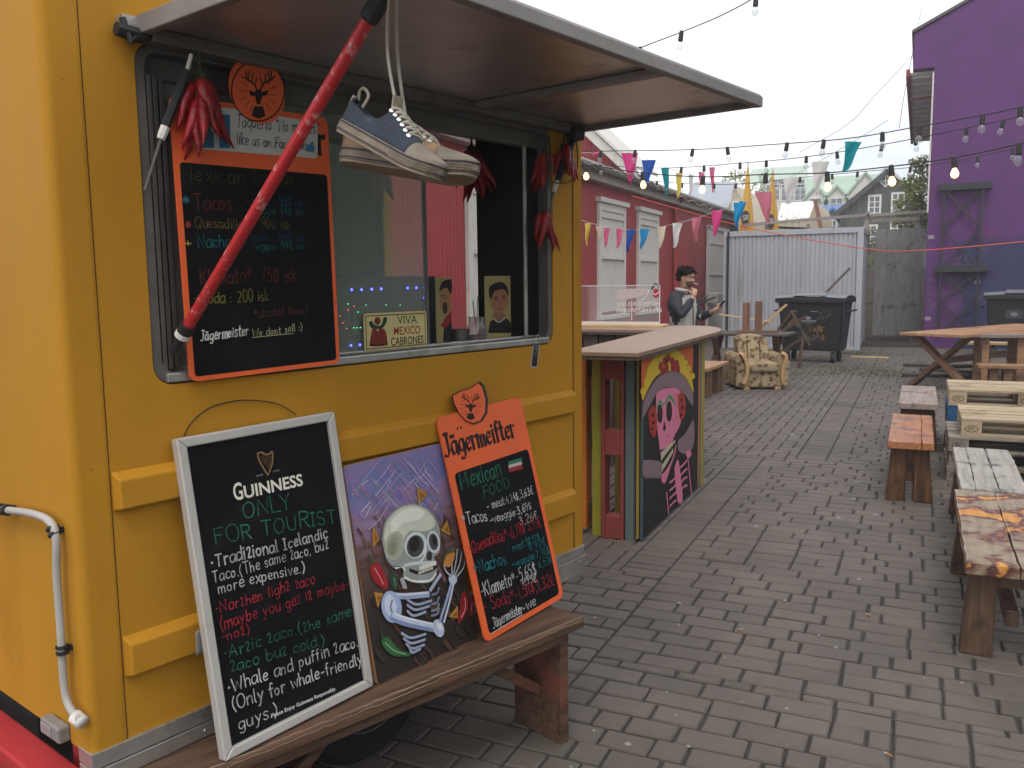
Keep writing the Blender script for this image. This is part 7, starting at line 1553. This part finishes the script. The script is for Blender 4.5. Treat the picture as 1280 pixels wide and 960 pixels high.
# ------------------------------------------------------------------ light strings, bunting, lines
WIRE = mat('cable_black', (.02, .02, .022), .6, .1, 10); SOC = mat('socket_black', (.022, .022, .024), .5, .2, 10); BGL = glass('bulb_glass', (.92, .93, .95), .05, .12, .8); LIT = emit('bulb_lit', (1, .50, .18), 3.2)
def at(u, v, d): return EYE + ray(u, v) * d
def string(name, label, path, socks, size=1.0):
    P = [at(*p) for p in path]; us = [p[0] for p in path]; o = thing(name, label, 'light string', P[0], 0, 'strings of lights over the yard'); O = P[0]; cv = catmull(P, 10); MB().tube([p - O for p in cv], .0045 * size, WIRE, 6).build('cable', WIRE, o)
    cu = [640 + F * ((p - EYE).dot(CR) / (p - EYE).dot(CF)) for p in cv]
    for u, lit in socks:
        j = min(range(len(cv)), key=lambda i: abs(cu[i] - u)); j2 = min(len(cv) - 1, j + 1 if cu[j] < u else max(j - 1, 0)); f = (u - cu[j]) / (cu[j2] - cu[j]) if abs(cu[j2] - cu[j]) > 1e-6 else 0; p = cv[j].lerp(cv[j2], max(0, min(1, f))) - O
        M = Matrix.Translation(p) @ Matrix.Rotation(random.uniform(-.18, .18), 4, 'Y') @ Matrix.Scale(size, 4); s_ = 1.0
        MB().lathe([(.008, .012), (.017, .006), (.019, -.012), (.021, -.066), (.015, -.072)], n=12, mt=SOC, M=M).build('socket', SOC, o)
        MB().lathe([(.012, -.0725), (.014 * s_, -.078), (.024 * s_, -.098), (.027 * s_, -.112), (.021 * s_, -.132), (.004, -.142)], n=14, mt=LIT if lit else BGL, M=M).build('bulb', None, o, smooth=True)
    return o
string('light_string', 'highest light string running up and out of view past the awning', [(735, 88, 5.9), (768, 76, 5.7), (800, 60, 5.6), (852, 40, 5.5), (900, 20, 5.4), (945, -4, 5.3), (1010, -45, 5.1)], [(800, 0), (852, 0), (945, 0)], .8)
string('light_string', 'light string with unlit bulbs crossing just under the sky to the purple wall top', [(690, 191, 9.8), (752, 189, 9), (866, 187, 8.3), (960, 181, 7.6), (1060, 173, 7), (1149, 158, 6.5), (1228, 144, 6.2), (1280, 133, 6), (1350, 118, 5.8)], [(u, 0) for u in (751, 794, 866, 909, 984, 1030, 1103, 1150, 1228, 1275)], .9)
string('light_string', 'thinner light string with unlit bulbs just below the uppermost crossing one', [(690, 200, 11.4), (746, 206, 10.8), (829, 210, 10), (925, 204, 9.2), (1000, 197, 8.7), (1073, 186, 8.2), (1144, 173, 7.7), (1208, 160, 7.3), (1280, 145, 7), (1350, 130, 6.8)], [(u, 0) for u in (750, 852, 880, 925, 958, 1008, 1046, 1103, 1144, 1208, 1254)], .85)
string('light_string', 'light string carrying the glowing warm bulbs across the yard', [(690, 205, 9), (732, 206, 8.6), (803, 216, 8.2), (879, 221, 7.8), (957, 218, 7.4), (1034, 216, 7.0), (1114, 208, 6.6), (1193, 197, 6.3), (1274, 180, 6), (1350, 160, 5.8)], [(732, 1), (803, 1), (879, 1), (957, 0), (1034, 1), (1114, 1), (1193, 1), (1274, 0)], 1.05)
string('light_string', 'lowest light string with small unlit bulbs in front of the far houses', [(770, 222, 12.4), (850, 229, 11.6), (920, 230, 11), (1000, 222, 10.5), (1073, 215, 10), (1150, 208, 9.5), (1222, 196, 9), (1290, 180, 8.7), (1350, 165, 8.5)], [(u, 0) for u in (821, 853, 893, 920, 1000, 1040, 1072, 1138, 1222, 1265)], .8)
# twisted cable along the red eave
b = MB(); pts = [at(u, v, 9.4) for u, v in ((690, 195), (728, 203), (780, 216), (820, 232), (850, 246), (890, 262))]; cv = catmull(pts, 12); O = cv[0]
b.tube([p - O + Vector((0, 0, .018 * math.sin(i * 1.7))) for i, p in enumerate(cv)], .010, ALUD, 6); q = b.build('rope_light', ALUD); q.location = O; tag(q, 'twisted grey rope light looped under the red building gutter', 'rope light')
def line_(name, label, cat, path, r, m):
    P = catmull([at(*p) for p in path], 8); q = MB().tube([p - P[0] for p in P], r, m, 6).build(name, m); q.location = P[0]; tag(q, label, cat); return q
line_('rope', 'thin red rope strung low across the yard to the purple wall', 'rope', [(790, 245, 12), (890, 273, 11.6), (960, 290, 11.2), (1083, 311, 10.6), (1150, 313, 10.2), (1280, 302, 9.6), (1340, 294, 9.2)], .006, mat('rope_red', (.60, .10, .06), .6, .1, 10))
line_('overhead_wire', 'thin grey wire rising steeply into the sky left of the purple gable', 'wire', [(1124, 160, 40), (1130, 120, 38), (1141, 65, 36), (1152, 10, 34)], .012, WIRE)
line_('overhead_wire', 'faint thin wire crossing the sky low toward the purple gable', 'wire', [(1000, 190, 40), (1060, 155, 38), (1095, 118, 36), (1140, 70, 34)], .010, WIRE)
# bunting
def cloth(n, c):
    m = mat(n, c, .55, .08, 8, spec=.3); t = m.node_tree; b = t.nodes['Principled BSDF']; tr = node(t, 'ShaderNodeBsdfTranslucent', Color=(*c, 1)); mx_ = node(t, 'ShaderNodeMixShader'); mx_.inputs[0].default_value = .4; t.links.new(b.outputs[0], mx_.inputs[1]); t.links.new(tr.outputs[0], mx_.inputs[2]); t.links.new(mx_.outputs[0], t.nodes['Material Output'].inputs['Surface']); return m
FC = dict(pink=cloth('flag_pink', (.75, .16, .30)), hot=cloth('flag_hot_pink', (.72, .06, .26)), blue=cloth('flag_blue', (.02, .10, .45)), cyan=cloth('flag_cyan', (.01, .30, .62)), teal=cloth('flag_teal', (.01, .30, .34)), yellow=cloth('flag_yellow', (.78, .62, .10)), cream=cloth('flag_cream', (.72, .62, .46)), white=cloth('flag_white', (.74, .73, .70)), rose=cloth('flag_rose', (.62, .20, .26)))
def bunting(label, path, flags, seed):
    rd = random.Random(seed); P = catmull([at(*p) for p in path], 8); o = thing('bunting', label, 'bunting', P[0], 0, 'strings of plastic bunting'); O = P[0]; MB().tube([p - O for p in P], .003, mat('string_pale', (.6, .58, .55), .7, .1, 10), 5).build('string', None, o)
    for u, v, w_, h, dx, d, c in flags:      # top centre pixel, width and drop in pixels, sideways drift of the tip, distance
        s_ = d / F; c0 = at(u, v, d) - O; nx, nz = 6, 10; vs = []; ph_ = rd.uniform(0, 6); wave = rd.uniform(.02, .045)
        for j in range(nz + 1):
            f = j / nz; wd = w_ * (1 - .78 * f ** .9)
            for i in range(nx + 1):
                g_ = i / nx - .5; fold = math.sin(ph_ + g_ * 5 + f * 4)
                vs.append(c0 + CR * (s_ * (wd * g_ + dx * f + 1.2 * math.sin(ph_ + f * 6) * f)) + Vector((0, 0, -s_ * h * f)) - CF * (wave * fold * (.3 + f)))
        MB().add(vs, [(j * (nx + 1) + i, j * (nx + 1) + i + 1, (j + 1) * (nx + 1) + i + 1, (j + 1) * (nx + 1) + i) for j in range(nz) for i in range(nx)], FC[c]).build('flag', FC[c], o, smooth=True)
    return o
bunting('low bunting string of pink, blue, yellow and white flags before the red wall', [(690, 262, 11.8), (726, 275, 11.5), (769, 286, 11), (812, 286, 10.5), (850, 278, 10), (879, 270, 9.6), (931, 252, 9), (960, 235, 8.6), (1000, 215, 8.1), (1065, 178, 7.4), (1110, 150, 7)],
        [(735, 279, 8, 28, -2, 11.4, 'yellow'), (748, 283, 7, 22, 3, 11.2, 'cream'), (759, 285, 9, 24, -3, 11.1, 'pink'), (775, 286, 10, 24, -3, 10.9, 'pink'), (789, 287, 11, 28, -5, 10.7, 'blue'), (806, 286, 12, 25, -4, 10.5, 'cyan'), (827, 283, 11, 27, -1, 10.2, 'cream'), (847, 279, 13, 30, -4, 10, 'white'), (871, 272, 13, 30, -2, 9.7, 'rose'), (896, 263, 15, 32, -1, 9.4, 'hot'), (925, 253, 16, 31, -4, 9, 'cyan'), (954, 240, 22, 38, 8, 8.7, 'rose'), (989, 222, 20, 32, -4, 8.2, 'white'), (1026, 202, 22, 40, -4, 7.8, 'white'), (1067, 177, 22, 36, -10, 7.4, 'teal')], 1)
bunting('upper bunting string of pink, blue, teal and yellow flags near the roof edge', [(690, 190, 10.4), (728, 191, 10.2), (787, 191, 10), (809, 199, 10.1), (832, 209, 10.6), (864, 217, 11.2), (890, 209, 11.6), (930, 200, 12)],
        [(787, 191, 21, 36, 2, 10, 'hot'), (811, 200, 18, 30, -2, 10.1, 'blue'), (831, 210, 10, 36, 4, 10.5, 'teal'), (849, 216, 9, 32, -1, 10.9, 'yellow'), (864, 218, 7, 26, -1, 11.2, 'white'), (877, 215, 8, 22, -1, 11.4, 'pink'), (890, 209, 8, 30, 1, 11.6, 'pink'), (744, 189, 16, 5, 0, 10.1, 'pink')], 2)

# ------------------------------------------------------------------ litter on the paving
BTF, BTW = mat('filter_tan', (.36, .20, .10), .8, .1, 20), mat('ash_white', (.48, .46, .42), .7, .1, 20)
first = None
for u, v in ((923, 788), (1088, 770), (979, 752), (1162, 674), (1121, 676), (742, 774), (1115, 945), (768, 677)):
    p = onz(u, v, .006); a = random.uniform(0, 3.1)
    if first is None:
        first = thing('cigarette_butt', 'small tan cigarette butt lying on the grey paving', 'cigarette butt', p, a, 'cigarette butts on the paving'); MB().tube([(0, 0, 0), (.020, 0, 0)], .0034, BTF, 8).build('filter', BTF, first); MB().tube([(.0202, 0, 0), (.027, 0, 0)], .0032, BTW, 8).build('paper', BTW, first)
    else: dup(first, p, a)
b = MB(); GUM = mat('gum_grey', (.27, .26, .24), .8, .1, 20); rd = random.Random(11)
for k in range(150):
    x, y = rd.uniform(-1.2, 2.2), rd.uniform(2.2, 11); r = rd.choice((.004, .006, .008, .016)) * rd.uniform(.7, 1.2); n = 9; z = .0028
    pts = [(x + r * (1 + rd.uniform(-.3, .3)) * math.cos(2 * math.pi * i / n), y + r * .9 * (1 + rd.uniform(-.3, .3)) * math.sin(2 * math.pi * i / n)) for i in range(n)]
    b.add([(p[0], p[1], z - .003) for p in pts] + [((p[0] - x) * .8 + x, (p[1] - y) * .8 + y, z + .0015) for p in pts], [tuple(range(n, 2 * n))] + [(i, (i + 1) % n, n + (i + 1) % n, n + i) for i in range(n)], GUM)
tag(b.build('litter', GUM), 'pale gum spots and crumbs trodden into the paving', 'litter', kind='stuff')

# ------------------------------------------------------------------ thin volume added to imitate lens veiling glare over the distance
hm = bpy.data.materials.new('glare_haze'); hm.use_nodes = True; ht_ = hm.node_tree; ht_.nodes.clear(); ho_ = ht_.nodes.new('ShaderNodeOutputMaterial'); hv_n = ht_.nodes.new('ShaderNodeVolumePrincipled')
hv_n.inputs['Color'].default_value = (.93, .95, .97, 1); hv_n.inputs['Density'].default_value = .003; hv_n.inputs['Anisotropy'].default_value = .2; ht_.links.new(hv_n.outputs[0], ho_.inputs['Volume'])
tag(MB().box((-118, -16, -1.02), (118, 150, 22), hm).build('glare_haze', hm), kind='stuff')
